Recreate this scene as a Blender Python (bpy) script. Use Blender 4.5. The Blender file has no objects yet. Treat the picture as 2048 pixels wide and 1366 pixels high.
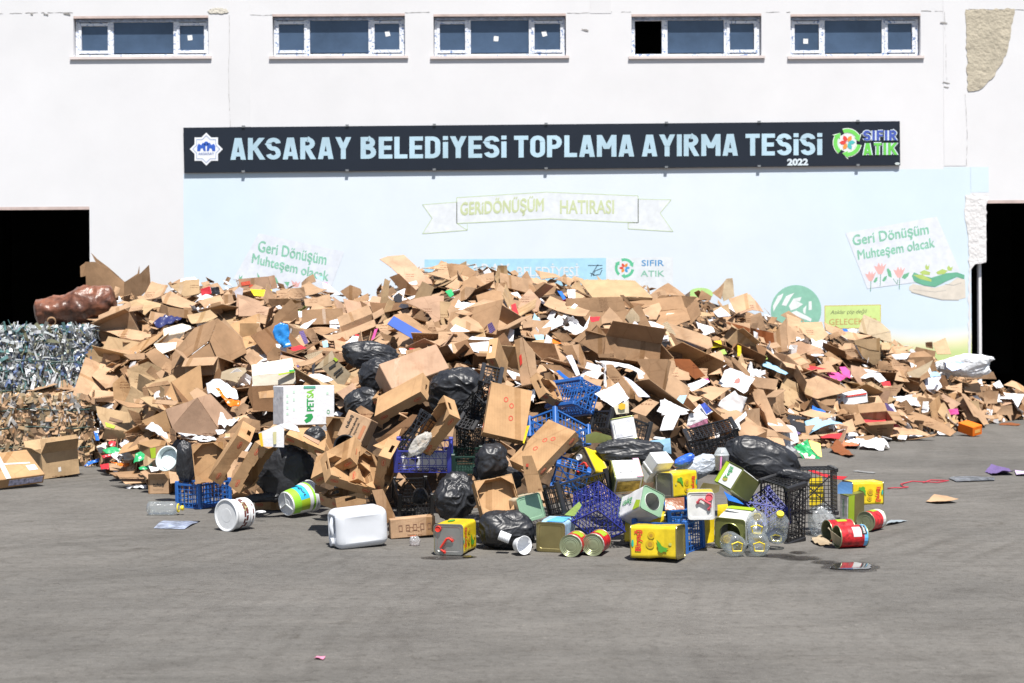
import bpy, bmesh, math, random
import numpy as np
from mathutils import Vector, Matrix, noise as mnoise, Euler
PI = math.pi
C = bpy.context.scene.collection
rnd = random.Random(7)

# ---------------------------------------------------------------- camera, world, sun, exposure
F, HX, HY, ROLL = 2844.0, 1024.0, 625.0, 0.006        # focal length and horizon in photo pixels
CAM = Vector((0, 0, 1.7))
cr, sr = math.cos(ROLL), math.sin(ROLL)
RIGHT, UP, FWD = Vector((cr, 0, -sr)), Vector((sr, 0, cr)), Vector((0, 1, 0))
cd = bpy.data.cameras.new('camera')
cd.sensor_width = 36; cd.lens = 50.0; cd.shift_y = -58 / 2048
cd.clip_start = 0.1; cd.clip_end = 2000
cd.dof.use_dof = True; cd.dof.focus_distance = 11.0; cd.dof.aperture_fstop = 3.2
cam = bpy.data.objects.new('camera', cd); C.objects.link(cam)
cam.matrix_world = Matrix(((RIGHT.x, UP.x, 0, 0), (RIGHT.y, UP.y, -1, 0), (RIGHT.z, UP.z, 0, CAM.z), (0, 0, 0, 1)))
bpy.context.scene.camera = cam
SUN_EL, SUN_AZ = 64, 16                                # degrees; azimuth to the right of straight behind the camera
w = bpy.data.worlds.new('World'); bpy.context.scene.world = w; w.use_nodes = True
sky = w.node_tree.nodes.new('ShaderNodeTexSky'); sky.sky_type = 'NISHITA'; sky.sun_disc = False
sky.sun_elevation = math.radians(SUN_EL); sky.sun_rotation = math.radians(180 - SUN_AZ)
bg = w.node_tree.nodes['Background']; bg.inputs[1].default_value = 0.062
w.node_tree.links.new(sky.outputs[0], bg.inputs[0])
sd = bpy.data.lights.new('sun', 'SUN'); sd.energy = 4.6; sd.angle = math.radians(0.5); sd.color = (1, 0.96, 0.9)
sun = bpy.data.objects.new('sun', sd); C.objects.link(sun)
to_sun = Vector((math.sin(math.radians(SUN_AZ)) * math.cos(math.radians(SUN_EL)), -math.cos(math.radians(SUN_AZ)) * math.cos(math.radians(SUN_EL)), math.sin(math.radians(SUN_EL))))
sun.rotation_euler = to_sun.to_track_quat('Z', 'Y').to_euler()
vs = bpy.context.scene.view_settings
vs.view_transform = 'Standard'; vs.look = 'None'; vs.exposure = 0.86; vs.gamma = 1
bpy.context.scene.cycles.max_bounces = 8
bpy.context.scene.cycles.transparent_max_bounces = 16

# ---------------------------------------------------------------- photo pixel <-> world
def ray(x, y):
    u = (x - HX) / F; v = (HY - y) / F
    return RIGHT * u + UP * v + FWD
def P(x, y, Y): return CAM + ray(x, y) * Y
def ground_Y(x, y): return -CAM.z / ray(x, y).z
def G0(x, y): return P(x, y, ground_Y(x, y))
def pix(p):
    d = Vector(p) - CAM
    return (HX + F * d.dot(RIGHT) / d.y, HY - F * d.dot(UP) / d.y)
REG = {'A': (0, 480, 3.902), 'B': (480, 480, 3.902), 'C': (980, 480, 3.902), 'D': (1480, 480, 3.606), 'E': (0, 780, 3.902),
       'F': (440, 780, 3.902), 'G': (920, 780, 3.902), 'H': (1400, 780, 3.16), 'J': (600, 820, 7.588), 'K': (780, 760, 6.209),
       'M': (340, 850, 6.4), 'N': (1320, 840, 6.209), 'Q': (1320, 660, 5.691), 'S': (0, 0, 1.0)}
def px(reg, x, y):
    o = REG[reg]; return (o[0] + x / o[2], o[1] + y / o[2])
def pts(reg, s):
    v = [float(t) for t in s.split()]
    return [px(reg, v[i], v[i + 1]) for i in range(0, len(v), 2)]
def lerp_table(tab, x):
    if x <= tab[0][0]: return tab[0][1]
    for (a, va), (b, vb) in zip(tab, tab[1:]):
        if x <= b: return va + (vb - va) * (x - a) / (b - a)
    return tab[-1][1]
def smooth(t): t = max(0, min(1, t)); return t * t * (3 - 2 * t)

# ---------------------------------------------------------------- materials
MATS = {}
def srgb(r, g, b):
    f = lambda c: c / 12.92 if c <= 0.04045 else ((c + 0.055) / 1.055) ** 2.4
    return (f(r / 255), f(g / 255), f(b / 255))
def mat(name, col=(.5, .5, .5), rough=.6, metal=0, spec=.5, var=.12, vscale=6, bump=0, bscale=30, objcol=False, coat=0):
    if name in MATS: return MATS[name]
    m = bpy.data.materials.new(name); m.use_nodes = True; nt = m.node_tree; N, L = nt.nodes, nt.links
    b = N['Principled BSDF']; MATS[name] = m
    b.inputs['Roughness'].default_value = rough; b.inputs['Metallic'].default_value = metal
    b.inputs['Specular IOR Level'].default_value = spec; b.inputs['Coat Weight'].default_value = coat
    tc = N.new('ShaderNodeTexCoord')
    oi = N.new('ShaderNodeObjectInfo')
    ad = N.new('ShaderNodeVectorMath'); ad.operation = 'MULTIPLY_ADD'
    L.new(oi.outputs['Random'], ad.inputs[1]); ad.inputs[2].default_value = (0, 0, 0)
    ad.inputs[0].default_value = (31.7, 17.3, 23.1)
    ad2 = N.new('ShaderNodeVectorMath'); ad2.operation = 'ADD'
    L.new(tc.outputs['Object'], ad2.inputs[0]); L.new(ad.outputs[0], ad2.inputs[1])
    nz = N.new('ShaderNodeTexNoise'); nz.inputs['Scale'].default_value = vscale; nz.inputs['Detail'].default_value = 6
    nz.inputs['Roughness'].default_value = .62
    L.new(ad2.outputs[0], nz.inputs['Vector'])
    mr = N.new('ShaderNodeMapRange'); mr.inputs['From Min'].default_value = .3; mr.inputs['From Max'].default_value = .7
    mr.inputs['To Min'].default_value = 1 - var; mr.inputs['To Max'].default_value = 1 + var * .6
    L.new(nz.outputs['Fac'], mr.inputs['Value'])
    mx = N.new('ShaderNodeMix'); mx.data_type = 'RGBA'; mx.blend_type = 'MULTIPLY'; mx.inputs[0].default_value = 1
    if objcol: L.new(oi.outputs['Color'], mx.inputs[6])
    else: mx.inputs[6].default_value = (*col, 1)
    L.new(mr.outputs[0], mx.inputs[7]); L.new(mx.outputs[2], b.inputs['Base Color'])
    if bump:
        n2 = N.new('ShaderNodeTexNoise'); n2.inputs['Scale'].default_value = bscale; n2.inputs['Detail'].default_value = 5
        L.new(ad2.outputs[0], n2.inputs['Vector'])
        bp = N.new('ShaderNodeBump'); bp.inputs['Strength'].default_value = bump; bp.inputs['Distance'].default_value = .02
        L.new(n2.outputs['Fac'], bp.inputs['Height']); L.new(bp.outputs[0], b.inputs['Normal'])
    return m
def clear_mat(name, tint=(.93, .96, .97), gloss=.12, body=0.06, bodycol=(.8, .85, .88)):
    if name in MATS: return MATS[name]
    m = bpy.data.materials.new(name); m.use_nodes = True; nt = m.node_tree; N, L = nt.nodes, nt.links
    MATS[name] = m
    N.remove(N['Principled BSDF']); out = N['Material Output']
    tr = N.new('ShaderNodeBsdfTransparent'); tr.inputs[0].default_value = (*tint, 1)
    gl = N.new('ShaderNodeBsdfGlossy'); gl.inputs['Roughness'].default_value = gloss
    df = N.new('ShaderNodeBsdfDiffuse'); df.inputs[0].default_value = (*bodycol, 1)
    lw = N.new('ShaderNodeLayerWeight'); lw.inputs[0].default_value = .35
    tc = N.new('ShaderNodeTexCoord'); nz = N.new('ShaderNodeTexNoise'); nz.inputs['Scale'].default_value = 22
    bp = N.new('ShaderNodeBump'); bp.inputs['Strength'].default_value = .5; bp.inputs['Distance'].default_value = .02
    L.new(tc.outputs['Object'], nz.inputs[0]); L.new(nz.outputs[0], bp.inputs['Height'])
    L.new(bp.outputs[0], gl.inputs['Normal']); L.new(bp.outputs[0], lw.inputs['Normal'])
    m1 = N.new('ShaderNodeMixShader'); m1.inputs[0].default_value = body
    L.new(tr.outputs[0], m1.inputs[1]); L.new(df.outputs[0], m1.inputs[2])
    mm = N.new('ShaderNodeMath'); mm.operation = 'MULTIPLY_ADD'; mm.inputs[1].default_value = .45; mm.inputs[2].default_value = .03
    L.new(lw.outputs['Fresnel'], mm.inputs[0])
    m2 = N.new('ShaderNodeMixShader'); L.new(mm.outputs[0], m2.inputs[0])
    L.new(m1.outputs[0], m2.inputs[1]); L.new(gl.outputs[0], m2.inputs[2]); L.new(m2.outputs[0], out.inputs[0])
    return m
def card_mat():
    m = mat('cardboard', rough=.88, spec=.15, var=.24, vscale=4, bump=.42, bscale=6, objcol=True)
    nt = m.node_tree; N, L = nt.nodes, nt.links
    b = N['Principled BSDF']; mx = [n for n in N if n.bl_idname == 'ShaderNodeMix'][0]
    ad2 = [n for n in N if n.bl_idname == 'ShaderNodeVectorMath' and n.operation == 'ADD'][0]
    # scuffs, dust and darker grease marks with a shape of their own
    n3 = N.new('ShaderNodeTexNoise'); n3.inputs['Scale'].default_value = 14; n3.inputs['Detail'].default_value = 8; n3.inputs['Roughness'].default_value = .7
    L.new(ad2.outputs[0], n3.inputs['Vector'])
    r3 = N.new('ShaderNodeValToRGB'); r3.color_ramp.elements[0].position = .60; r3.color_ramp.elements[1].position = .74
    r3.color_ramp.elements[0].color = (0, 0, 0, 1); r3.color_ramp.elements[1].color = (.35, .35, .35, 1)
    L.new(n3.outputs['Fac'], r3.inputs[0])
    m3 = N.new('ShaderNodeMix'); m3.data_type = 'RGBA'; m3.blend_type = 'MULTIPLY'
    L.new(r3.outputs[0], m3.inputs[0]); L.new(mx.outputs[2], m3.inputs[6]); m3.inputs[7].default_value = (.62, .5, .42, 1)
    # faint corrugation
    wv = N.new('ShaderNodeTexWave'); wv.inputs['Scale'].default_value = 26; wv.inputs['Distortion'].default_value = .6
    L.new(ad2.outputs[0], wv.inputs['Vector'])
    m4 = N.new('ShaderNodeMix'); m4.data_type = 'RGBA'; m4.blend_type = 'MULTIPLY'; m4.inputs[0].default_value = .10
    L.new(m3.outputs[2], m4.inputs[6]); L.new(wv.outputs['Color'], m4.inputs[7]); prev = m4.outputs[2]
    def math_(op, a, b_=None, c=None):
        q = N.new('ShaderNodeMath'); q.operation = op
        for i, v in enumerate((a, b_, c)):
            if v is None: continue
            if isinstance(v, (int, float)): q.inputs[i].default_value = v
            else: L.new(v, q.inputs[i])
        return q.outputs[0]
    def over(mask, colr, mode='MULTIPLY'):
        nonlocal prev
        k = N.new('ShaderNodeMix'); k.data_type = 'RGBA'; k.blend_type = mode; L.new(mask, k.inputs[0]); L.new(prev, k.inputs[6]); k.inputs[7].default_value = (*colr, 1); prev = k.outputs[2]
    tc = [n for n in N if n.bl_idname == 'ShaderNodeTexCoord'][0]; oi = [n for n in N if n.bl_idname == 'ShaderNodeObjectInfo'][0]; rr = oi.outputs['Random']
    sp = N.new('ShaderNodeSeparateXYZ'); L.new(tc.outputs['Object'], sp.inputs[0])
    frac = lambda k: math_('FRACT', math_('MULTIPLY', rr, k))
    # damp, greasy patches
    n5 = N.new('ShaderNodeTexNoise'); n5.inputs['Scale'].default_value = 3.2; n5.inputs['Detail'].default_value = 5; L.new(ad2.outputs[0], n5.inputs[0])
    r5 = N.new('ShaderNodeMapRange'); r5.inputs['From Min'].default_value = .56; r5.inputs['From Max'].default_value = .64; r5.inputs['To Max'].default_value = .55; L.new(n5.outputs[0], r5.inputs[0])
    over(math_('MULTIPLY', r5.outputs[0], math_('GREATER_THAN', frac(7.3), .55)), (.66, .58, .5))
    # a strip of packing tape on some pieces
    d = math_('ABSOLUTE', math_('SUBTRACT', sp.outputs[0], math_('MULTIPLY', math_('SUBTRACT', frac(13.7), .5), .3)))
    tape = math_('MULTIPLY', math_('LESS_THAN', d, .024), math_('GREATER_THAN', frac(23.1), .68)); over(tape, (.78, .72, .62))
    rg = math_('MULTIPLY_ADD', tape, -.5, .88); L.new(rg, b.inputs['Roughness'])
    # blocks of small printed lines on some pieces
    ln = math_('GREATER_THAN', math_('FRACT', math_('MULTIPLY', sp.outputs[2], 34)), .55)
    n6 = N.new('ShaderNodeTexNoise'); n6.inputs['Scale'].default_value = 90; L.new(ad2.outputs[0], n6.inputs[0])
    bx_ = math_('LESS_THAN', math_('ABSOLUTE', math_('SUBTRACT', sp.outputs[0], math_('MULTIPLY', math_('SUBTRACT', frac(5.9), .5), .25))), .055)
    bz_ = math_('LESS_THAN', math_('ABSOLUTE', math_('SUBTRACT', sp.outputs[2], math_('MULTIPLY', math_('SUBTRACT', frac(3.1), .5), .12))), .035)
    ink = math_('MULTIPLY', math_('MULTIPLY', math_('MULTIPLY', ln, math_('GREATER_THAN', n6.outputs[0], .47)), math_('MULTIPLY', bx_, bz_)), math_('GREATER_THAN', frac(17.9), .6)); over(math_('MULTIPLY', ink, .75), (.3, .2, .16))
    # creases
    vo = N.new('ShaderNodeTexVoronoi'); vo.feature = 'DISTANCE_TO_EDGE'; vo.inputs['Scale'].default_value = 3.2; L.new(ad2.outputs[0], vo.inputs['Vector'])
    cz = N.new('ShaderNodeMapRange'); cz.inputs['From Min'].default_value = .0; cz.inputs['From Max'].default_value = .02; cz.inputs['To Min'].default_value = .35; cz.inputs['To Max'].default_value = 0; L.new(vo.outputs['Distance'], cz.inputs[0]); over(math_('MULTIPLY', cz.outputs[0], math_('GREATER_THAN', frac(31.3), .45)), (.62, .55, .5))
    L.new(prev, b.inputs['Base Color'])
    return m
CARD = card_mat()
PAPER = mat('paper', rough=.75, spec=.25, var=.06, vscale=9, bump=.35, bscale=12, objcol=True)
FILM = mat('plastic_film', rough=.3, spec=.5, var=.1, vscale=12, bump=.5, bscale=14, objcol=True)
BAG = mat('black_bag_plastic', (.020, .021, .025), rough=.43, spec=.5, var=.3, vscale=5, bump=.10, bscale=20)
def crease(m, sc, st):
    nt = m.node_tree; N, L = nt.nodes, nt.links; b = N['Principled BSDF']; ad2 = [n for n in N if n.bl_idname == 'ShaderNodeVectorMath' and n.operation == 'ADD'][0]
    old = b.inputs['Normal'].links[0].from_node if b.inputs['Normal'].links else None
    for k, (s_, q, scl) in enumerate(((sc, st, (1, 1, .45)), (sc * 2.3, st * .8, (.4, 1, 1)), (sc * 5, st * .45, (1, .5, 1)))):
        mp = N.new('ShaderNodeMapping'); mp.inputs['Scale'].default_value = scl; mp.inputs['Rotation'].default_value = (.4 * k, .3, .9 * k); L.new(ad2.outputs[0], mp.inputs[0])
        nz = N.new('ShaderNodeTexNoise'); nz.noise_type = 'RIDGED_MULTIFRACTAL'; nz.inputs['Scale'].default_value = s_; nz.inputs['Detail'].default_value = 3; nz.inputs['Distortion'].default_value = .6; L.new(mp.outputs[0], nz.inputs['Vector'])
        bp = N.new('ShaderNodeBump'); bp.inputs['Strength'].default_value = q; bp.inputs['Distance'].default_value = .012; L.new(nz.outputs[0], bp.inputs['Height'])
        if old: L.new(old.outputs[0], bp.inputs['Normal'])
        old = bp
    L.new(old.outputs[0], b.inputs['Normal'])
crease(BAG, 5.5, .42)
BLACKP = mat('black_plastic', (.018, .018, .02), rough=.42, var=.25, vscale=10)
BLUEP = mat('blue_plastic', (.018, .105, .36), rough=.5, var=.15, vscale=9)
NAVYP = mat('navy_plastic', (.02, .028, .20), rough=.5, var=.15, vscale=9)
VIOLP = mat('violet_blue_plastic', (.04, .048, .29), rough=.5, var=.15, vscale=9)
GREENBP = mat('dark_green_plastic', (.02, .05, .04), rough=.45)
RED = mat('red_print', (.58, .035, .02), rough=.6, var=.15)
CARDRED = mat('red_carton_ink', (.48, .07, .035), rough=.8, var=.3, vscale=40)
BLACK = mat('black_ink', (.015, .015, .015), rough=.6)
DARKHOLE = mat('dark_cutout', (.01, .008, .006), rough=.9)
WHITE = mat('white_plastic', (.64, .65, .66), rough=.42, var=.14, vscale=10)
WHITEM = mat('white_enamel', (.62, .62, .61), rough=.4, var=.2, vscale=11, bump=.08, bscale=9)
YEL = mat('yellow_tinplate', (.66, .49, .014), rough=.36, var=.22, vscale=9, bump=.12, bscale=9, coat=.15)
GOLD = mat('gold_lacquered_tin', (.32, .27, .12), rough=.33, metal=.75, var=.2, bump=.08, bscale=9)
STEEL = mat('bare_tin', (.42, .42, .40), rough=.32, metal=.8, var=.2, bump=.08, bscale=9)
OLIVE = mat('olive_lacquered_tin', (.22, .24, .08), rough=.35, metal=.5, var=.2, bump=.06, bscale=9)
GREENT = mat('pale_green_tin', (.20, .33, .22), rough=.4, var=.15, bump=.05, bscale=9)
LIME = mat('lime_print', (.30, .42, .02), rough=.4)
GRN = mat('green_print', (.03, .30, .08), rough=.45)
SKYB = mat('sky_blue_print', (.12, .42, .75), rough=.4)
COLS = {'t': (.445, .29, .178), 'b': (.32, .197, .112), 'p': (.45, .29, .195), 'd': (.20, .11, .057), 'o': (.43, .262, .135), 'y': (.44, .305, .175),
        'g': (.37, .295, .20), 'w': (.68, .68, .70), 'c': (.62, .56, .46), 'l': (.55, .55, .62), 'B': (.02, .13, .5), 'k': (.02, .02, .025),
        'r': (.48, .03, .04), 'm': (.62, .08, .28), 's': (.28, .48, .64), 'Y': (.72, .55, .02), 'G': (.03, .34, .12), 'v': (.13, .09, .22),
        'O': (.75, .16, .01), 'L': (.27, .38, .09), 'a': (.20, .065, .022)}

# ---------------------------------------------------------------- mesh building
class MB:
    def __init__(s): s.v = []; s.f = []
    def add(s, vs, fs):
        o = len(s.v); s.v += [Vector(q) for q in vs]; s.f += [tuple(i + o for i in f) for f in fs]; return s
    def box(s, c, d, M=None):
        x, y, z = d[0] / 2, d[1] / 2, d[2] / 2
        q = [Vector((i * x, j * y, k * z)) for i in (-1, 1) for j in (-1, 1) for k in (-1, 1)]
        q = [(M @ p if M else p) + Vector(c) for p in q]
        return s.add(q, [(0, 1, 3, 2), (4, 6, 7, 5), (0, 4, 5, 1), (2, 3, 7, 6), (0, 2, 6, 4), (1, 5, 7, 3)])
    def span(s, a, b):
        a, b = Vector(a), Vector(b); d = b - a
        return s.box((a + b) / 2, (abs(d.x), abs(d.y), abs(d.z)))
    def bar(s, p, q, w, h=None, up=(0, 0, 1)):
        p, q = Vector(p), Vector(q); d = q - p; L = d.length
        if L < 1e-6: return s
        d /= L; u = Vector(up)
        if abs(d.dot(u)) > .95: u = Vector((1, 0, 0))
        a = d.cross(u).normalized(); b = a.cross(d); h = h or w
        vs = [p + a * (i * w / 2) + b * (j * h / 2) + d * (k * L) for k in (0, 1) for i, j in ((-1, -1), (1, -1), (1, 1), (-1, 1))]
        return s.add(vs, [(3, 2, 1, 0), (4, 5, 6, 7), (0, 1, 5, 4), (1, 2, 6, 5), (2, 3, 7, 6), (3, 0, 4, 7)])
    def tube(s, path, r, n=8, cap=True):
        path = [Vector(p) for p in path]; rings = []
        ref = Vector((0, 0, 1))
        for i, p in enumerate(path):
            d = (path[min(i + 1, len(path) - 1)] - path[max(i - 1, 0)]).normalized()
            if abs(d.dot(ref)) > .97: ref = Vector((1, 0, 0))
            a = d.cross(ref).normalized(); b = a.cross(d)
            rr = r[i] if isinstance(r, (list, tuple)) else r
            rings.append([p + (a * math.cos(2 * PI * k / n) + b * math.sin(2 * PI * k / n)) * rr for k in range(n)])
        vs = [q for rg in rings for q in rg]; fs = []
        for i in range(len(rings) - 1):
            for k in range(n): fs.append((i * n + k, i * n + (k + 1) % n, (i + 1) * n + (k + 1) % n, (i + 1) * n + k))
        if cap: fs += [tuple(range(n))[::-1], tuple(range((len(rings) - 1) * n, len(rings) * n))]
        return s.add(vs, fs)
    def lathe(s, prof, n=32, M=None):                  # prof: (r, z) list, around local z
        vs, fs = [], []
        for r, z in prof:
            for k in range(n):
                p = Vector((r * math.cos(2 * PI * k / n), r * math.sin(2 * PI * k / n), z)); vs.append(M @ p if M else p)
        for i in range(len(prof) - 1):
            for k in range(n): fs.append((i * n + k, i * n + (k + 1) % n, (i + 1) * n + (k + 1) % n, (i + 1) * n + k))
        if prof[0][0] > 1e-5 and prof[0][0] < .9e-3: fs.append(tuple(range(n))[::-1])
        return s.add(vs, fs)
    def poly(s, ps, nrm=None, t=0):
        ps = [Vector(p) for p in ps]; n = len(ps)
        if not t: return s.add(ps, [tuple(range(n))])
        nv = Vector(nrm).normalized() * t
        return s.add(ps + [p - nv for p in ps], [tuple(range(n)), tuple(range(2 * n - 1, n - 1, -1))] + [(i, i + n, (i + 1) % n + n, (i + 1) % n) for i in range(n)])
    def mesh(s, name, recalc=True, bevel=0, segs=2, smoothf=False, merge=False):
        me = bpy.data.meshes.new(name); me.from_pydata([tuple(q) for q in s.v], [], s.f)
        bm = bmesh.new(); bm.from_mesh(me)
        if merge: bmesh.ops.remove_doubles(bm, verts=bm.verts, dist=1e-5)
        if recalc: bmesh.ops.recalc_face_normals(bm, faces=bm.faces)
        if bevel: bmesh.ops.bevel(bm, geom=list(bm.edges), offset=bevel, segments=segs, affect='EDGES', profile=.6)
        if smoothf:
            for f in bm.faces: f.smooth = True
        bm.to_mesh(me); bm.free(); me.update(); return me
TOPS = []
def link(name, me, m, parent=None, col=None, at=None, smoothf=False):
    o = bpy.data.objects.new(name, me); C.objects.link(o)
    if m and len(me.materials) == 0: me.materials.append(m)
    if parent: o.parent = parent
    if col: o.color = (*col, 1)
    if at is not None: o.location = at
    if smoothf:
        for p in me.polygons: p.use_smooth = True
    return o
def part(name, mb, m, parent=None, col=None, bevel=0, segs=2, smoothf=False, merge=False, label=None):
    """mb in world coordinates; the mesh is stored relative to its thing's own origin"""
    off = Vector((0, 0, 0)); q = parent
    while q is not None: off += q.location; q = q.parent
    mb.v = [p - off for p in mb.v]
    o = link(name, mb.mesh(name, bevel=bevel, segs=segs, smoothf=smoothf, merge=merge), m, parent, col)
    if label: o['label'] = label
    return o
def tag(o, label, cat, group=None):
    o['label'] = label; o['category'] = cat
    if group: o['group'] = group
    return o
def thing(name, loc, label, cat, group=None):
    o = bpy.data.objects.new(name, None); C.objects.link(o); o.location = loc; o.empty_display_size = .1
    return tag(o, label, cat, group)
def solo(name, mb, m, label, cat, group=None, col=None, **k):
    c = sum(mb.v, Vector()) / len(mb.v); c.z = min(p.z for p in mb.v)
    mb.v = [p - c for p in mb.v]
    o = link(name, mb.mesh(name, **k), m, None, col, c)
    return tag(o, label, cat, group)
def structure(name, mb, m, **k):
    o = link(name, mb.mesh(name, **k), m); o['kind'] = 'structure'; return o

TXT = {}
def text_geo(s, bold=0.0):
    """vertices/faces of a line of lettering, normalised so that its box is 0..1 by 0..1; returns also width/height"""
    key = (s, bold)
    if key in TXT: return TXT[key]
    cu = bpy.data.curves.new('t', 'FONT'); cu.body = s; cu.size = 1; cu.offset = bold; cu.resolution_u = 3; cu.fill_mode = 'FRONT'
    ob = bpy.data.objects.new('t', cu); C.objects.link(ob)
    dg = bpy.context.evaluated_depsgraph_get(); me = bpy.data.meshes.new_from_object(ob.evaluated_get(dg))
    vs = [v.co.copy() for v in me.vertices]; fs = [tuple(p.vertices) for p in me.polygons]
    bpy.data.objects.remove(ob); bpy.data.curves.remove(cu); bpy.data.meshes.remove(me)
    x0, x1 = min(v.x for v in vs), max(v.x for v in vs); y0, y1 = min(v.y for v in vs), max(v.y for v in vs)
    vs = [((v.x - x0) / (x1 - x0), (v.y - y0) / (y1 - y0)) for v in vs]
    TXT[key] = (vs, fs, (x1 - x0) / (y1 - y0)); return TXT[key]
def text_mb(mb, s, o, u, v, bold=0.0):
    """lettering filling the parallelogram o, o+u, o+v"""
    o, u, v = Vector(o), Vector(u), Vector(v)
    if 'm' not in s.lower() or bold <= .003:
        vs, fs, _ = text_geo(s, bold if 'm' not in s.lower() else 0.0); return mb.add([o + u * a + v * b for a, b in vs], fs)
    vs, fs, _ = text_geo(s, 0.0); n = u.cross(v).normalized(); k = bold / max(1, _) * 1.0     # struck three times, each a hair above the last
    for j, (du, dv) in enumerate(((-k, -bold), (0, 0), (k, bold))): mb.add([o + u * (a + du) + v * (b + dv) + n * (.0004 * j) for a, b in vs], fs)
    return mb

# ---------------------------------------------------------------- fitting a box to photo corners
def fit(p0, edges, dims, Y, near=True, hint=None, ground=False, seed=1, smin=.8, smax=1.25):
    """box with corner p0 (pixel) at depth Y and pixel ends of its edges; returns corner, edge vectors (world)"""
    rs = np.random.RandomState(seed)
    cam_ = np.array(CAM); rt = np.array(RIGHT); up = np.array(UP); dims = np.array(dims, float)
    def rand_R(n):
        q = rs.normal(size=(n, 4)); q /= np.linalg.norm(q, axis=1)[:, None]; return q2m(q), q
    def q2m(q):
        w_, x, y, z = q.T
        return np.stack([np.stack([1 - 2 * (y * y + z * z), 2 * (x * y - z * w_), 2 * (x * z + y * w_)], -1),
                         np.stack([2 * (x * y + z * w_), 1 - 2 * (x * x + z * z), 2 * (y * z - x * w_)], -1),
                         np.stack([2 * (x * z - y * w_), 2 * (y * z + x * w_), 1 - 2 * (x * x + y * y)], -1)], 1)
    def cost(R, sg, sc, P0):
        e = np.zeros(len(R))
        for i in range(3):
            ax = R[:, :, i] * (sg if i == 2 else 1)
            if edges[i] is not None:
                Q = P0 + ax * (dims[i] * sc)[:, None] - cam_
                e += (HX + F * (Q @ rt) / Q[:, 1] - edges[i][0]) ** 2 + (HY - F * (Q @ up) / Q[:, 1] - edges[i][1]) ** 2
            dy = ax[:, 1]
            bad = np.minimum(dy, 0) if near else np.maximum(dy, 0)
            if near is not None: e += 3000 * bad ** 2
            if hint is not None and hint[0] == i:
                e += 1500 * (1 - ax @ (np.array(hint[1:]) / np.linalg.norm(hint[1:])))
        e += 400 * (np.log(sc)) ** 2
        return e
    for it in range(5 if ground else 1):
        P0 = np.array(P(p0[0], p0[1], Y)); best = None
        for sg in (1, -1):
            R, q = rand_R(2500); sc = rs.uniform(smin, smax, 2500); e = cost(R, sg, sc, P0)
            k = np.argsort(e)[:8]; q, sc, e = q[k], sc[k], e[k]
            for a in (.25, .12, .06, .03, .015, .006, .003):
                for _ in range(2):
                    qq = np.concatenate([q] + [q + rs.normal(size=q.shape) * a for _ in range(25)]); qq /= np.linalg.norm(qq, axis=1)[:, None]
                    ss = np.clip(np.concatenate([sc] + [sc * (1 + rs.normal(size=sc.shape) * a) for _ in range(25)]), smin, smax)
                    ee = cost(q2m(qq), sg, ss, P0); k = np.argsort(ee)[:8]; q, sc, e = qq[k], ss[k], ee[k]
            if best is None or e[0] < best[0]: best = (e[0], q2m(q[:1])[0] * np.array([1, 1, sg]), sc[0])
        R, s = best[1], best[2]
        E = [Vector(R[:, i] * dims[i] * s) for i in range(3)]; Pc = Vector(P0)
        if ground:
            z = Pc.z + sum(min(0, v.z) for v in E)
            Y += (z - .002) / max(.02, -ray(*p0).z)
    return Pc, E
class Box:
    """fitted box: corner, edges; face(i) is the visible face whose outward normal is -e_i (i in 1..3)"""
    def __init__(s, P0, E):
        s.P0 = P0; s.E = E; s.e = [v.normalized() for v in E]; s.d = [v.length for v in E]; s.c = P0 + (E[0] + E[1] + E[2]) / 2
        s.base = Vector((s.c.x, s.c.y, min((P0 + E[0] * a + E[1] * b + E[2] * c_).z for a in (0, 1) for b in (0, 1) for c_ in (0, 1))))
    def at(s, a, b, c_): return s.P0 + s.E[0] * a + s.E[1] * b + s.E[2] * c_
    def ax(s, k):
        v = s.e[abs(k) - 1]; return v if k > 0 else -v
    def frame(s, face, u):
        """face: +-1..3 -> outward normal along that axis; u: reading direction axis. returns centre, u, v, n, half sizes"""
        n = s.ax(face); cen = s.c + n * (s.d[abs(face) - 1] / 2); uu = s.ax(u); v = n.cross(uu).normalized()
        kv = 6 - abs(face) - abs(u)
        return cen, uu, v, n, s.d[abs(u) - 1] / 2, s.d[kv - 1] / 2
    def M(s, up=1):
        """matrix whose local axes are the box axes (z = +-e3), origin at the centre"""
        z = s.e[2] * up
        return Matrix(((s.e[0].x, s.e[1].x, z.x, s.c.x), (s.e[0].y, s.e[1].y, z.y, s.c.y), (s.e[0].z, s.e[1].z, z.z, s.c.z), (0, 0, 0, 1)))
def bx(reg, p0, p1, p2, p3, dims, Y=None, **k):
    q = lambda p: px(reg, *p) if p is not None else None
    a = q(p0)
    if Y is None: Y = ground_Y(a[0], max(a[1], 700) + 5); k['ground'] = True
    return Box(*fit(a, [q(p1), q(p2), q(p3)], dims, Y, **k))
def on(fr, u, v, lift=.0015):
    cen, uu, vv, n, hu, hv = fr
    return cen + uu * (u * hu) + vv * (v * hv) + n * lift
def face_poly(mb, fr, ps, lift=.0015):
    n = fr[3]; q = [on(fr, a, b, lift) for a, b in ps]
    return mb.poly(q, n, .001)
def face_disc(mb, fr, u, v, ru, rv, lift=.0015, n=20, a0=0, a1=2 * PI):
    return face_poly(mb, fr, [(u + ru * math.cos(a0 + (a1 - a0) * k / n), v + rv * math.sin(a0 + (a1 - a0) * k / n)) for k in range(n)], lift)
def face_text(mb, fr, s, u0, u1, v0, v1, lift=.002, bold=.02):
    o = on(fr, u0, v0, lift); return text_mb(mb, s, o, on(fr, u1, v0, lift) - o, on(fr, u0, v1, lift) - o, bold)
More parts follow.
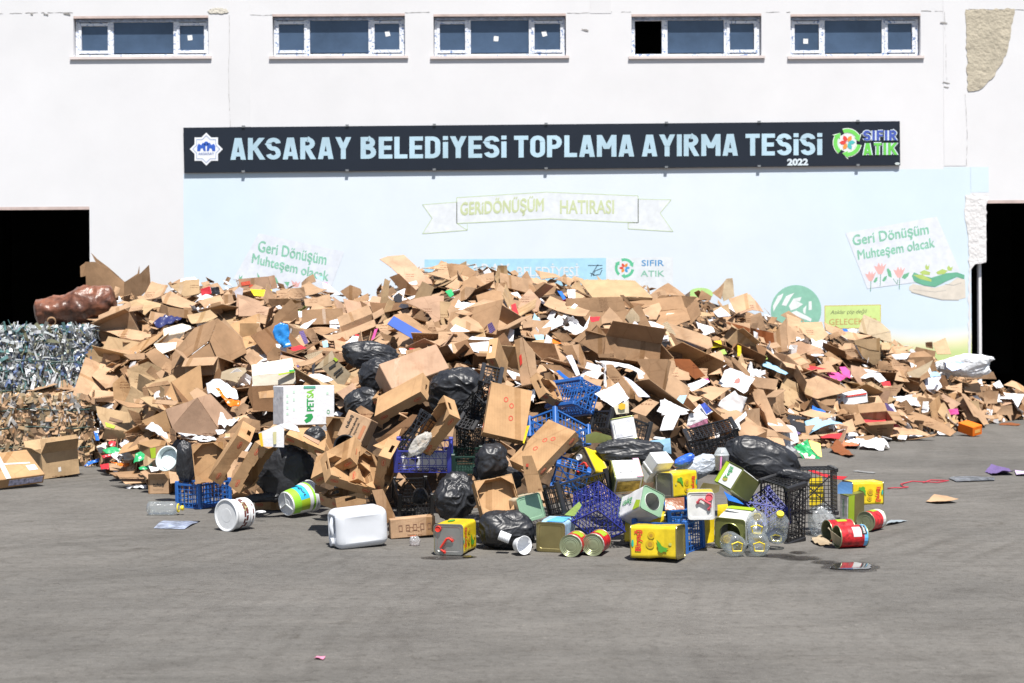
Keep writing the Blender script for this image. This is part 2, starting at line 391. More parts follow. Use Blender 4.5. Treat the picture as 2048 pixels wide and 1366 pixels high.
# ================================================================ ground
YW = 22.7
def thin(o): return .003 + (o - .006) * .3
def WP(x, y, out=0.0):
    p = P(x, y, YW); p.y -= out; return p
def asphalt():
    m = mat('asphalt', (.144, .136, .125), rough=.9, spec=.2, var=.16, vscale=.55)
    nt = m.node_tree; N, L = nt.nodes, nt.links; b = N['Principled BSDF']
    mx = [n for n in N if n.bl_idname == 'ShaderNodeMix'][0]; tc = [n for n in N if n.bl_idname == 'ShaderNodeTexCoord'][0]
    prev = mx.outputs[2]
    def layer(scale, rot, nscale, lo, hi, dark, detail=6, fac=1.0, rough=.6, dist=0):
        nonlocal prev
        mp = N.new('ShaderNodeMapping'); mp.inputs['Scale'].default_value = scale; mp.inputs['Rotation'].default_value = (0, 0, rot)
        L.new(tc.outputs['Object'], mp.inputs[0])
        nz = N.new('ShaderNodeTexNoise'); nz.inputs['Scale'].default_value = nscale; nz.inputs['Detail'].default_value = detail
        nz.inputs['Roughness'].default_value = rough; nz.inputs['Distortion'].default_value = dist
        L.new(mp.outputs[0], nz.inputs['Vector'])
        r = N.new('ShaderNodeMapRange'); r.inputs['From Min'].default_value = lo; r.inputs['From Max'].default_value = hi
        L.new(nz.outputs['Fac'], r.inputs['Value'])
        k = N.new('ShaderNodeMix'); k.data_type = 'RGBA'; k.blend_type = 'MULTIPLY'
        sc = N.new('ShaderNodeMath'); sc.operation = 'MULTIPLY'; sc.inputs[1].default_value = fac
        L.new(r.outputs[0], sc.inputs[0]); L.new(sc.outputs[0], k.inputs[0]); L.new(prev, k.inputs[6]); k.inputs[7].default_value = (*dark, 1)
        prev = k.outputs[2]
    layer((.5, 2.2, 1), .09, 1.2, .45, .70, (.70, .69, .68), 8, .5, .72, .6)      # tyre streaks
    layer((.7, 2.8, 1), -.14, 1.4, .52, .78, (1.22, 1.21, 1.20), 6, .6, .6, .2)     # pale scuffs
    layer((.3, 3.6, 1), .2, 2.3, .58, .74, (.62, .61, .60), 7, .45, .7, .9)
    layer((.7, 1, 1), .3, .42, .46, .66, (.78, .79, .80), 5, .85)                     # broad worn patches
    layer((1, 1, 1), 0, 1.3, .62, .70, (.62, .60, .57), 7, .8, .7, .5)                       # oil spots
    layer((.6, 1.6, 1), .1, 5.5, .46, .74, (.74, .73, .72), 8, .8, .75)
    layer((1, 1, 1), .7, 19, .50, .68, (.62, .61, .60), 7, .8, .75)
    layer((1, 1, 1), .2, 30, .62, .70, (1.7, 1.68, 1.66), 5, .7, .7)
    layer((1, 1, 1), .4, 3.2, .60, .69, (.66, .64, .62), 9, .75, .75, .8)
    layer((.8, 2.2, 1), -.2, 9, .54, .72, (1.25, 1.24, 1.22), 5, .7, .7)
    layer((1, 1, 1), 0, 70, .58, .7, (.62, .62, .62), 4, .7)                          # aggregate
    layer((1, 1, 1), .5, 55, .60, .7, (1.5, 1.48, 1.45), 3, .7)
    def mul(fac_socket, colr):
        nonlocal prev
        k = N.new('ShaderNodeMix'); k.data_type = 'RGBA'; k.blend_type = 'MULTIPLY'; L.new(fac_socket, k.inputs[0]); L.new(prev, k.inputs[6]); k.inputs[7].default_value = (*colr, 1); prev = k.outputs[2]
    # hairline cracks
    n0 = N.new('ShaderNodeTexNoise'); n0.inputs['Scale'].default_value = 1.1; n0.inputs['Detail'].default_value = 6; L.new(tc.outputs['Object'], n0.inputs[0])
    va = N.new('ShaderNodeVectorMath'); va.operation = 'MULTIPLY_ADD'; va.inputs[1].default_value = (1.1, 1.1, 0); L.new(n0.outputs['Color'], va.inputs[0]); L.new(tc.outputs['Object'], va.inputs[2])
    vo = N.new('ShaderNodeTexVoronoi'); vo.feature = 'DISTANCE_TO_EDGE'; vo.inputs['Scale'].default_value = .33; L.new(va.outputs[0], vo.inputs['Vector'])
    mr = N.new('ShaderNodeMapRange'); mr.inputs['From Min'].default_value = .0035; mr.inputs['From Max'].default_value = .009; mr.inputs['To Min'].default_value = .12; mr.inputs['To Max'].default_value = 0; L.new(vo.outputs['Distance'], mr.inputs[0]); mul(mr.outputs[0], (.45, .43, .41))
    # curved tyre marks swinging round to the right of the heap
    for cx, cy, sc_, ph in ((7.5, 7.0, 1.5, 0), (-9.0, 22.0, .62, 2.0)):
        mp = N.new('ShaderNodeMapping'); mp.inputs['Location'].default_value = (-cx, -cy, 0); L.new(tc.outputs['Object'], mp.inputs[0])
        wv = N.new('ShaderNodeTexWave'); wv.wave_type = 'RINGS'; wv.rings_direction = 'Z'; wv.inputs['Scale'].default_value = sc_; wv.inputs['Distortion'].default_value = 2.2; wv.inputs['Detail'].default_value = 4; wv.inputs['Detail Scale'].default_value = .7; wv.inputs['Phase Offset'].default_value = ph; L.new(mp.outputs[0], wv.inputs['Vector'])
        n1 = N.new('ShaderNodeTexNoise'); n1.inputs['Scale'].default_value = .55; n1.inputs['Detail'].default_value = 5; L.new(mp.outputs[0], n1.inputs[0])
        r1 = N.new('ShaderNodeMapRange'); r1.inputs['From Min'].default_value = .62; r1.inputs['From Max'].default_value = .95; L.new(wv.outputs['Fac'], r1.inputs[0])
        r2 = N.new('ShaderNodeMapRange'); r2.inputs['From Min'].default_value = .45; r2.inputs['From Max'].default_value = .65; r2.inputs['To Max'].default_value = .4; L.new(n1.outputs[0], r2.inputs[0])
        mm = N.new('ShaderNodeMath'); mm.operation = 'MULTIPLY'; L.new(r1.outputs[0], mm.inputs[0]); L.new(r2.outputs[0], mm.inputs[1]); mul(mm.outputs[0], (.70, .69, .68))
    L.new(prev, b.inputs['Base Color'])
    nz = N.new('ShaderNodeTexNoise'); nz.inputs['Scale'].default_value = 90; nz.inputs['Detail'].default_value = 4
    L.new(tc.outputs['Object'], nz.inputs[0])
    bp = N.new('ShaderNodeBump'); bp.inputs['Strength'].default_value = .5; bp.inputs['Distance'].default_value = .008
    L.new(nz.outputs[0], bp.inputs['Height']); L.new(bp.outputs[0], b.inputs['Normal'])
    return m
structure('ground', MB().poly([(-400, -400, 0), (400, -400, 0), (400, 400, 0), (-400, 400, 0)]), asphalt(), recalc=False)

# ================================================================ recycling hall
PLASTER = mat('white_plaster', (.645, .645, .66), rough=.9, spec=.1, var=.05, vscale=.7, bump=.03, bscale=25)
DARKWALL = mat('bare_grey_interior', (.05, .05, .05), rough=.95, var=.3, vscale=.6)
EDGE = mat('bare_plaster_edge', (.50, .40, .37), rough=.9, var=.2)
FRAMEW = mat('white_window_frame', (.72, .73, .75), rough=.4, var=.05)
GLASS = mat('window_glass', (.052, .085, .145), rough=.08, spec=.6, var=.3, vscale=1.6)
SILLM = mat('pinkish_stone_sill', (.62, .55, .53), rough=.7, var=.1)
CRACK = mat('grey_crack', (.28, .27, .26), rough=.9, var=.3)
hall = thing('recycling_hall', (0, YW, 0), 'long white plastered recycling hall with a row of windows and two dark doorways', 'building')
XL, XR, ZT, TH = -13.5, 13.5, 7.9, .28
ld_r, ld_t = WP(179, 414).x, WP(90, 414).z
rd_l, rd_t = WP(1972, 401).x, WP(1972, 401).z
lo_l, lo_t = WP(1941, 522).x, WP(1955, 522).z
WIN = [(147, 417, [(160, 213), (224, 343), (357, 406)], 'l'), (545, 810, [(556, 607), (618, 735), (748, 798)], ''),
       (867, 1132, [(879, 930), (941, 1058), (1069, 1121)], ''), (1263, 1523, [(1268, 1326), (1335, 1449), (1461, 1510)], 'open'),
       (1581, 1841, [(1591, 1640), (1652, 1766), (1778, 1827)], '')]
holes = [(-10.6, ld_r, 0, ld_t), (rd_l, 11.2, 0, rd_t), (lo_l, rd_l, 0, lo_t)]
wz = []
for a, b, panes, kd in WIN:
    m_ = (a + b) / 2; zt, zb = WP(m_, 28).z + (.0), WP(m_, 112).z
    if a < 300: zt, zb = WP(m_, 32).z, WP(m_, 113).z
    wz.append((WP(a, 70).x, WP(b, 70).x, zb, zt)); holes.append((WP(a, 70).x, WP(b, 70).x, zb, zt))
def wall_grid(x0, x1, z0, z1, holes, y0, y1):
    xs = sorted({x0, x1, *[h[0] for h in holes], *[h[1] for h in holes]}); zs = sorted({z0, z1, *[h[2] for h in holes], *[h[3] for h in holes]})
    mb = MB(); inh = lambda x, z: any(h[0] < x < h[1] and h[2] < z < h[3] for h in holes)
    solid = lambda i, j: 0 <= i < len(xs) - 1 and 0 <= j < len(zs) - 1 and not inh((xs[i] + xs[i + 1]) / 2, (zs[j] + zs[j + 1]) / 2)
    for i in range(len(xs) - 1):
        for j in range(len(zs) - 1):
            if not solid(i, j): continue
            a, b, c_, d = xs[i], xs[i + 1], zs[j], zs[j + 1]
            mb.poly([(a, y0, c_), (b, y0, c_), (b, y0, d), (a, y0, d)]); mb.poly([(a, y1, d), (b, y1, d), (b, y1, c_), (a, y1, c_)])
            if not solid(i - 1, j): mb.poly([(a, y0, d), (a, y1, d), (a, y1, c_), (a, y0, c_)])
            if not solid(i + 1, j): mb.poly([(b, y0, c_), (b, y1, c_), (b, y1, d), (b, y0, d)])
            if not solid(i, j - 1): mb.poly([(a, y0, c_), (a, y1, c_), (b, y1, c_), (b, y0, c_)])
            if not solid(i, j + 1): mb.poly([(a, y0, d), (b, y0, d), (b, y1, d), (a, y1, d)])
    return mb
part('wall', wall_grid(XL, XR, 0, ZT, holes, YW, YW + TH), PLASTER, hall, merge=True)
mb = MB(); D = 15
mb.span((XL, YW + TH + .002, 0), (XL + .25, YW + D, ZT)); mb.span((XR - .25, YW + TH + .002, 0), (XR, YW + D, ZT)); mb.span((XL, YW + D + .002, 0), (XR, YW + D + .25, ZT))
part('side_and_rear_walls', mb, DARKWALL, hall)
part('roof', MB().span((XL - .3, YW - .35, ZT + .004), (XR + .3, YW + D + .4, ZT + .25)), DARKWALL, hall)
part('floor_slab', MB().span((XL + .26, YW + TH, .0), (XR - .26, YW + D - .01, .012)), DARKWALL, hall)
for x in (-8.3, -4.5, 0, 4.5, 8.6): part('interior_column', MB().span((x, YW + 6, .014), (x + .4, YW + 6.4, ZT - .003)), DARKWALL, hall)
# columns and beam standing a few millimetres proud of the infill, with the cracks along them
def proud(x0, x1, y0, y1, out): 
    mb = MB(); a, b = WP(x0, y1), WP(x1, y0); mb.span((a.x, YW - out, a.z), (b.x, YW - .0005, b.z)); part('column', mb, PLASTER, hall)
proud(458, 500, 0, 254, .004); proud(1180, 1222, 0, 27, .004); proud(1888, 1930, 0, 332, .004)

def ragged(path, wmin, wmax, seed, out=.003, step=.05):
    r = random.Random(seed); m_ = MB()
    for (xa, ya), (xb, yb) in zip(path, path[1:]):
        a, b = WP(xa, ya, out), WP(xb, yb, out); n = max(2, int((b - a).length / step)); d = (b - a).normalized(); q = Vector((-d.z, 0, d.x))
        L_, R_ = [], []
        off = 0
        for k in range(n + 1):
            off += r.uniform(-.006, .006); off *= .9; ww = r.uniform(wmin, wmax); c_ = a + (b - a) * (k / n) + q * off
            L_.append(c_ + q * ww / 2); R_.append(c_ - q * ww / 2)
        for k in range(n):
            if r.random() < .8: m_.poly([L_[k], L_[k + 1], R_[k + 1], R_[k]])
    return m_
mb = MB()
for k, pth in enumerate([[(0, 28), (146, 26)], [(417, 27), (545, 30)], [(810, 26), (866, 25)], [(1134, 26), (1262, 25)], [(1524, 24), (1580, 24)], [(1842, 22), (1890, 24)], [(1930, 18), (2048, 20)]]):
    q = ragged(pth, .002, .011, k); mb.add(q.v, q.f)
for k, pth in enumerate([[(458, 30), (460, 254)], [(1889, 24), (1893, 160)], [(1930, 182), (1933, 330)]]):
    q = ragged(pth, .001, .006, 20 + k, .0075); mb.add(q.v, q.f)
for x, y in ((90, 27), (64, 26), (134, 27), (1887, 45), (1892, 165), (1170, 58), (1890, 172)):
    q = ragged([(x - 7, y), (x + 7, y + 3)], .008, .03, x, .0085, .03); mb.add(q.v, q.f)
part('crack', mb, CRACK, hall)
# patch where the render has fallen off
def patch(ps, out, jit, seed, step=.06):
    r = random.Random(seed); q = []
    for (xa, ya), (xb, yb) in zip(ps, ps[1:] + ps[:1]):
        a, b = WP(xa, ya, out), WP(xb, yb, out); n = max(1, int((b - a).length / step)); d = (b - a).normalized(); nn = Vector((-d.z, 0, d.x))
        for k in range(n): q.append(a + (b - a) * (k / n) + nn * (r.uniform(-jit, jit) if k else 0))
    return MB().poly(q, (0, -1, 0), .003)
ROUGHR = mat('bare_beige_render', (.43, .385, .30), rough=.95, var=.18, vscale=7, bump=1.0, bscale=16)
part('exposed_render', patch([(1931, 19), (2029, 18), (2022, 60), (2012, 110), (1990, 150), (1958, 180), (1936, 183), (1933, 110)], .009, .018, 3), ROUGHR, hall)
part('crumbled_patch', patch([(415, 22), (425, 17), (452, 17), (458, 24), (440, 28), (420, 27)], .009, .012, 5, .03), mat('crumbled_mortar', (.6, .57, .5), rough=.95, var=.2, bump=.8), hall)
part('exposed_block', patch([(1930, 390), (1976, 388), (1976, 400), (1972, 410), (1972, 524), (1950, 528), (1938, 545), (1936, 470), (1928, 420)], .009, .014, 8), mat('chipped_block', (.66, .65, .65), rough=.95, var=.16, vscale=5, bump=1, bscale=14), hall)
mb = MB(); a, b = WP(1961, 522), WP(1968, 760); mb.span((a.x, YW + .10, 0), (b.x, YW + .18, a.z))
part('door_post', mb, PLASTER, hall)
q = patch([(1937, 540), (1941, 530), (1941, 840), (1934, 840), (1936, 700)], .006, .014, 9)
part('ragged_jamb', q, PLASTER, hall)
part('door_lintel_edge', MB().span((-10.6, YW - .004, ld_t - .045), (ld_r, YW + .02, ld_t + .003)), EDGE, hall); part('door_lintel_edge', MB().span((rd_l, YW - .004, rd_t - .045), (11.2, YW + .02, rd_t + .003)), EDGE, hall)

# windows
film = mat('frame_film', (.72, .74, .78), rough=.35, var=.05)
nt = film.node_tree; N_, L_ = nt.nodes, nt.links; mx_ = [n for n in N_ if n.bl_idname == 'ShaderNodeMix'][0]; tc_ = [n for n in N_ if n.bl_idname == 'ShaderNodeTexCoord'][0]
nz_ = N_.new('ShaderNodeTexNoise'); nz_.inputs['Scale'].default_value = 15; nz_.inputs['Detail'].default_value = 3; nz_.inputs['Distortion'].default_value = 2.2; L_.new(tc_.outputs['Object'], nz_.inputs[0])
rp_ = N_.new('ShaderNodeValToRGB'); e_ = rp_.color_ramp.elements; e_[0].position = .56; e_[0].color = (1, 1, 1, 1); e_[1].position = .62; e_[1].color = (.22, .32, .55, 1)
L_.new(nz_.outputs[0], rp_.inputs[0]); k_ = N_.new('ShaderNodeMix'); k_.data_type = 'RGBA'; k_.blend_type = 'MULTIPLY'; k_.inputs[0].default_value = 1
L_.new(mx_.outputs[2], k_.inputs[6]); L_.new(rp_.outputs[0], k_.inputs[7]); L_.new(k_.outputs[2], N_['Principled BSDF'].inputs['Base Color'])
for wi, (a, b, panes, kd) in enumerate(WIN):
    x0, x1, z0, z1 = wz[wi]; y = YW + .09
    fr = MB(); t = .05
    fr.span((x0 + .01, y, z0), (x1 - .01, y + .06, z0 + t)); fr.span((x0 + .01, y, z1 - t - .03), (x1 - .01, y + .06, z1 - .03))
    fr.span((x0 + .01, y - .002, z0 + t), (x0 + .01 + t, y + .058, z1 - t - .03)); fr.span((x1 - .01 - t, y - .002, z0 + t), (x1 - .01, y + .058, z1 - t - .03))
    xp = [(WP(p, 70).x, WP(q, 70).x) for p, q in panes]
    for k in (0, 1):
        c0, c1 = xp[k][1], xp[k + 1][0]; m0, m1 = (c0 + c1) / 2 - .045, (c0 + c1) / 2 + .045
        fr.span((m0, y - .002, z0 + t), (m1, y + .058, z1 - t - .03))
    win = part('window', fr, film, hall)
    for k, (p0, p1) in enumerate(xp):
        if kd == 'open' and k == 0: continue
        pz0, pz1 = z0 + t + (.06 if k != 1 else .02), z1 - t - .03 - (.06 if k != 1 else .0)
        part('pane', MB().span((p0 - .004, y + .02, pz0), (p1 + .004, y + .03, pz1)), GLASS, win)
        if k != 1:                                        # opening sash
            s_ = MB(); e0, e1 = p0 - .045, p1 + .045
            s_.span((e0, y - .012, pz0 - .045), (e1, y + .018, pz0)); s_.span((e0, y - .012, pz1), (e1, y + .018, pz1 + .045))
            s_.span((e0, y - .0125, pz0), (p0, y + .0175, pz1)); s_.span((p1, y - .0125, pz0), (e1, y + .0175, pz1))
            part('sash', s_, film, win)
    st = {0: [(377, 73)], 1: [(774, 65)], 2: [(992, 75), (1089, 65)], 4: [(1614, 80)]}.get(wi, [])
    for sx, sy in st:
        c_ = WP(sx, sy); part('sticker', MB().box((c_.x, y + .0185, c_.z), (.075, .002, .08), Matrix.Rotation(rnd.uniform(-.3, .3), 3, 'Y')), mat('white_sticker', (.75, .76, .76), rough=.6), win)
    part('sill', MB().span((x0 - .05, YW - .034, z0 - .045), (x1 + .05, YW + .085, z0 - .002)), SILLM, win)
    part('lintel_edge', MB().span((x0, YW - .003, z1 - .035), (x1, YW + .02, z1 + .002)), EDGE, win)
    part('film_strip', MB().span((x0 + .012, y - .006, z1 - .075), (x1 - .012, y - .0025, z1 - .035)), mat('blue_film', (.35, .42, .58), rough=.4, var=.5, vscale=14), win)

# ================================================================ mural on the wall (children of one painted field)
def mural_mat():
    m = mat('mural_paint', (.6, .72, .8), rough=.85, spec=.1, var=.03, vscale=1.5)
    nt = m.node_tree; N, L = nt.nodes, nt.links; tc = [n for n in N if n.bl_idname == 'ShaderNodeTexCoord'][0]
    mx = [n for n in N if n.bl_idname == 'ShaderNodeMix'][0]
    sp = N.new('ShaderNodeSeparateXYZ'); L.new(tc.outputs['Object'], sp.inputs[0])
    nz = N.new('ShaderNodeTexNoise'); nz.inputs['Scale'].default_value = .5; nz.inputs['Detail'].default_value = 4; L.new(tc.outputs['Object'], nz.inputs[0])
    a = N.new('ShaderNodeMath'); a.operation = 'MULTIPLY_ADD'; a.inputs[1].default_value = 2.0; L.new(nz.outputs[0], a.inputs[0]); L.new(sp.outputs[0], a.inputs[2])
    r = N.new('ShaderNodeMapRange'); r.inputs['From Min'].default_value = -5.2; r.inputs['From Max'].default_value = 8.7; L.new(a.outputs[0], r.inputs[0])
    c = N.new('ShaderNodeValToRGB'); L.new(r.outputs[0], c.inputs[0]); e = c.color_ramp.elements
    e[0].position = .0; e[0].color = (.56, .66, .745, 1); e[1].position = 1; e[1].color = (.56, .66, .745, 1)
    for pos, col in ((.14, (.575, .665, .745, 1)), (.2, (.62, .68, .745, 1)), (.5, (.635, .69, .745, 1)), (.68, (.62, .68, .745, 1)), (.85, (.565, .66, .745, 1))):
        q = e.new(pos); q.color = col
    # yellow then green painted meadow along the bottom
    z = N.new('ShaderNodeMath'); z.operation = 'MULTIPLY_ADD'; z.inputs[1].default_value = .35; L.new(nz.outputs[0], z.inputs[0]); L.new(sp.outputs[2], z.inputs[2])
    r2 = N.new('ShaderNodeValToRGB'); e2 = r2.color_ramp.elements
    r3 = N.new('ShaderNodeMapRange'); r3.inputs['From Min'].default_value = .8; r3.inputs['From Max'].default_value = 2.8; L.new(z.outputs[0], r3.inputs[0]); L.new(r3.outputs[0], r2.inputs[0])
    e2[0].position = .22; e2[0].color = (.50, .60, .27, 1); e2[1].position = .75; e2[1].color = (1, 1, 1, 1)
    q = e2.new(.28); q.color = (.66, .66, .40, 1); q = e2.new(.36); q.color = (.80, .76, .66, 1)
    r4 = N.new('ShaderNodeMapRange'); r4.inputs['From Min'].default_value = .42; r4.inputs['From Max'].default_value = .30; L.new(r3.outputs[0], r4.inputs[0])
    k = N.new('ShaderNodeMix'); k.data_type = 'RGBA'; L.new(r4.outputs[0], k.inputs[0]); L.new(c.outputs[0], k.inputs[6]); L.new(r2.outputs[0], k.inputs[7])
    L.new(k.outputs[2], mx.inputs[6]); return m
mb = MB()
for x0, x1, y0, out in ((370, 1890, 338, .0012), (1890, 1930, 334, .0022), (1930, 1941, 334, .0012), (1941, 1977, 334, .0012)):
    y1 = 385 if x0 == 1941 else 850
    a, b = WP(x0, y1), WP(x1, y0); mb.span((a.x, YW - out, max(.0, a.z)), (b.x, YW - .0005, b.z))
mural = part('mural', mb, mural_mat(), hall)
def paint(name, polys, colr, out=.008, label=None):
    if name in ('slogan_card', 'tulip', 'leaf', 'moss_highlight', 'globe_streak'):
        for q in polys: paint_one(name, [q], colr, out)
    else: return paint_one(name, polys, colr, out)
def paint_one(name, polys, colr, out=.008, label=None):
    m_ = MB()
    for ps in polys: m_.poly([WP(x, y, thin(out)) for x, y in ps], (0, -1, 0), .0003)
    return part(name, m_, mat('paint_' + name, colr, rough=.85, spec=.1, var=.10, vscale=9), mural, label=label)
def R2(s): v = [float(t) for t in s.split()]; return [(680 + v[i] / 2.846, v[i + 1] / 2.846) for i in range(0, len(v), 2)]
def R4(s): v = [float(t) for t in s.split()]; return [(340 + v[i] / 2.926, 340 + v[i + 1] / 2.926) for i in range(0, len(v), 2)]
def R5(s): v = [float(t) for t in s.split()]; return [(1300 + v[i] / 2.738, 340 + v[i + 1] / 2.738) for i in range(0, len(v), 2)]
def line(ps, wpx, closed=False):
    out = []
    q = ps + ps[:1] if closed else ps
    for (xa, ya), (xb, yb) in zip(q, q[1:]):
        d = math.hypot(xb - xa, yb - ya) or 1; nx, ny = -(yb - ya) / d * wpx / 2, (xb - xa) / d * wpx / 2
        out.append([(xa - nx, ya - ny), (xb - nx, yb - ny), (xb + nx, yb + ny), (xa + nx, ya + ny)])
    return out
PALE = (.66, .69, .72)
band = R2('665 1125 1175 1093 1697 1115 1697 1268 1190 1245 665 1272')
tails = [R2('470 1165 665 1150 665 1272 725 1310 470 1330 525 1242'), R2('1697 1133 1885 1137 1822 1213 1895 1318 1640 1302 1640 1268 1697 1268')]
paint('ribbon', [band] + tails, PALE, .006)
paint('ribbon_outline', line(band, 1.6, True) + line(tails[0], 1.4, True) + line(tails[1], 1.4, True) + line(R2('725 1310 725 1274'), 1.3), (.52, .62, .40), .0085)
def wtext(mb, s, x0, x1, ytop, ybot, out=.0125, slope=0.0, bold=.0, shear=0):
    """lettering on the wall between photo columns x0..x1; slope = rise per column"""
    if out < .03: out = thin(out)
    o = WP(x0, ybot, out); u = WP(x1, ybot + slope * (x1 - x0), out) - o; v = WP(x0 + shear, ytop, out) - o
    return text_mb(mb, s, o, u, v, bold)
RL = mat('paint_sage', (.52, .58, .34), rough=.85, var=.1)
part('ribbon_lettering', wtext(MB(), 'GERiDÖNÜŞÜM', 921, 1087, 400, 437, slope=-.05, bold=.03), RL, mural); part('ribbon_lettering', wtext(MB(), 'HATIRASI', 1120, 1228, 400, 428, slope=-.0, bold=.018), RL, mural)
paint('slogan_card', [R4('520 370 1020 478 930 720 370 640'), R5('1070 345 1570 255 1700 560 1640 590 1190 650')], (.64, .67, .73), .0108)
m_ = MB()
for args, k in ((('Geri Dönüşüm', 515, 651, 481, 509), (.20, 3)), (('Muhteşem olacak', 503, 655, 507, 531), (.24, 3)), (('Geri Dönüşüm', 1707, 1858, 471, 497), (-.155, -3)), (('Muhteşem olacak', 1717, 1870, 501, 525), (-.165, -3))):
    part('slogan_lettering', wtext(MB(), *args, slope=k[0], bold=.03, shear=k[1]), mat('paint_green', (.23, .50, .37), rough=.85, var=.25, vscale=14), mural)
paint('city_banner', [[(849, 519), (1212, 516), (1212, 600), (849, 600)]], (.38, .62, .76), .006)
m_ = MB(); wtext(m_, 'AKSARAY', 885, 1020, 527, 552, bold=.01); wtext(m_, 'BELEDİYESİ', 1034, 1158, 527, 553, bold=.01); part('banner_lettering', m_, mat('paint_white', PALE), mural)
sig = [[(1176, 531), (1205, 531)], [(1196, 529), (1184, 548), (1182, 553)], [(1205, 536), (1190, 542), (1186, 551), (1200, 549), (1204, 540)], [(1190, 551), (1180, 546)]]
paint('signature', [q for s in sig for q in line(s, 1.5)], (.04, .06, .09), .0085)
paint('zero_waste_card', [[(1212, 516), (1346, 514), (1346, 600), (1212, 600)]], PALE, .006)
m_ = MB(); wtext(m_, 'SIFIR', 1283, 1328, 520, 532, bold=.01); part('card_blue_lettering', m_, mat('paint_blue', (.08, .28, .55)), mural)
m_ = MB(); wtext(m_, 'ATIK', 1281, 1329, 541, 553, bold=.01); part('card_green_lettering', m_, mat('paint_green', (.1, .42, .25)), mural)
def arcband(cx, cy, r0, r1, a0, a1, n=14):
    f = lambda r, a: (cx + r * math.cos(a), cy - r * math.sin(a))
    return [[f(r0, a0 + (a1 - a0) * k / n), f(r1, a0 + (a1 - a0) * k / n), f(r1, a0 + (a1 - a0) * (k + 1) / n), f(r0, a0 + (a1 - a0) * (k + 1) / n)] for k in range(n)]
def arrowhead(cx, cy, r, hw, a, da):
    f = lambda r, a: (cx + r * math.cos(a), cy - r * math.sin(a)); return [[f(r - hw, a), f(r + hw, a), f(r, a + da)]]
def cycle(cx, cy, r0, r1):
    out = []
    for k in range(3):
        a = PI / 2 + .35 - k * 2 * PI / 3; out += arcband(cx, cy, r0, r1, a, a - 1.35); out += arrowhead(cx, cy, (r0 + r1) / 2, (r1 - r0) * .95, a - 1.35, -.48)
    return out
paint('recycling_arrows', cycle(1249, 536, 14, 19.5), (.12, .48, .28), .0085)
def petal(cx, cy, r, a, wd):
    f = lambda t, s: (cx + r * t * math.cos(a) - s * math.sin(a), cy - r * t * math.sin(a) - s * math.cos(a))
    return [f(.12, 0), f(.4, wd), f(.7, wd), f(1, 0), f(.7, -wd), f(.4, -wd)]
PET = [('red_petal', (.62, .08, .05), (PI / 2 + .5, PI)), ('orange_petal', (.7, .25, .05), (PI / 2 - .55, PI + 1.0)), ('blue_petal', (.08, .32, .6), (0.05, -1.0))]
for nm, c_, an in PET: paint(nm, [petal(1249, 536, 11, a, 2.6) for a in an], c_, .0085)
# tulips, leaves, hand with moss, globe, card
tul, leaf, stem = [], [], []
for x, y, s in ((1205, 590, 1.0), (1257, 550, 1.15), (1362, 570, 1.1)):
    q = lambda dx, dy: ((1300 + (x + dx * s) / 2.738), 340 + (y + dy * s) / 2.738)
    tul.append([q(-28, -22), q(-12, -18), q(-5, -38), q(5, -18), q(10, -38), q(16, -18), q(32, -34), q(20, 0), q(10, 18), q(-6, 18), q(-16, 2)])
    stem += line([q(4, 18), q(2, 75)], 1.3); 
for s in ('1222 612 1235 590 1246 586 1243 605 1232 618', '1270 605 1282 586 1298 578 1292 600 1280 612', '1295 545 1302 537 1318 555 1324 590 1305 582', '1378 590 1388 572 1420 560 1412 582 1395 598'): leaf.append(R5(s))
tul.append(R4('710 645 730 660 738 650 748 665 765 650 750 685 722 685'))
leaf += [R4('405 610 412 630 425 615 418 650 405 650'), R4('600 620 622 630 640 668 615 665'), R4('668 655 700 655 690 685'), R4('510 600 525 625 515 640')]
stem += line(R5('1330 595 1352 625 1356 600'), 1.2)
paint('tulip', tul, (.70, .40, .38), .0130); paint('leaf', leaf, (.16, .42, .26), .0130); paint('stem', stem, (.12, .30, .22), .0125)
paint('painted_hand', [R5('1418 640 1440 622 1480 632 1560 645 1640 620 1680 590 1725 600 1728 700 1680 712 1600 708 1520 690 1440 672 1418 655')], (.62, .57, .50), .0112)
paint('hand_shading', line(R5('1430 668 1520 692 1600 710 1690 712'), 1.6) + line(R5('1440 655 1560 668 1620 660'), 1.0) + line(R5('1615 625 1660 632 1705 618'), 1.5), (.42, .40, .37), .0128)
paint('moss_mound', [R5('1433 580 1445 560 1480 575 1540 590 1620 565 1680 560 1722 575 1720 598 1680 585 1620 610 1560 640 1500 632 1445 610')], (.14, .38, .26), .0135)
paint('moss_highlight', [R5('1440 575 1490 572 1540 600 1540 612 1480 598'), R5('1565 560 1600 542 1630 552 1610 570 1575 572'), R5('1475 560 1500 548 1535 560 1530 575 1490 572'), R5('1505 530 1512 515 1520 530 1530 515 1526 545 1510 546'), R5('1625 535 1635 522 1645 535 1658 528 1650 552 1630 550')], (.40, .52, .16), .0150)
gc = (1592, 620.5); gr = 50.5
def circ(cx, cy, r, n=40, sy=1.0): return [(cx + r * math.cos(2 * PI * k / n), cy - sy * r * math.sin(2 * PI * k / n)) for k in range(n)]
gl_ = paint('painted_globe', [circ(*gc, gr)], (.25, .49, .38), .0075)
paint('globe_streak', [R5(s) for s in ('672 745 700 690 730 675 722 700 690 750 676 775', '720 740 745 690 790 672 770 700 745 745', '760 745 785 705 830 695 820 720 800 715 838 735 800 760 770 770', '838 760 856 740 850 790 838 780', '868 720 884 718 886 765 868 768', '745 790 800 770 860 800 885 815 880 830 800 800 750 805')], (.72, .75, .75), .0105)
paint('slogan_board', [R5('957 744 1262 738 1262 864 957 868')], (.55, .68, .26), .007)
paint('board_outline', line(R5('957 744 1262 738 1262 864 957 868'), 1.3, True), (.62, .45, .12), .009)
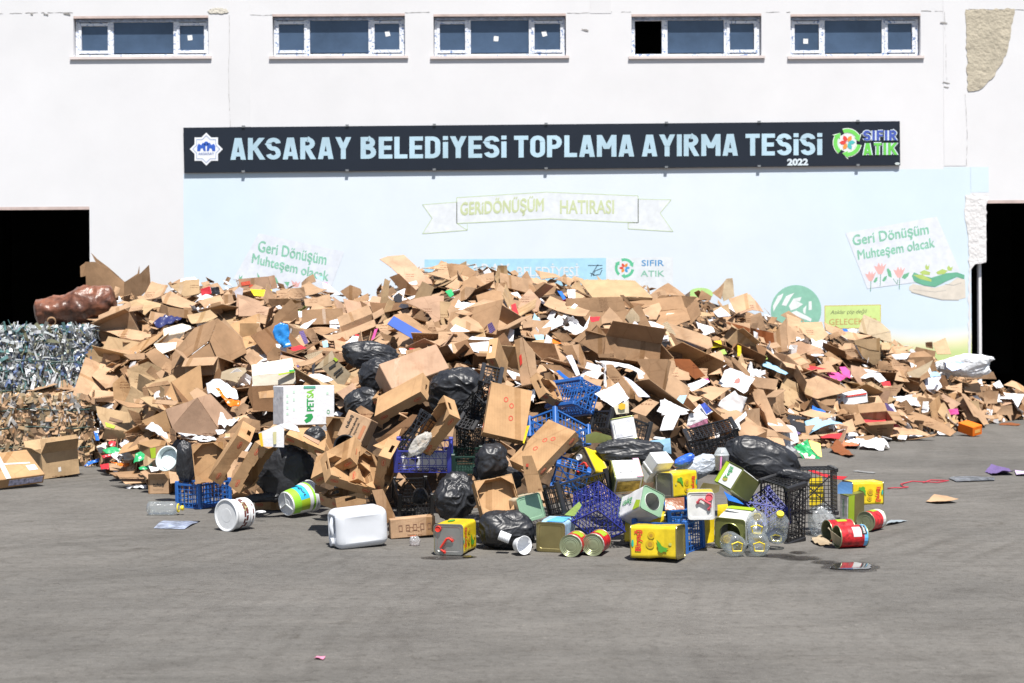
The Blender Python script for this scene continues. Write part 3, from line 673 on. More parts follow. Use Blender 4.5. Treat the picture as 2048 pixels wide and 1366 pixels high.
m_ = MB(); wtext(m_, 'Atıklar çöp değil', 1660, 1731, 620, 631, .0095, -.03, .0, 3); part('board_black_script', m_, mat('paint_black', (.07, .08, .06)), mural)
m_ = MB(); wtext(m_, 'GELECEKTİR', 1658, 1755, 634, 650, .0095, -.02, .0); part('board_red_lettering', m_, mat('paint_rust', (.5, .25, .10)), mural)
paint('green_arch', [circ(1401, 588, 25, 20, .5)], (.45, .68, .25))


# bold condensed signwriter's capitals drawn as mitred strokes (cap height 1)
def _arc(cx, cy, rx, ry, a0, a1, n=8): return [(cx + rx * math.cos(math.radians(a0 + (a1 - a0) * k / n)), cy + ry * math.sin(math.radians(a0 + (a1 - a0) * k / n))) for k in range(n + 1)]
SW = .19; h_ = SW / 2
def glyph(ch):
    w = .56; l, r, b, t = h_, w - h_, h_, 1 - h_
    if ch == 'A': return [[(.10, 0), (.265, 1)], [(.50, 0), (.335, 1)], [(.16, .25), (.44, .25)]], .6
    if ch == 'K': return [[(l, 0), (l, 1)], [(l + .03, .42), (.53, 1)], [(.24, .60), (.56, 0)]], .62
    if ch == 'S': return [[(r, .74)] + _arc(w / 2, .735, w / 2 - h_, .265 - h_, 10, 180, 9) + _arc(w / 2, .735, w / 2 - h_, .235, 180, 262, 5) + _arc(w / 2, .27, w / 2 - h_, .24, 82, 0, 5) + _arc(w / 2, .265, w / 2 - h_, .265 - h_, 0, -172, 9)], w
    if ch == 'R': return [[(l, 0), (l, 1)], [(l, t), (.28, t)] + _arc(.28, .72, .28 - h_, .28 - h_, 90, -90) + [(l, .72 - .28 + h_)], [(.27, .48), (.50, 0)]], .6
    if ch == 'P': return [[(l, 0), (l, 1)], [(l, t), (.28, t)] + _arc(.28, .69, .28 - h_, .31 - h_, 90, -90) + [(l, .69 - .31 + h_)]], .58
    if ch == 'B': return [[(l, 0), (l, 1)], [(l, t), (.28, t)] + _arc(.28, .74, .25 - h_, .26 - h_, 90, -90) + [(l, .575)], [(l, .53), (.28, .53)] + _arc(.28, .27 + .03, .29 - h_, .30 - h_, 90, -90) + [(l, b)]], .59
    if ch == 'D': return [[(l, 0), (l, 1)], [(l, t), (.24, t)] + _arc(.26, 1 - .3, .3 - h_, .3 - h_, 90, 0, 6) + _arc(.26, .3, .3 - h_, .3 - h_, 0, -90, 6) + [(l, b)]], .58
    if ch == 'O': return [_arc(w / 2, .72, w / 2 - h_, .28 - h_, 0, 180, 10) + _arc(w / 2, .28, w / 2 - h_, .28 - h_, 180, 360, 10) + [(r, .5), (r, .72), (r - .001, .73)]], w
    if ch == 'Y': return [[(h_, 1), (.3, .47)], [(.6 - h_, 1), (.3, .47)], [(.3, .52), (.3, 0)]], .6
    if ch == 'E': return [[(l, 0), (l, 1)], [(l, t), (.5, t)], [(l, .5), (.46, .5)], [(l, b), (.5, b)]], .5
    if ch == 'L': return [[(l, 0), (l, 1)], [(l, b), (.48, b)]], .48
    if ch == 'T': return [[(.27, 0), (.27, 1)], [(0, t), (.54, t)]], .54
    if ch == 'I': return [[(l, 0), (l, 1)]], SW
    if ch == 'i': return [[(l, 0), (l, .74)], [(l, .83), (l, 1.01)]], SW
    if ch == 'F': return [[(l, 0), (l, 1)], [(l, t), (.5, t)], [(l, .5), (.46, .5)]], .5
    if ch == 'M': return [[(l, 0), (l, 1)], [(.74 - h_, 0), (.74 - h_, 1)], [(l, .98), (.37, .36)], [(.74 - l, .98), (.37, .36)]], .74
    return [], .2
def stroke_text(mb, s, o, u, v, lift, sw=1.0, gap=.075):
    """fills the parallelogram o,u,v; each stroke sits a hair above the one before"""
    gl = [glyph(c) for c in s]; W = sum(g[1] for g in gl) + gap * (len(s) - 1); n_ = u.cross(v).normalized(); x = 0; k = 0
    for st, w_ in gl:
        for path in st:
            k += 1; nn = len(path); L_, R_ = [], []
            if nn == 2 and abs(path[0][0] - path[1][0]) > .02 and abs(path[0][1] - path[1][1]) > .1:      # slanted stem cut level at both ends
                (xa, ya), (xb, yb) = path; q = h_ * sw * math.hypot(xb - xa, yb - ya) / abs(yb - ya)
                L_, R_ = [(xa - q, ya), (xb - q, yb)], [(xa + q, ya), (xb + q, yb)]; path = []
            for i, (a, b) in enumerate(path):
                p0 = path[max(i - 1, 0)]; p1 = path[min(i + 1, nn - 1)]
                def nrm(p, q): d = math.hypot(q[0] - p[0], q[1] - p[1]) or 1; return (-(q[1] - p[1]) / d, (q[0] - p[0]) / d)
                if i == 0: m_ = nrm(path[0], path[1]); f = 1
                elif i == nn - 1: m_ = nrm(path[-2], path[-1]); f = 1
                else:
                    a1, a2 = nrm(p0, (a, b)), nrm((a, b), p1); m_ = (a1[0] + a2[0], a1[1] + a2[1]); d = math.hypot(*m_) or 1; m_ = (m_[0] / d, m_[1] / d); f = min(1.6, 1 / max(.4, m_[0] * a1[0] + m_[1] * a1[1]))
                q = h_ * sw * f
                L_.append((a + m_[0] * q, b + m_[1] * q)); R_.append((a - m_[0] * q, b - m_[1] * q))
            z = n_ * (lift + .0004 * (k % 6))
            f3 = lambda p: o + u * ((x + p[0]) / W) + v * p[1] + z
            for i in range(nn - 1): mb.poly([f3(L_[i]), f3(L_[i + 1]), f3(R_[i + 1]), f3(R_[i])])
        x += w_ + gap
    return mb

# ================================================================ name board over the heap
SIGNM = mat('navy_black_sign', (.008, .012, .022), rough=.35, var=.1, vscale=3)
sc_ = WP(1084, 294)
sign = thing('sign_board', (sc_.x, YW, WP(1084, 346).z), 'long navy black sign board with pale blue lettering fixed across the white hall wall', 'sign')
q = [WP(368, 256, .044), WP(1798, 243, .044), WP(1799, 331, .044), WP(370, 346, .044)]
part('sign_panel', MB().poly(q, (0, -1, 0), .041), SIGNM, sign)
S0 = .045
def sline(x): return -.0100
def stext(mb, s, x0, x1, ytop, ybot, out, bold): return wtext(mb, s, x0, x1, ytop, ybot, out, -.0095, bold)
LET = mat('pale_blue_letter', (.42, .58, .68), rough=.25, metal=.0, var=.2, vscale=.9)
let = MB()
for s, x0, x1 in (('AKSARAY', 462, 703), ('BELEDiYESi', 722, 1013), ('TOPLAMA', 1028, 1268), ('AYIRMA', 1283, 1475), ('TESiSi', 1490, 1643)):
    yb = 320.5 - (x0 - 462) * .0082
    o = WP(x0, yb, S0); stroke_text(let, s, o, WP(x1, yb - .0085 * (x1 - x0), S0) - o, WP(x0, yb - 43.5, S0) - o, .004)
part('lettering', let, LET, sign)
m_ = MB(); stext(m_, '2022', 1573, 1615, 318, 332, S0 + .006, .05); part('year_lettering', m_, mat('pale_letter', (.6, .68, .74), rough=.4), sign)
def spoly(name, polys, colr, out, parent=sign):
    m_ = MB()
    for ps in polys: m_.poly([WP(x, y, out) for x, y in ps], (0, -1, 0), .002)
    return part(name, m_, mat('sign_' + name, colr, rough=.4, var=.05), parent)
def star8(cx, cy, r): return [(cx + (r if k % 2 == 0 else r * .765) * math.cos(PI * k / 8), cy - (r if k % 2 == 0 else r * .765) * math.sin(PI * k / 8)) for k in range(16)]
em = spoly('emblem', [star8(414, 299, 33)], (.72, .74, .78), S0 + .006)
spoly('emblem_outline', line(star8(414, 299, 27), 1.0, True), (.25, .32, .5), S0 + .009, em)
lion = [(396, 303), (396, 293), (399, 288), (404, 291), (407, 286), (412, 288), (413, 303), (409, 303), (407, 297), (403, 298), (402, 303)]
spoly('emblem_beast', [lion, [(828 - x, y) for x, y in lion], circ(414, 288, 4.5, 12)], (.03, .10, .45), S0 + .009, em)
m_ = MB(); stext(m_, 'AKSARAY', 398, 430, 306, 311, S0 + .009, .01); part('emblem_lettering', m_, mat('emblem_blue', (.1, .16, .4)), em)
lg = spoly('zero_waste_logo', cycle(1693, 286, 18.5, 29), (.70, .73, .7), S0 + .005)
spoly('green_arrows', cycle(1693, 286, 20, 27.5), (.16, .58, .10), S0 + .008, lg)
spoly('logo_disc', [circ(1693, 286, 18.3, 24)], (.68, .7, .7), S0 + .0045, lg)
for nm, c_, an in (('red_petal', (.65, .06, .05), (PI / 2 + .5, PI)), ('orange_petal', (.72, .28, .05), (PI / 2 - .55, PI + 1.05)), ('teal_petal', (.08, .45, .45), (.05, -1.0))):
    spoly(nm, [petal(1693, 286, 16, a, 3.8) for a in an], c_, S0 + .008, lg)
for s, y0, y1, c_, nm in (('SIFIR', 262, 282, (.06, .10, .42), 'blue_word'), ('ATIK', 287, 311, (.14, .55, .08), 'green_word')):
    o = WP(1725, y1, S0); u_ = WP(1792, y1 - .6, S0) - o; v_ = WP(1725, y0, S0) - o
    m_ = MB(); stroke_text(m_, s, o, u_, v_, .004, 1.75, .14); part('word_outline', m_, mat('pale_letter'), lg)
    m_ = MB(); stroke_text(m_, s, o, u_, v_, .010, 1.0, .14); part(nm, m_, mat('sign_' + nm, c_, rough=.4), lg)
spoly('maker_plate', [circ(1793, 328, 5, 14, .55)], (.5, .55, .55), S0 + .006)
for x in (488, 695, 869, 1092, 1332, 1517, 1714):
    for t, yy in ((0, 255), (1, 345)):
        c_ = WP(x, yy - (x - 368) * (.0091 if not t else .0105), .05); part('bracket', MB().box(c_, (.05, .03, .03)), mat('sign_bracket', (.25, .26, .27), rough=.5, metal=.6), sign)

# ================================================================ the heap of cardboard
YB = [(0, 922), (150, 922), (185, 930), (215, 950), (300, 985), (370, 990), (450, 1000), (600, 1005), (700, 1020), (900, 1030), (1100, 1020), (1300, 990), (1420, 950), (1500, 925), (1600, 905), (1700, 893), (1800, 885), (1900, 868), (1960, 852), (2048, 838)]
YT = [(0, 775), (60, 720), (110, 690), (150, 640), (200, 610), (260, 585), (320, 568), (400, 560), (500, 560), (600, 575), (700, 588), (760, 575), (840, 535), (900, 525), (980, 528), (1050, 555), (1150, 556), (1260, 560), (1330, 585), (1400, 590), (1450, 600), (1520, 615), (1580, 640), (1660, 655), (1750, 668), (1800, 690), (1850, 705), (1900, 735), (1960, 762), (2048, 785)]
YR = [(0, 17.6), (200, 18.6), (500, 19.5), (1000, 19.5), (1400, 20.6), (1700, 21.7), (1900, 22.0), (2048, 22.3)]
PW = [(0, 1.2), (300, 1.7), (600, 2.5), (1000, 2.7), (1250, 2.5), (1450, 1.7), (1600, 1.3), (1750, 1.1), (2048, 1.0)]
def surf_Y(x, y):
    yb, yt = lerp_table(YB, x), lerp_table(YT, x); t = max(0.0, min(1.1, (yb - y) / (yb - yt)))
    Y0 = ground_Y(x, yb); return Y0 + (lerp_table(YR, x) - Y0) * t ** lerp_table(PW, x)
def surf(x, y, lift=0): return P(x, y, surf_Y(x, y) - lift)
def surf_n(x, y):
    a = surf(x + 6, y) - surf(x - 6, y); b = surf(x, y - 6) - surf(x, y + 6); n = a.cross(b).normalized()
    return n if n.y < 0 else -n
CODES = {'U': (0, -.45, .9), 'S': (0, -.72, .69), 'V': (0, -1, .08), 'D': (0, -.92, -.38), 'L': (-.62, -.7, .36), 'R': (.62, -.7, .36), 'K': (-.42, -.5, .75), 'J': (.42, -.5, .75),
         'Z': (-.72, -.69, 0), 'X': (.72, -.69, 0)}
def onplane(q, C0, n):
    d = ray(*q); t = n.dot(C0 - CAM) / n.dot(d); Y0 = (C0 - CAM).y
    return CAM + d * max(Y0 * .93, min(Y0 * 1.07, t))
def sheet_mesh(ps, n, thick, bend, seed, crumple=0.0):
    """ps: coplanar outline; bent about a random line and given thickness; world coordinates"""
    bm = bmesh.new(); vs = [bm.verts.new(p) for p in ps]
    try: bm.faces.new(vs)
    except ValueError: bm.free(); return None
    c = sum(ps, Vector()) / len(ps); r = random.Random(seed); n = n.normalized()
    a = n.cross(Vector((r.uniform(-1, 1), r.uniform(-1, 1), r.uniform(-1, 1)))).normalized(); b = n.cross(a)
    size = max((p - q).length for p in ps for q in ps)
    k = 5 if crumple < .02 else 9
    for ax in (a, b):
        lo, hi = min(p.dot(ax) for p in ps), max(p.dot(ax) for p in ps)
        for i in range(1, k): bmesh.ops.bisect_plane(bm, geom=list(bm.verts) + list(bm.edges) + list(bm.faces), plane_co=ax * (lo + (hi - lo) * i / k), plane_no=ax, dist=1e-6)
    off = Vector((r.uniform(0, 50), r.uniform(0, 50), r.uniform(0, 50))); cb = r.uniform(-1, 1) * bend / size; c2 = r.uniform(-.5, .5) * bend / size
    fold = r.uniform(-.3, .3) * size; fa = r.uniform(-.16, .16) if bend else 0
    for v in bm.verts:
        u, w_ = (v.co - c).dot(a), (v.co - c).dot(b)
        d = cb * u * u * 4 + c2 * w_ * w_ * 4 + mnoise.noise((v.co + off) * (1.6 / max(size, .1))) * bend * .25 * size + abs(w_ - fold) * fa * (bend * 5)
        if crumple: d += mnoise.noise((v.co + off) * (7 / max(size, .2))) * crumple * size
        v.co += n * d
    bm.normal_update()
    fs = list(bm.faces); ret = bmesh.ops.extrude_face_region(bm, geom=fs)
    for e in ret['geom']:
        if isinstance(e, bmesh.types.BMVert): e.co += n * thick
    bmesh.ops.recalc_face_normals(bm, faces=bm.faces)
    mb = MB(); bm.verts.index_update(); mb.v = [v.co.copy() for v in bm.verts]; mb.f = [tuple(v.index for v in f.verts) for f in bm.faces]; bm.free(); return mb
AUTO = []                                              # (object, pixel, words) to be described once everything stands
LIFT = {}
TPOLY = []
def inside(x, y, q):
    r = False; j = len(q) - 1
    for i in range(len(q)):
        if (q[i][1] > y) != (q[j][1] > y) and x < (q[j][0] - q[i][0]) * (y - q[i][1]) / (q[j][1] - q[i][1]) + q[i][0]: r = not r
        j = i
    return r
def trace(reg, kind, col, panels, words=None, label=None, cat='cardboard', lift=None, Y=None, bend=None, name=None, m=None, thick=.006, crumple=0, marks=()):
    """panels: (code, 'x y x y ...') outlines in the photo; panel 2.. share their first two points with an edge of panel 1"""
    polys = [(cd_, pts(reg, s)) for cd_, s in panels]
    c0 = polys[0][1]; cx, cy = sum(p[0] for p in c0) / len(c0), sum(p[1] for p in c0) / len(c0)
    if lift is None: lift = .20 + rnd.random() * .16
    TPOLY.append(c0)
    C0 = P(cx, cy, (Y if Y else surf_Y(cx, cy)) - lift)
    if m is None: m = PAPER if col in ('w', 'l', 'c') and kind != 'film' else (FILM if kind == 'film' else CARD)
    base = COLS[col] if isinstance(col, str) else col
    f = rnd.uniform(.76, 1.1) if m is CARD else 1
    planes, out = [], []
    for i, (cd_, q) in enumerate(polys):
        n = Vector(CODES[cd_]).normalized(); r_ = ray(cx, cy).normalized()
        if i == 0:
            n = (n + Vector((rnd.uniform(-.1, .1), 0, rnd.uniform(-.08, .08)))).normalized()
            if n.dot(-r_) < .3: n = (n - r_ * .3).normalized()
            planes.append((C0, n)); P3 = [onplane(p, C0, n) for p in q]
        else:
            A, B_ = onplane(q[0], *planes[0]), onplane(q[1], *planes[0]); d = (B_ - A)
            if d.length > 1e-6: d.normalize(); n = n - d * n.dot(d)
            n.normalize()
            if n.dot(-r_) < .25: n = (n - r_ * .35).normalized()
            planes.append((A, n)); P3 = [A, B_] + [onplane(p, A, n) for p in q[2:]]
        size = max((a - b).length for a in P3 for b in P3)
        bd = bend if bend is not None else (.13 if size > .25 else .10)
        if i > 0: bd *= .4
        mbx = sheet_mesh(P3, n, thick if kind != 'paper' and kind != 'film' else .003, bd if len(polys) == 1 else bd * .35, rnd.randrange(10 ** 6), crumple)
        if mbx: out.append((mbx, n))
    if not out: return None
    nm = name or {'sheet': 'cardboard_sheet', 'box': 'cardboard_box', 'paper': 'paper_sheet', 'film': 'plastic_packet'}[kind]
    colr = tuple(c * f for c in base)
    lo = min((p for mbx, _ in out for p in mbx.v), key=lambda p: p.z)
    if len(out) == 1 and not marks:
        mbx = out[0][0]; c = sum(mbx.v, Vector()) / len(mbx.v); mbx.v = [p - c for p in mbx.v]
        o = link(nm, mbx.mesh(nm), m, None, colr, c, smoothf=bool(crumple))
    else:
        o = bpy.data.objects.new(nm, None); C.objects.link(o); o.empty_display_size = .1; cc = sum(out[0][0].v, Vector()) / len(out[0][0].v); o.location = (cc.x, cc.y, lo.z)
        for i, (mbx, n) in enumerate(out):
            cf = rnd.uniform(.92, 1.06); pn = ('main_panel', 'side_panel', 'flap', 'flap', 'flap')[min(i, 4)] if kind != 'paper' else 'leaf'
            part(pn, mbx, m, o, tuple(c * cf for c in colr))
    o['category'] = cat
    if label: o['label'] = label
    else: o['group'] = 'loose cardboard in the heap' if m is CARD else 'loose paper in the heap' if base[0] > .5 and base[1] > .5 and base[2] > .4 else 'coloured packets in the heap'
    if not label: AUTO.append((o, (cx, cy), words or {'sheet': 'cardboard sheet', 'box': 'folded carton', 'paper': 'white paper sheet', 'film': 'plastic packet'}[kind], col if isinstance(col, str) else 't', size))
    for mk in marks:                                   # (polygon in the same region, material)
        mm = MB(); A0, n0 = planes[0]; q = [onplane(p, A0 + n0 * .016, n0) for p in pts(reg, mk[0])]; mm.poly(q, n0, .002); part(mk[2] if len(mk) > 2 else 'printed_mark', mm, mk[1], o)
    return o
T = trace
# ---- pieces traced one by one, region by region -------------------------------------------------
T('A', 'box', 'b', [('V', '672 172 748 172 870 240 975 328 968 470 880 480 690 470 672 372'), ('Z', '975 328 968 470 1100 440 1178 360 1165 195 1090 270'), ('V', '748 172 870 240 960 312 850 215 760 148 712 100'), ('R', '672 172 672 280 628 290 625 205'), ('V', '975 328 1090 270 1088 200 1075 262')],
  label='big open cardboard box with V notched rim standing at the left crest', cat='cardboard box', Y=19.1, lift=.0, name='cardboard_box')
for c, a in [('t', 'U 1190 350 1310 355 1270 450 1090 470'), ('y', 'S 1330 375 1450 315 1555 310 1560 430 1440 440'), ('t', 'U 1260 450 1330 400 1540 500 1480 540 1270 490'), ('y', 'U 960 490 1090 455 1310 510 1190 545 1130 585'),
             ('t', 'U 610 595 760 575 840 590 800 650 700 640'), ('t', 'U 680 660 1210 690 1180 740 960 760 780 690'), ('b', 'S 700 700 800 720 950 860 870 870 720 740'),
             ('b', 'L 560 875 690 710 705 735 640 850'), ('t', 'S 690 715 790 840 720 845 660 840'), ('g', 'S 470 880 560 890 700 1010 540 970'), ('y', 'V 660 880 760 835 830 960 725 985'), ('t', 'V 960 895 1130 880 1130 930 1020 935'),
             ('b', 'V 820 920 930 870 940 930 830 955'), ('b', 'S 1130 890 1210 840 1390 990 1340 1060 1190 960'), ('t', 'R 1740 615 1960 835 1900 860 1650 780'), ('t', 'U 60 1080 260 1040 460 1160 230 1180'), ('t', 'S 470 1060 600 1170 465 1168'),
             ('o', 'V 880 1120 960 1050 1040 1180 1030 1270 890 1240'), ('t', 'U 1040 1235 1180 1245 1190 1285 1050 1275'), ('t', 'U 1190 1250 1390 1260 1380 1292 1190 1287'), ('t', 'S 1480 1200 1540 1160 1800 1340 1760 1400 1600 1380'),
             ('t', 'V 1740 430 1810 420 1830 490 1740 500'), ('y', 'U 1460 590 1640 560 1700 600 1500 690'), ('t', 'U 1540 460 1720 430 1760 500 1600 540'), ('b', 'V 1640 500 1720 480 1740 570 1660 590'), ('t', 'S 1180 560 1300 580 1250 640 1160 620'),
             ('b', 'U 1380 1000 1340 1060 1260 1010 1300 960'), ('t', 'S 760 560 880 540 900 600 780 620'), ('b', 'V 1140 1030 1180 980 1260 1050 1220 1090')]:
    k, s = a.split(' ', 1); T('A', 'sheet', c, [(k, s)])
T('A', 'sheet', 't', [('S', '870 520 990 505 1195 660 1120 690 790 662 810 600')], label='wide flattened carton with a brown damp rectangle, below the brown wrapped roll', marks=[('935 575 1030 550 1090 622 960 650', mat('damp_stain', (.30, .17, .09), rough=.9), 'damp_stain')])
T('A', 'box', 'b', [('V', '1340 1020 1635 790 1720 990 1390 1205'), ('U', '1635 790 1340 1020 1350 895 1520 690 1700 612'), ('R', '1635 790 1720 990 1925 880 1890 770 1700 615')], label='large creased carton slumped open on the left slope, grained brown front', lift=.3)
T('A', 'sheet', 'o', [('S', '1770 655 2030 600 2030 850 1930 870')], words='orange brown carton side')
T('A', 'box', 'y', [('V', '480 975 690 970 715 1055 500 1062'), ('D', '500 1062 715 1055 640 1150 600 1130')], lift=.2); T('A', 'box', 't', [('U', '715 1060 770 1000 910 1055 830 1160'), ('L', '830 1160 910 1055 940 1090 880 1150')], lift=.25)
T('A', 'box', 'y', [('V', '990 1010 1160 950 1270 1000 1280 1090 1040 1190')], words='slotted carton face', lift=.2); T('A', 'box', 'b', [('U', '5 1120 170 1115 490 1168 80 1192'), ('D', '80 1192 490 1168 490 1205 90 1232')], words='long shallow carton', lift=.3)
T('A', 'box', 't', [('U', '740 1170 910 1190 920 1215 740 1235'), ('D', '740 1235 920 1215 880 1262 760 1262')]); T('A', 'box', 'b', [('V', '1110 1160 1330 1130 1340 1215 1120 1215'), ('U', '1110 1160 1330 1130 1310 1100 1150 1128')])
T('A', 'sheet', 'g', [('U', '1730 1010 1910 965 1925 1020 1850 1092 1720 1065')], words='carton with outlined diamonds'); T('A', 'sheet', 'p', [('S', '1850 440 2030 470 2030 600 1840 582')])
T('A', 'box', 'b', [('V', '1310 520 1490 550 1520 620 1320 590'), ('L', '1310 520 1320 590 1240 570 1260 500')]); T('A', 'box', 'p', [('V', '1860 305 2090 285 2120 385 1870 385'), ('X', '2090 285 2120 385 2165 375 2140 275')], label='pinkish printed box with a blue stripe, on the left crest', marks=[('1880 330 1950 318 1955 348 1885 358', CARDRED), ('1940 360 1965 345 1990 365 1965 382', CARDRED)])
T('A', 'box', 'c', [('U', '1275 695 1420 655 1520 680 1440 722 1280 748'), ('D', '1280 748 1440 722 1380 800 1200 812'), ('S', '1200 812 1380 800 1370 850 1250 898')], label='bundle of flat beige cartons tied with white string, left slope', lift=.25)
T('A', 'film', 'r', [('V', '1565 385 1640 360 1655 420 1575 438')], words='crushed red box', crumple=.08); T('A', 'film', 'k', [('V', '1645 370 1710 365 1720 425 1655 425')], words='crushed black box', crumple=.08); T('A', 'film', (.03, .035, .12), [('S', '1195 640 1290 590 1420 605 1400 640 1230 690')], label='tangled navy mesh sack on the left slope', cat='mesh sack', crumple=.12)
T('A', 'film', 'G', [('V', '610 845 650 850 640 880 610 878')], words='torn green plastic scrap', crumple=.1); T('A', 'film', 'w', [('S', '1610 1120 1700 1075 1850 1180 1860 1240 1780 1245 1620 1200')], label='crumpled white plastic bag on the left slope', cat='plastic bag', crumple=.16, lift=.3); T('A', 'film', 'O', [('S', '1680 1160 1710 1150 1770 1240 1880 1270 1870 1310 1780 1290')], label='orange and brown snack wrapper lying under the crumpled white bag', cat='wrapper', crumple=.1, lift=.33)
T('A', 'paper', 'w', [('U', '1410 285 1520 295 1560 330 1550 390 1520 310 1405 320')], words='white paper sheet'); T('A', 'paper', 'l', [('V', '1830 400 1870 365 1900 380 1890 445 1850 460')], words='pale lilac box end')
T('B', 'film', 'Y', [('U', '80 395 250 392 245 450 110 440')], label='bright yellow printed card lying on the left crest', cat='card', lift=.3, bend=.05)
B = [('p', 'S 1290 485 1590 400 1580 720 1460 560'), ('t', 'U 1420 218 1610 180 1622 225 1500 228'), ('t', 'U 1430 240 1620 230 1640 300 1540 292'), ('b', 'S 1612 165 1760 190 1900 290 1770 350 1640 290'), ('t', 'S 1760 300 1980 260 1990 365 1800 365'),
     ('t', 'L 1630 495 1760 360 1850 380 1770 460 1640 512'), ('b', 'S 1840 450 1980 385 2040 400 2040 590 1900 602'), ('t', 'L 470 330 570 265 582 320 482 372'), ('t', 'U 480 370 540 330 690 415 500 440'), ('t', 'S 500 470 700 430 720 520 510 532'), ('b', 'D 220 460 370 455 500 490 230 522'),
     ('t', 'U 80 640 150 580 250 620 200 662'), ('o', 'V 0 650 150 650 180 790 80 850 0 800'), ('t', 'S 0 890 180 770 200 862 60 932'), ('t', 'U 580 520 780 570 940 580 800 640 500 645'), ('b', 'U 470 680 780 690 640 742'), ('t', 'L 500 700 570 690 640 830 600 862'),
     ('y', 'X 1090 640 1160 460 1205 480 1150 640'), ('y', 'X 1130 300 1162 320 1140 640 1050 690'), ('t', 'U 1085 680 1120 660 1220 720 1210 757 1090 712'), ('b', 'V 1090 720 1210 757 1240 860 1130 790'), ('t', 'S 1290 490 1480 440 1592 440 1560 620 1450 560'), ('y', 'R 1560 480 1640 490 1610 720 1562 650'),
     ('t', 'S 1600 470 1820 630 1640 622'), ('p', 'S 750 1190 880 1120 920 1180 820 1262'), ('t', 'U 440 980 640 900 652 930 470 1012'), ('b', 'V 215 890 270 830 320 850 312 930 210 942'), ('p', 'S -10 462 290 540 220 602 -10 592'), ('b', 'L 150 660 215 790 260 830 220 860 140 720'), ('t', 'U 640 750 830 720 860 790 700 800'),
     ('b', 'S 860 490 1000 410 1010 470 900 500'), ('b', 'V 780 400 860 350 940 380 950 410 880 500'), ('t', 'U 720 480 870 520 860 550 740 510'), ('t', 'S 930 520 960 480 1000 470 990 540'), ('y', 'U 1640 770 1900 700 1920 760 1760 800'), ('b', 'S 1290 870 1400 845 1450 870 1420 920 1300 910'), ('t', 'U 1420 830 1600 760 1640 780 1560 830'),
     ('t', 'U 1050 790 1150 760 1180 830 1090 850'), ('b', 'V 1350 600 1420 540 1470 640 1390 620'), ('t', 'S 280 400 400 380 330 450 290 440'), ('t', 'V 370 380 500 370 515 440 460 460 370 450'), ('p', 'U 700 830 880 780 800 860'), ('b', 'U 600 860 640 830 800 860 700 880'), ('t', 'S 1690 310 1740 340 1700 390 1600 370'), ('t', 'V 1460 650 1500 610 1540 730 1490 740')]
for c, a in B: k, s = a.split(' ', 1); T('B', 'sheet', c, [(k, s)])
T('B', 'sheet', 'p', [('S', '1090 148 1150 125 1280 115 1580 400 1400 432 1180 215')], label='long pale cardboard sheet jutting up above the heap crest', lift=1.0, thick=.008, bend=.06)
T('B', 'box', 'd', [('V', '1165 290 1240 262 1410 425 1300 445'), ('S', '1300 445 1410 425 1440 440 1310 470')], lift=.5); T('B', 'box', 'b', [('V', '210 640 400 460 448 520 230 700'), ('R', '448 520 230 700 300 722 465 640')], label='brown folded carton standing like a tent behind the blue plastic bag', lift=.3)
T('B', 'box', 'p', [('S', '968 555 1035 435 1128 445 1085 562'), ('V', '1085 562 968 555 978 640 1030 662 1080 640'), ('X', '1128 445 1085 562 1080 640 1125 540')], label='closed pinkish brown carton standing left of the blue lined box', lift=.45)
T('B', 'box', 'b', [('S', '1200 590 1250 580 1500 740 1440 830 1150 660'), ('S', '1250 580 1500 740 1530 745 1290 570')], label='open carton with a deep blue lining in mid heap', lift=.8, marks=[('1150 655 1200 592 1420 720 1440 820 1395 800', mat('blue_lining', (.015, .07, .33), rough=.45), 'blue_lining')])
T('B', 'box', 't', [('S', '1640 640 1690 600 1900 700 1890 760 1760 800'), ('D', '1640 640 1760 800 1640 720 1620 700')], label='carton tray with white contents beside the purple mesh bag', lift=.35, marks=[('1640 700 1680 660 1860 740 1840 770 1700 762', mat('white_sticker'), 'white_contents')])
BXM = CARDRED
pinkbox = Box(*fit(px('B', 1595, 830), [px('B', 1195, 985), px('B', 1640, 990), px('B', 1660, 880)], (.62, .30, .35), 12.4, near=True, hint=(2, .4, .9, .1), seed=3))
for cc, t_, rest in ((0, 'y', [('U', '90 975 405 915 430 1030 95 1062'), ('V', '95 1062 430 1030 437 1120 100 1142')]),):
    o_ = T('B', 'box', 'c', rest, label='open box with white printed lid, left above the white carton with green lettering', lift=.9, marks=[('300 1045 420 1020 425 1032 300 1055', LIME), ('380 1015 425 1008 428 1030 390 1035', GRN)])
T('B', 'box', 'd', [('V', '95 1140 435 1125 340 1345 105 1330'), ('V', '95 1062 95 1140 105 1330 60 1200')], words='open dark carton mouth', lift=.35)  # dark panel: the shade inside the open carton put into its colour
T('B', 'box', 'g', [('V', '640 1000 745 930 868 1045 815 1130 762 1122'), ('S', '640 1000 745 930 720 862 580 1012')], label='brown carton with a green tab and black lettering, right of the open white lidded box', lift=.9, marks=[('725 925 742 915 768 935 750 950', LIME), ('692 995 745 958 750 975 700 1012', BLACK, 'lettering'), ('730 1040 795 990 800 1000 735 1052', BLACK, 'lettering'), ('745 1060 805 1012 808 1020 750 1070', BLACK, 'lettering')])
T('B', 'film', (.02, .20, .55), [('V', '255 720 270 670 320 645 375 660 388 720 380 770 405 830 340 845 270 770')], label='bright blue knotted plastic bag lying on the left slope', cat='plastic bag', crumple=.14, lift=1.0)
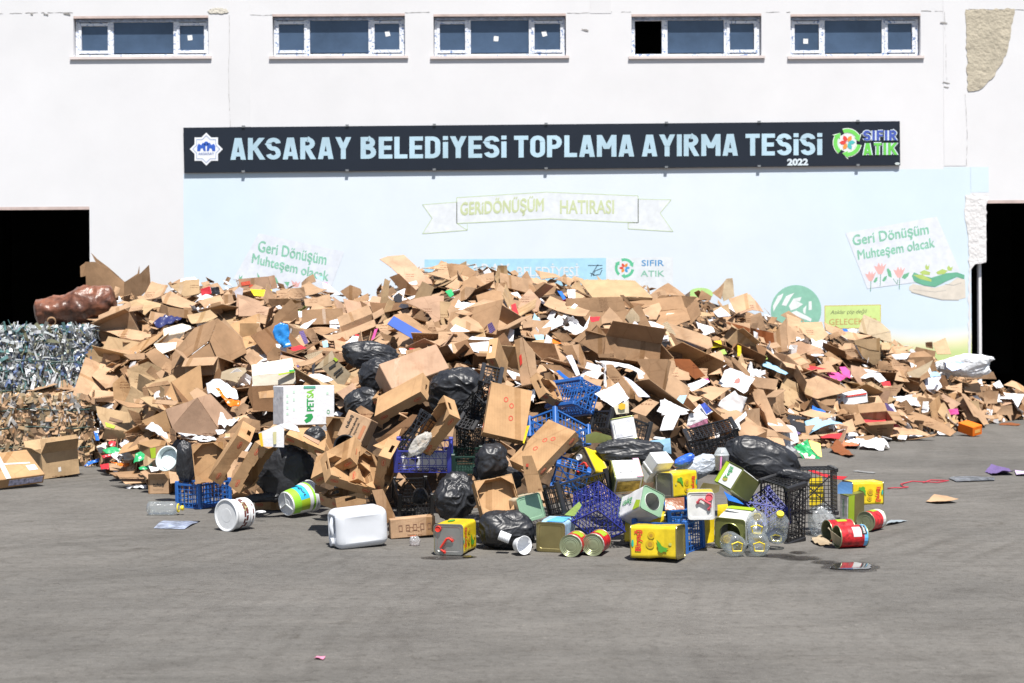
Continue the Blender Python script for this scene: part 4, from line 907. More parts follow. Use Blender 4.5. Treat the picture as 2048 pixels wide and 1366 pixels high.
for c, a, w_ in [('w', 'U 400 720 520 640 600 612 560 660 480 720', ''), ('w', 'S 810 830 880 750 950 760 900 850 820 880', ''), ('w', 'U 700 650 900 600 960 570 970 630 880 740 700 735', ''), ('w', 'U 460 1090 540 1050 620 1040 730 1085 560 1130', ''), ('w', 'U 1720 850 1810 740 2030 770 1960 910', 'large white sheet'), ('w', 'V 1605 830 1650 810 1665 890 1630 900', ''),
                ('w', 'V 1895 250 1940 220 1965 255 1915 290', ''), ('m', 'S 895 660 970 630 970 690 910 690', 'pink carton scrap'), ('m', 'R 1020 790 1050 700 1075 690 1040 790', 'pink board strip'), ('r', 'U 370 850 480 825 520 850 420 872', 'red card'), ('w', 'U 500 560 540 530 545 590 510 590', ''),
                ('w', 'S 640 320 690 340 780 420 740 430 650 370', 'printed white carton'), ('m', 'S 645 335 685 335 700 380 660 370', 'pink carton scrap'), ('w', 'S 1190 440 1230 395 1290 370 1270 480 1220 490', 'white printed box'), ('k', 'S 1200 440 1240 410 1270 430 1260 490 1200 480', 'black printed box'), ('r', 'S 900 740 950 740 945 760 900 755', 'red card'),
                ('w', 'S 1240 850 1300 850 1310 890 1260 890', ''), ('w', 'S 280 520 310 510 340 540 300 540', ''), ('s', 'S 590 280 650 290 640 320 600 300', 'light blue scrap'), ('v', 'S 460 720 490 710 530 800 510 810', 'purple packet'), ('v', 'U 440 980 640 900 640 915 450 1000', 'purple edged board'), ('G', 'S 1600 400 1650 380 1670 430 1640 450', 'green printed scrap'), ('s', 'S 640 790 680 780 690 830 650 840', 'torn blue green wrapper'),
                ('a', 'U 760 780 800 760 830 790 780 810', 'brown paper bag'), ('r', 'S 1320 845 1400 850 1420 875 1330 880', 'red printed card'), ('k', 'S 560 980 590 960 580 1050 565 1050', 'black plastic scrap')]:
    k, s = a.split(' ', 1); T('B', 'paper', c, [(k, s)], words=w_ or None, cat='paper' if c == 'w' else 'scrap', crumple=.03, lift=.28, m=PAPER)
Cc = [('y', 'V 35 300 60 200 130 200 150 330 60 352'), ('b', 'S 0 470 100 490 160 560 0 592'), ('t', 'S 20 470 70 350 190 440 150 552'), ('p', 'S 200 500 310 370 400 480 370 560 240 552'), ('t', 'S 230 310 290 250 340 330 320 372'), ('y', 'R 630 362 690 322 760 420 720 412'), ('d', 'D 660 465 880 450 950 480 780 552'),
      ('t', 'S 1260 420 1390 330 1530 430 1310 432'), ('b', 'V 1280 462 1340 430 1620 442 1540 522 1330 502'), ('g', 'R 1790 370 1850 300 1895 295 1910 440 1830 475'), ('t', 'L 1730 412 1830 340 1800 462'), ('b', 'V 1620 470 1650 390 1730 440 1720 472'), ('t', 'S 1860 470 2010 410 2030 540 1920 582'), ('t', 'S 1130 540 1320 490 1340 530 1300 612 1210 612'),
      ('b', 'X 1000 430 1030 430 1210 610 1190 622'), ('b', 'V 1310 540 1340 480 1490 540 1480 602 1400 560 1310 622'), ('y', 'U 1480 560 1690 560 1740 602 1500 602'), ('t', 'U 820 510 900 490 880 560 800 602'), ('t', 'S 870 602 930 540 1040 630 870 662'), ('d', 'V 640 790 800 650 838 665 700 800'), ('b', 'V 840 890 970 885 970 920 850 917'),
      ('b', 'X 1400 760 1660 885 1620 892 1390 785'), ('t', 'X 1390 740 1690 880 1670 885 1385 755'), ('d', 'V 1340 840 1500 890 1500 932 1390 932'), ('a', 'S 1400 932 1560 930 1680 1060 1600 1092 1420 962'), ('b', 'V 910 970 960 970 1130 1190 1130 1240 1080 1240 915 1052'), ('d', 'V 270 790 500 810 560 980 390 962 330 850'), ('t', 'U 1580 1190 1720 1130 1880 1170 1730 1252'),
      ('t', 'U 560 400 640 390 740 430 700 460 600 440'), ('b', 'S 340 360 420 330 520 370 500 420 400 440'), ('t', 'U 350 230 510 270 560 300 400 300'), ('t', 'U 500 300 560 270 640 310 620 350'), ('b', 'V 480 720 600 730 650 780 560 800'), ('t', 'U 250 620 330 600 340 700 260 700'), ('b', 'V 390 960 550 980 660 1050 620 1080 450 1000'),
      ('t', 'U 780 730 960 760 950 830 860 850'), ('t', 'U 1040 780 1150 800 1140 850 1020 830'), ('t', 'U 880 650 1040 680 1030 720 900 700'), ('b', 'U 900 700 1040 700 1000 750 920 730'), ('t', 'V 640 820 700 810 760 960 720 1000'), ('b', 'V 550 830 640 820 700 950 600 900'), ('t', 'U 1390 1100 1450 1010 1550 1050 1560 1110'),
      ('t', 'S 1700 900 1800 870 1840 940 1760 960'), ('b', 'S 1580 900 1700 890 1720 960 1640 1000 1560 930'), ('t', 'U 1800 960 1900 950 2010 980 1990 1030 1880 990'), ('t', 'V 1840 640 2030 650 2030 720 1900 680'), ('a', 'R 1830 645 1860 640 2030 690 2030 730'), ('t', 'S 1900 740 2030 760 2030 900 1960 880'), ('t', 'U 1460 1290 1530 1200 1660 1240 1560 1290'), ('b', 'R 1990 570 2030 560 2030 660 2000 660'), ('y', 'S 1740 540 1860 510 1880 600 1760 610'), ('t', 'U 740 1060 880 1100 860 1160 720 1100'), ('t', 'U 1560 980 1700 1000 1690 1100 1620 1060'), ('b', 'V 420 1040 470 1030 560 1160 520 1190 440 1140'), ('o', 'S 530 1060 640 1140 620 1170 540 1130')]
for c, a in Cc: k, s = a.split(' ', 1); T('C', 'sheet', c, [(k, s)])
T('C', 'box', 't', [('U', '420 545 470 470 640 490 780 582 745 655 600 602')], label='flattened carton crossed by white tape, right of the purple mesh bag', lift=.3, marks=[('560 600 660 495 685 510 585 615', mat('white_sticker'), 'white_tape')])
T('C', 'box', 'y', [('U', '690 315 1130 312 1270 452 800 447'), ('D', '800 447 1270 452 1265 470 820 465')], label='long stack of flattened cartons lying along the crest below the painted recycling logo', lift=.4)
T('C', 'box', 'b', [('V', '700 802 836 665 1068 905 1040 940 842 888'), ('S', '700 802 836 665 800 650 640 792')], label='large mid brown carton panel tilting right at the centre of the heap', lift=.5)
T('C', 'box', 't', [('U', '1388 640 1720 762 1740 832 1700 850 1395 742'), ('D', '1395 742 1700 850 1640 862 1390 760')], label='long tan carton lying across the right of the heap beside an egg tray', lift=.4)
T('C', 'box', 'b', [('V', '1140 930 1388 930 1342 1180 1270 1152'), ('X', '1388 930 1342 1180 1362 1180 1412 950')], label='upright plain brown carton behind the blue crates', lift=.5)
T('C', 'box', 't', [('V', '190 782 250 758 322 1130 240 1112'), ('X', '250 758 322 1130 380 1180 355 960 345 880'), ('V', '322 1130 240 1112 250 1140 320 1160')], label='upright fruit tray with a red oval logo on its narrow side', lift=1.0, marks=[('228 905 245 890 252 960 236 985', RED, 'printed_logo')], cat='fruit tray', name='cardboard_tray')
for c, a, w_ in [('s', 'S 40 642 90 592 150 575 200 640 110 692', 'light blue card with a yellow dot'), ('s', 'S 325 652 345 575 420 657', 'blue triangle of card'), ('w', 'S 390 700 500 602 572 652 450 717', 'white printed carton'), ('w', 'U 570 680 720 702 780 602 750 722 650 752', ''), ('l', 'S 1060 702 1130 637 1260 742 1200 812', 'lilac newsprint carton'), ('w', 'U 1200 632 1260 617 1360 680 1340 720 1250 700', ''),
                ('l', 'U 1200 792 1380 740 1390 762 1240 802', 'lilac carton lid'), ('w', 'V 1230 770 1392 742 1397 790 1250 807', 'white carton side'), ('k', 'V 1310 805 1402 792 1412 840 1335 832', 'black carton'), ('w', 'U 1040 852 1230 832 1240 882 1140 922', 'white wrinkled sheet'), ('w', 'S 1240 852 1340 812 1392 902 1220 912', ''), ('Y', 'S 1720 792 1802 782 1812 832 1720 842', 'yellow carton end'),
                ('w', 'S 850 922 1110 982 1212 1012 1200 1037 880 952', 'long white strip'), ('w', 'U 890 1172 1000 1132 1085 1242 950 1302 860 1232', 'white carton lid'), ('w', 'L 890 960 910 960 905 1150 885 1150', 'thin white strip'), ('l', 'S 590 900 640 890 710 1060 680 1070', 'pale grey panel'), ('l', 'S 1040 1060 1100 1090 1250 1220 1160 1220', 'shiny white printed folder'), ('w', 'S 100 480 130 470 160 540 135 550', 'paper label'),
                ('r', 'S 165 510 200 500 230 600 180 590', 'crushed red packet'), ('k', 'V 165 700 230 680 245 745 180 750', 'black plastic end'), ('w', 'S 155 690 190 700 180 790 130 790', ''), ('s', 'S 340 740 420 740 420 790 360 780', 'blue printed card'), ('w', 'V 420 810 440 735 490 770 480 810', ''), ('O', 'S 480 770 560 810 490 810', 'orange card'), ('r', 'U 775 600 860 600 850 630 790 640', 'red and white card'),
                ('w', 'S 600 390 665 390 665 470 610 450', 'white printed box'), ('B', 'S 525 400 560 400 600 470 580 480', 'blue plastic clip'), ('L', 'S 1780 870 1830 850 1850 890 1800 900', 'lime green packet'), ('Y', 'V 1930 820 1960 830 1960 910 1930 910', 'mustard bottle'), ('l', 'S 1740 560 1800 530 1880 590 1780 610', 'grey blue board'), ('c', 'V 1340 640 1380 570 1440 570 1460 650', 'cream sack with blue print'), ('w', 'S 1540 1130 1660 1085 1715 1110 1560 1190', ''),
                ('m', 'S 1660 1085 1700 1080 1715 1110 1670 1120', 'pink card'), ('w', 'U 1300 1340 1360 1250 1560 1340 1400 1400', 'white packaging sheet'), ('s', 'S 1450 1260 1480 1215 1535 1215 1500 1300', 'blue and red wrapper'), ('w', 'V 1600 1330 1630 1280 1740 1340 1640 1400', 'colourful printed packet'), ('w', 'U 1340 1000 1330 1100 1370 1120 1380 1010', ''), ('B', 'R 505 1030 530 1020 680 1130 660 1150', 'blue edged board'), ('w', 'S 1150 1040 1180 1030 1200 1080 1160 1090', '')]:
    k, s = a.split(' ', 1); T('C', 'paper', c, [(k, s)], words=w_ or None, cat='paper' if c == 'w' else 'scrap', crumple=.03, lift=.28, m=PAPER)
T('Q', 'film', 'w', [('S', '660 600 700 560 740 460 800 430 1080 555 1030 620 1000 690 950 735 840 665 700 655')], label='white woven bag with a red printed badge on the right slope', cat='bag', crumple=.07, lift=.55, marks=[('840 600 860 560 900 540 915 570 880 620 845 635', mat('badge_red', (.55, .12, .1), rough=.6), 'printed_badge')])
T('Q', 'paper', 'w', [('V', '655 850 690 800 850 690 890 740 990 770 930 930 850 1040 740 950')], label='crumpled glossy white carton sheet below the white woven bag', crumple=.09, lift=.6)
T('Q', 'paper', 'w', [('S', '720 1130 760 1060 840 1040 980 900 990 960 900 1050 920 1130 800 1140')], words='torn white sheet', crumple=.06, lift=.5); T('Q', 'paper', 'w', [('S', '0 800 60 790 330 930 250 960 120 960 20 960')], words='white packaging sheet', crumple=.04, lift=.6); T('Q', 'paper', 'w', [('S', '40 1000 100 900 240 930 150 1130 0 1130')], words='white packaging sheet', crumple=.02, lift=.7)
T('Q', 'film', 'w', [('V', '300 1100 330 960 450 850 540 990 540 1020')], label='white packet with red and blue print on the right slope', cat='packet', crumple=.04, lift=.6, marks=[('310 1105 540 1000 545 1060 380 1110', mat('mixed_print', (.35, .12, .2), var=.9, vscale=40), 'printed_band'), ('460 850 510 825 590 920 530 960', mat('blue_print', (.05, .1, .5), var=.6, vscale=40), 'printed_band')])

def egg_tray(reg, quad, code, col, label, lift=.35, n=6):
    q = pts(reg, quad); cx, cy = sum(p[0] for p in q) / 4, sum(p[1] for p in q) / 4; C0 = P(cx, cy, surf_Y(cx, cy) - lift); nn = Vector(CODES[code]).normalized(); A = [onplane(p, C0, nn) for p in q]; k = n * 4; mb = MB(); vs = []
    s_ = (A[1] - A[0]).length / n
    for i in range(k + 1):
        for j in range(k + 1): u, v = i / k, j / k; vs.append((A[0] * (1 - u) + A[1] * u) * (1 - v) + (A[3] * (1 - u) + A[2] * u) * v + nn * (s_ * .33 * math.sin(u * n * 2 * PI) * math.sin(v * n * 2 * PI)))
    mb.add(vs, [(i * (k + 1) + j, (i + 1) * (k + 1) + j, (i + 1) * (k + 1) + j + 1, i * (k + 1) + j + 1) for i in range(k) for j in range(k)]); TPOLY.append(q)
    return solo('egg_tray', mb, mat('moulded_pulp', rough=.9, objcol=True, var=.15), label, 'egg tray', 'moulded egg trays in the heap', COLS[col], recalc=False)
egg_tray('C', '1055 600 1110 530 1190 625 1100 665', 'S', 'g', 'beige moulded egg tray lying above the lilac newsprint carton', .45); egg_tray('C', '1345 650 1385 635 1455 745 1400 745', 'S', 'g', 'narrow beige egg tray right of the lilac newsprint carton', .45, 4)
egg_tray('B', '500 905 560 880 655 855 560 950', 'S', 'g', 'beige egg tray left of the lettered brown carton with a green tab', .45, 5); egg_tray('D', '980 1185 1060 1175 1130 1262 1060 1268', 'S', 'v', 'purple egg tray low on the right slope below the long white sheet', .3, 6); egg_tray('B', '460 715 495 705 535 800 505 815', 'S', 'v', 'small purple egg tray right of the blue knotted bag', .4, 4); egg_tray('B', '1930 660 1965 640 1995 700 1950 735', 'V', 'v', 'purple egg tray left of the light blue card at mid heap', .5, 4)
D_ = [('p', 'S 0 402 70 375 172 512 90 502 0 522'), ('t', 'V 40 562 150 520 190 652 100 642'), ('d', 'D 0 620 110 640 140 722 90 692'), ('a', 'V 110 642 240 670 252 790 150 742'), ('t', 'U 330 548 440 570 420 682 350 622'), ('t', 'J 345 642 440 602 470 742 360 732'), ('t', 'L 290 542 350 510 460 580 330 562'),
      ('p', 'S 360 762 450 722 580 782 602 832 400 842'), ('t', 'U 600 622 870 692 950 712 830 742 620 662'), ('y', 'U 1020 735 1100 742 1080 792 1020 792'), ('t', 'U 1100 762 1250 772 1180 802 1050 832'), ('t', 'S 560 852 660 842 740 882 640 912'), ('t', 'S 0 702 140 782 190 862 70 832'), ('b', 'V 590 770 640 742 690 780 640 820'), ('t', 'V 740 792 810 782 850 842 790 852'),
      ('b', 'S 640 690 700 660 730 690 650 720'), ('b', 'D 1335 737 1385 732 1390 782 1340 772'), ('t', 'S 1390 742 1480 712 1522 822 1420 832'), ('t', 'L 1060 932 1110 852 1212 932 1180 972'), ('b', 'V 1000 872 1060 872 1120 942 990 932'), ('g', 'S 1200 962 1387 892 1300 1052 1250 1042'), ('t', 'U 1060 982 1170 952 1222 1032 1080 1022'), ('p', 'R 800 902 880 922 992 1042 1000 1082 870 1052 800 962'),
      ('t', 'U 560 1112 690 1082 700 1142 570 1172'), ('t', 'U 720 1107 860 1067 890 1112 730 1132'), ('t', 'V 1010 1072 1182 1037 1150 1092 1040 1182'), ('b', 'X 1440 892 1460 890 1542 992 1520 1012'), ('t', 'L 110 1092 230 1092 250 1132 282 1262 200 1202'), ('t', 'V 230 1080 310 1070 320 1160 260 1170'), ('b', 'U 240 980 460 990 480 1010 250 1030'), ('y', 'V 1560 1160 1720 1160 1720 1230 1570 1230'),
      ('t', 'V 1740 1090 1860 1090 1850 1180 1760 1180'), ('t', 'U 1600 1050 1720 1040 1740 1090 1620 1110'), ('t', 'S 1240 1120 1310 1110 1290 1240 1250 1220'), ('p', 'U 1890 1130 2040 1110 2040 1170 1860 1200'), ('b', 'V 1380 1120 1440 1100 1480 1180 1420 1190'), ('t', 'U 1480 1060 1600 1040 1600 1110 1500 1110'), ('t', 'V 1840 1200 1960 1190 1970 1262 1850 1262'), ('b', 'S 640 800 740 870 720 900 600 820'), ('t', 'V 330 840 410 850 400 910 340 900'),
      ('t', 'S 880 1130 1000 1120 1040 1180 920 1190'), ('a', 'S 370 930 540 890 560 940 400 950'), ('t', 'S 480 940 640 880 700 940 560 960'), ('b', 'U 520 1160 690 1150 680 1200 540 1200'), ('t', 'U 600 1200 700 1180 720 1240 620 1250'), ('b', 'V 1140 1180 1200 1150 1260 1230 1200 1262'), ('o', 'V 1500 1110 1560 1100 1560 1150 1510 1160'), ('t', 'U 1960 1010 2048 1060 2048 1090 1900 1040'), ('t', 'S 1050 840 1120 812 1240 790 1130 850'), ('t', 'U 860 770 960 720 1010 770 930 830')]
for c, a in D_: k, s = a.split(' ', 1); T('D', 'sheet', c, [(k, s)], lift=.06)
T('D', 'box', 't', [('L', '330 560 345 800 270 812 228 702'), ('R', '330 560 345 800 365 730 420 690 350 625')], label='peaked folded carton standing below the painted green globe', lift=.3)
T('D', 'box', 't', [('U', '400 622 590 592 602 642 640 692 560 747 440 682')], words='wide tan carton', lift=.15)
T('D', 'box', 'g', [('S', '850 662 890 540 1010 592 1085 662 940 692'), ('J', '1085 662 940 692 1022 722 1092 742')], label='greyish pointed carton flap standing below the yellow green slogan board', lift=.2)
T('D', 'box', 'y', [('V', '820 722 1010 706 1010 890 962 902 880 840'), ('V', '1010 706 820 722 830 755 930 790 1005 800')], label='open yellowish carton standing upright on the right slope', lift=.3)
T('D', 'box', 'b', [('V', '1240 832 1270 770 1412 802 1402 842')], words='dark carton with round holes', lift=.1); T('D', 'box', 'b', [('V', '1180 852 1390 842 1420 942 1250 942'), ('S', '1180 852 1390 842 1330 800 1200 820')], label='open carton lying left of the white sack at the right end', lift=.15)
T('D', 'box', 't', [('U', '380 1062 560 972 800 1072 720 1102 560 1142 395 1102'), ('D', '380 1062 395 1102 520 1202 330 1122 300 1042')], label='big flattened carton with one dark side raised, right slope below the bright pink bag', lift=.25)
T('D', 'box', 'w', [('V', '705 1132 915 1102 922 1167 720 1202'), ('U', '705 1132 915 1102 880 1080 700 1110')], label='white carton with a red edge lying low on the right slope', lift=.25, marks=[('710 1132 912 1102 914 1112 712 1142', RED)], m=PAPER)
T('D', 'box', 't', [('V', '1550 942 1820 950 1842 1002 1600 1002')], words='long plain carton', lift=.1)
for c, a, w_ in [('m', 'S 715 920 760 915 800 950 795 1000 740 970', 'bright pink bag'), ('m', 'U 560 965 600 970 650 1002 600 1000', 'pink strip'), ('r', 'S 1010 1020 1080 1020 1090 1050 1030 1055', 'red box'), ('w', 'U 860 905 1000 950 1060 1000 1010 1015 900 950', 'long white sheet'), ('w', 'S 1090 830 1230 815 1200 860 1120 860', ''), ('w', 'R 820 760 845 765 900 860 880 860', 'white strip'), ('l', 'U 510 825 605 820 605 835 520 838', 'pale grey strip'),
                ('w', 'S 0 950 100 1000 60 1110 0 1080', 'white carton'), ('s', 'U 120 875 190 870 350 950 330 965 160 910', 'white and blue carton tray'), ('r', 'U 380 910 450 895 620 930 500 945', 'crushed red and brown packet'), ('O', 'S 260 840 300 835 320 870 280 880', 'orange packet'), ('L', 'U 130 850 190 830 200 860 150 870', 'lime printed paper'), ('w', 'V 1320 1165 1360 1165 1350 1230 1310 1220', 'white label'), ('l', 'S 1330 1000 1450 990 1400 1070 1340 1080', ''),
                ('s', 'S 1360 955 1420 950 1450 980 1370 990', 'light blue scrap'), ('w', 'S 1820 1040 1870 1010 1900 1060 1850 1070', ''), ('w', 'U 1860 1150 1900 1100 2048 1120 2000 1220 1960 1150', 'white polystyrene corner'), ('w', 'V 1060 1190 1100 1180 1130 1240 1110 1250', 'white cup'), ('m', 'V 1500 1222 1570 1215 1580 1255 1510 1262', 'bright pink box'), ('k', 'S 420 840 440 835 450 890 425 885', 'dark strip'),
                ('B', 'S 740 640 770 640 780 660 750 662', 'blue scrap'), ('w', 'S 780 640 840 640 840 665 790 665', ''), ('w', 'S 60 710 120 720 140 770 100 760', 'clear plastic packet'), ('w', 'S 510 710 530 720 550 745 520 750', '')]:
    k, s = a.split(' ', 1); T('D', 'paper', c, [(k, s)], words=w_ or None, cat='paper' if c == 'w' else 'scrap', crumple=.03, lift=.16, m=PAPER)
T('H', 'box', 't', [('L', '290 -30 400 0 500 225 420 205 340 60')], words='tall split carton', lift=.3); T('H', 'box', 't', [('U', '280 202 480 262 502 302 380 292'), ('D', '480 262 502 302 600 330 560 300')], lift=.3)
for c, a, w_ in [('t', 'U 1000 292 1370 230 1490 262 1160 302', ''), ('b', 'U 1250 100 1430 170 1620 262 1580 292 1280 182', 'flat cardboard layer'), ('b', 'U 1120 300 1500 285 1480 300 1140 316', 'flat cardboard layer'), ('t', 'U 700 262 960 202 985 262 760 300', 'flat cardboard layer'), ('t', 'U 560 300 740 280 760 305 580 318', 'flat cardboard layer'), ('b', 'V 1330 130 1382 40 1462 60 1430 162', ''), ('y', 'S 1462 100 1542 75 1602 202 1562 217', 'beige printed box'),
              ('t', 'S 800 210 960 205 940 260 820 280', ''), ('t', 'L 420 30 520 10 540 140 470 160', ''), ('b', 'V 880 90 1000 90 1020 150 900 150', ''), ('t', 'V 1680 90 1790 90 1780 160 1690 160', ''), ('t', 'V 2010 60 2060 50 2060 185 2012 185', ''), ('t', 'U 1780 168 1890 165 1890 185 1790 190', ''), ('b', 'U 1000 295 1100 290 1100 325 1000 328', ''), ('t', 'U 620 160 700 130 880 180 760 200', ''), ('b', 'V 720 60 860 130 840 160 700 110', '')]:
    k, s = a.split(' ', 1); T('H', 'sheet', c, [(k, s)], words=w_ or None, lift=.04)
for c, a, w_ in [('s', 'U 660 202 760 165 910 202 760 240 690 265', 'light blue poster'), ('r', 'U 980 202 1180 190 1260 240 1105 247', 'red printed board'), ('v', 'S 1110 102 1200 90 1252 160 1160 170', 'purple egg tray'), ('w', 'U 1010 130 1110 150 1140 170 1020 165', 'grey white tray'), ('k', 'U 510 170 620 160 690 175 540 190', 'black framed sheet'), ('k', 'S 560 190 660 210 670 270 590 260', 'black bag scrap'), ('v', 'S 545 280 600 255 640 275 560 310', 'purple packet'),
                ('r', 'U 760 285 900 270 880 300 770 305', 'red printed card'), ('w', 'U 1310 285 1400 280 1420 295 1320 300', ''), ('w', 'U 1240 285 1310 290 1300 315 1250 310', ''), ('w', 'S 1460 80 1440 140 1400 140 1410 80', 'white label'), ('m', 'V 1570 125 1630 120 1635 155 1580 158', 'bright pink box')]:
    k, s = a.split(' ', 1); T('H', 'paper', c, [(k, s)], words=w_ or None, cat='paper' if c == 'w' else 'scrap', crumple=.03, lift=.08, m=PAPER)
# left foot of the heap
T('E', 'box', 'y', [('S', '750 130 1000 180 1120 320 1100 340 820 300 765 210'), ('D', '820 300 1100 340 1020 380 800 385')], label='carton with green and black print tipped on the left foot of the heap', lift=.2, marks=[('820 250 900 280 890 300 830 285', LIME), ('860 210 960 240 950 260 850 235', mat('faded_black_print', (.16, .10, .06), rough=.9))])
T('E', 'box', 'p', [('V', '1345 290 1540 60 1720 330 1650 360 1380 330'), ('L', '1540 60 1345 290 1290 150 1480 90'), ('R', '1540 60 1720 330 1820 220 1640 30')], label='large pinkish brown carton slumped at the left foot of the heap', lift=.4)
for c, a, w_ in [('o', 'V 1100 240 1290 160 1340 320 1200 340', ''), ('t', 'S 1680 300 1800 190 1560 20 1500 30 1600 130', ''), ('b', 'V 1760 340 1900 210 2029 240 2029 330 1850 330', ''), ('y', 'V 570 260 740 260 735 390 570 380', 'carton with a green panel'), ('y', 'V 620 370 740 380 740 470 640 490', 'carton with green print'), ('b', 'X 1000 150 1110 190 1120 320 1040 240', ''), ('b', 'V 690 190 750 180 750 270 660 260', ''), ('t', 'V 690 90 770 70 740 170 680 160', ''),
                 ('b', 'U 880 105 1060 110 1360 125 1000 150', ''), ('t', 'U 850 590 990 580 1060 620 860 640', ''), ('b', 'U 850 640 1320 625 1100 680 900 670', 'flat cardboard layer'), ('t', 'U 930 690 1150 660 1180 720 980 745', 'flat cardboard layer'), ('b', 'U 900 662 1240 668 1220 690 930 690', 'flat cardboard layer'), ('t', 'S 1320 640 1400 630 1400 720 1330 730', ''), ('b', 'S 1080 400 1150 370 1190 420 1100 430', ''), ('t', 'V 1830 150 1900 100 1960 130 1850 210', ''), ('t', 'U 1300 340 1440 380 1700 380 1750 350 1420 360', '')]:
    k, s = a.split(' ', 1); T('E', 'sheet', c, [(k, s)], words=w_ or None, lift=.12)
for reg, s in (('E', '625 268 652 268 655 355 632 352'), ('E', '670 405 715 400 712 455 675 460')): pass
T('E', 'box', 'o', [('V', '1180 455 1290 430 1330 480 1310 530 1185 535'), ('U', '1290 430 1180 455 1075 420 1200 385 1300 400'), ('Z', '1180 455 1185 535 1090 470 1075 420')], label='brown box with lime green tape at the left foot of the heap', lift=.2, marks=[('1170 455 1215 448 1215 530 1180 535', LIME, 'lime_tape')])
for c, a, w_ in [('G', 'S 800 470 880 440 970 470 960 500 830 500', 'green foil packet'), ('r', 'S 790 510 900 495 930 520 810 540', 'red plastic packet'), ('r', 'S 845 410 870 390 905 400 900 440 860 440', 'red flower shaped scrap'), ('G', 'S 1060 500 1130 465 1130 540 1040 570', 'green printed packet'), ('c', 'S 750 440 830 400 840 440 780 500', 'pale yellow packet'), ('c', 'S 960 500 1040 480 1060 540 970 550', 'crumpled pale packet'), ('l', 'S 920 410 1000 400 1070 470 1050 510 960 460', 'clear plastic film'),
                ('B', 'S 690 560 790 530 800 550 660 600', 'blue packet'), ('r', 'U 780 580 860 570 850 620 790 620', 'red lid'), ('G', 'U 1080 600 1190 580 1180 610 1090 620', 'green packet strip'), ('w', 'U 560 640 700 610 800 620 640 665', ''), ('w', 'U 330 685 430 682 400 695 345 700', ''), ('w', 'U 1130 290 1180 250 1300 330 1320 400 1230 350', 'white sheet'), ('w', 'U 1500 370 1640 340 1680 370 1540 390', ''), ('w', 'S 1370 320 1450 265 1560 310 1570 350 1420 360', 'crumpled white plastic bag'),
                ('w', 'S 1680 310 1760 310 1740 340 1700 350', ''), ('w', 'U 1160 600 1230 600 1260 630 1180 635', ''), ('w', 'U 980 750 1150 730 1150 768 1000 765', 'white sheet'), ('k', 'V 1340 430 1380 380 1460 400 1440 450 1380 455', 'black box with white print'), ('O', 'U 1010 575 860 570 980 600 1000 600', 'orange ring'), ('w', 'U 1450 390 1560 385 1800 390 1560 410', 'white sheet'), ('w', 'S 735 290 775 300 770 340 740 330', ''), ('B', 'S 735 330 765 340 780 400 750 400', 'blue scrap'), ('k', 'S 980 380 1040 430 1000 460 940 420', 'black film')]:
    k, s = a.split(' ', 1); T('E', 'film', c, [(k, s)], words=w_ or None, cat='paper' if c == 'w' else 'scrap', crumple=.09, lift=.12)

# ---------------------------------------------------------------- body of the heap and loose filling
bmv, bmf = [], []
cols = list(range(-60, 2120, 22)); NT = 26
for i, x in enumerate(cols):
    yb, yt = lerp_table(YB, x), lerp_table(YT, x)
    for j in range(NT + 1):
        t = j / NT * 1.0; y = yb + 14 - (yb + 14 - yt - 8) * t
        p = P(x, y, min(surf_Y(x, y) + .30 + .25 * smooth(t * 3), 22.45)); p.z = max(p.z - .05, -.02)
        if j: p += Vector((mnoise.noise(p * 2.3), mnoise.noise(p * 2.3 + Vector((9, 0, 0))) * .5, mnoise.noise(p * 3.1 + Vector((0, 7, 0))))) * .12
        p.y = min(p.y, 22.6); bmv.append(p)
    q = bmv[-1]; bmv.append(Vector((q.x, min(q.y + .5, 22.64), max(0, q.z - .9)))); bmv.append(Vector((q.x, min(q.y + .9, 22.66), -.02)))
W_ = NT + 3
for i in range(len(cols) - 1):
    for j in range(W_ - 1): bmf.append((i * W_ + j, (i + 1) * W_ + j, (i + 1) * W_ + j + 1, i * W_ + j + 1))
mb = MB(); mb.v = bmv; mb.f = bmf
core = link('compacted_cardboard', mb.mesh('compacted_cardboard', recalc=False), mat('shade_darkened_scrap', (.10, .06, .032), rough=.95, var=.5, vscale=7, bump=1, bscale=9)); core['kind'] = 'stuff'  # core colour darkened so the gaps between pieces carry painted shade
for p in core.data.polygons: p.use_smooth = False
# unsorted small scraps pressed between the larger pieces: nobody could count them
def scrap_mesh(n, seed, smin, smax, lift0, lift1, region=None):
    r = random.Random(seed); m_ = MB()
    for _ in range(n):
        x = r.uniform(-20, 2070); t = r.random() ** (1.0); yb, yt = lerp_table(YB, x), lerp_table(YT, x); y = yb - (yb - yt) * t
        if 500 < x < 1420 and y > 800 and r.random() < .8: continue
        Y = surf_Y(x, y); s = r.uniform(smin, smax) * (1 if r.random() < .8 else 1.6); p = P(x, y, Y + r.uniform(lift0, lift1)); p.z = max(p.z, .01 + .02 * r.random())
        nn = (surf_n(x, y) + Vector((r.gauss(0, .55), r.gauss(0, .55), r.gauss(0, .55)))).normalized(); a = nn.cross(Vector((r.gauss(0, 1), r.gauss(0, 1), r.gauss(0, 1)))).normalized(); b = nn.cross(a)
        k = r.choice((4, 4, 4, 5)); ph = r.uniform(0, 6); asp = r.uniform(.4, 1)
        q = [p + a * (s * math.cos(ph + 2 * PI * j / k)) + b * (s * asp * math.sin(ph + 2 * PI * j / k)) + nn * (r.uniform(-.1, .1) * s) for j in range(k)]
        m_.poly(q, nn, .005)
    return m_
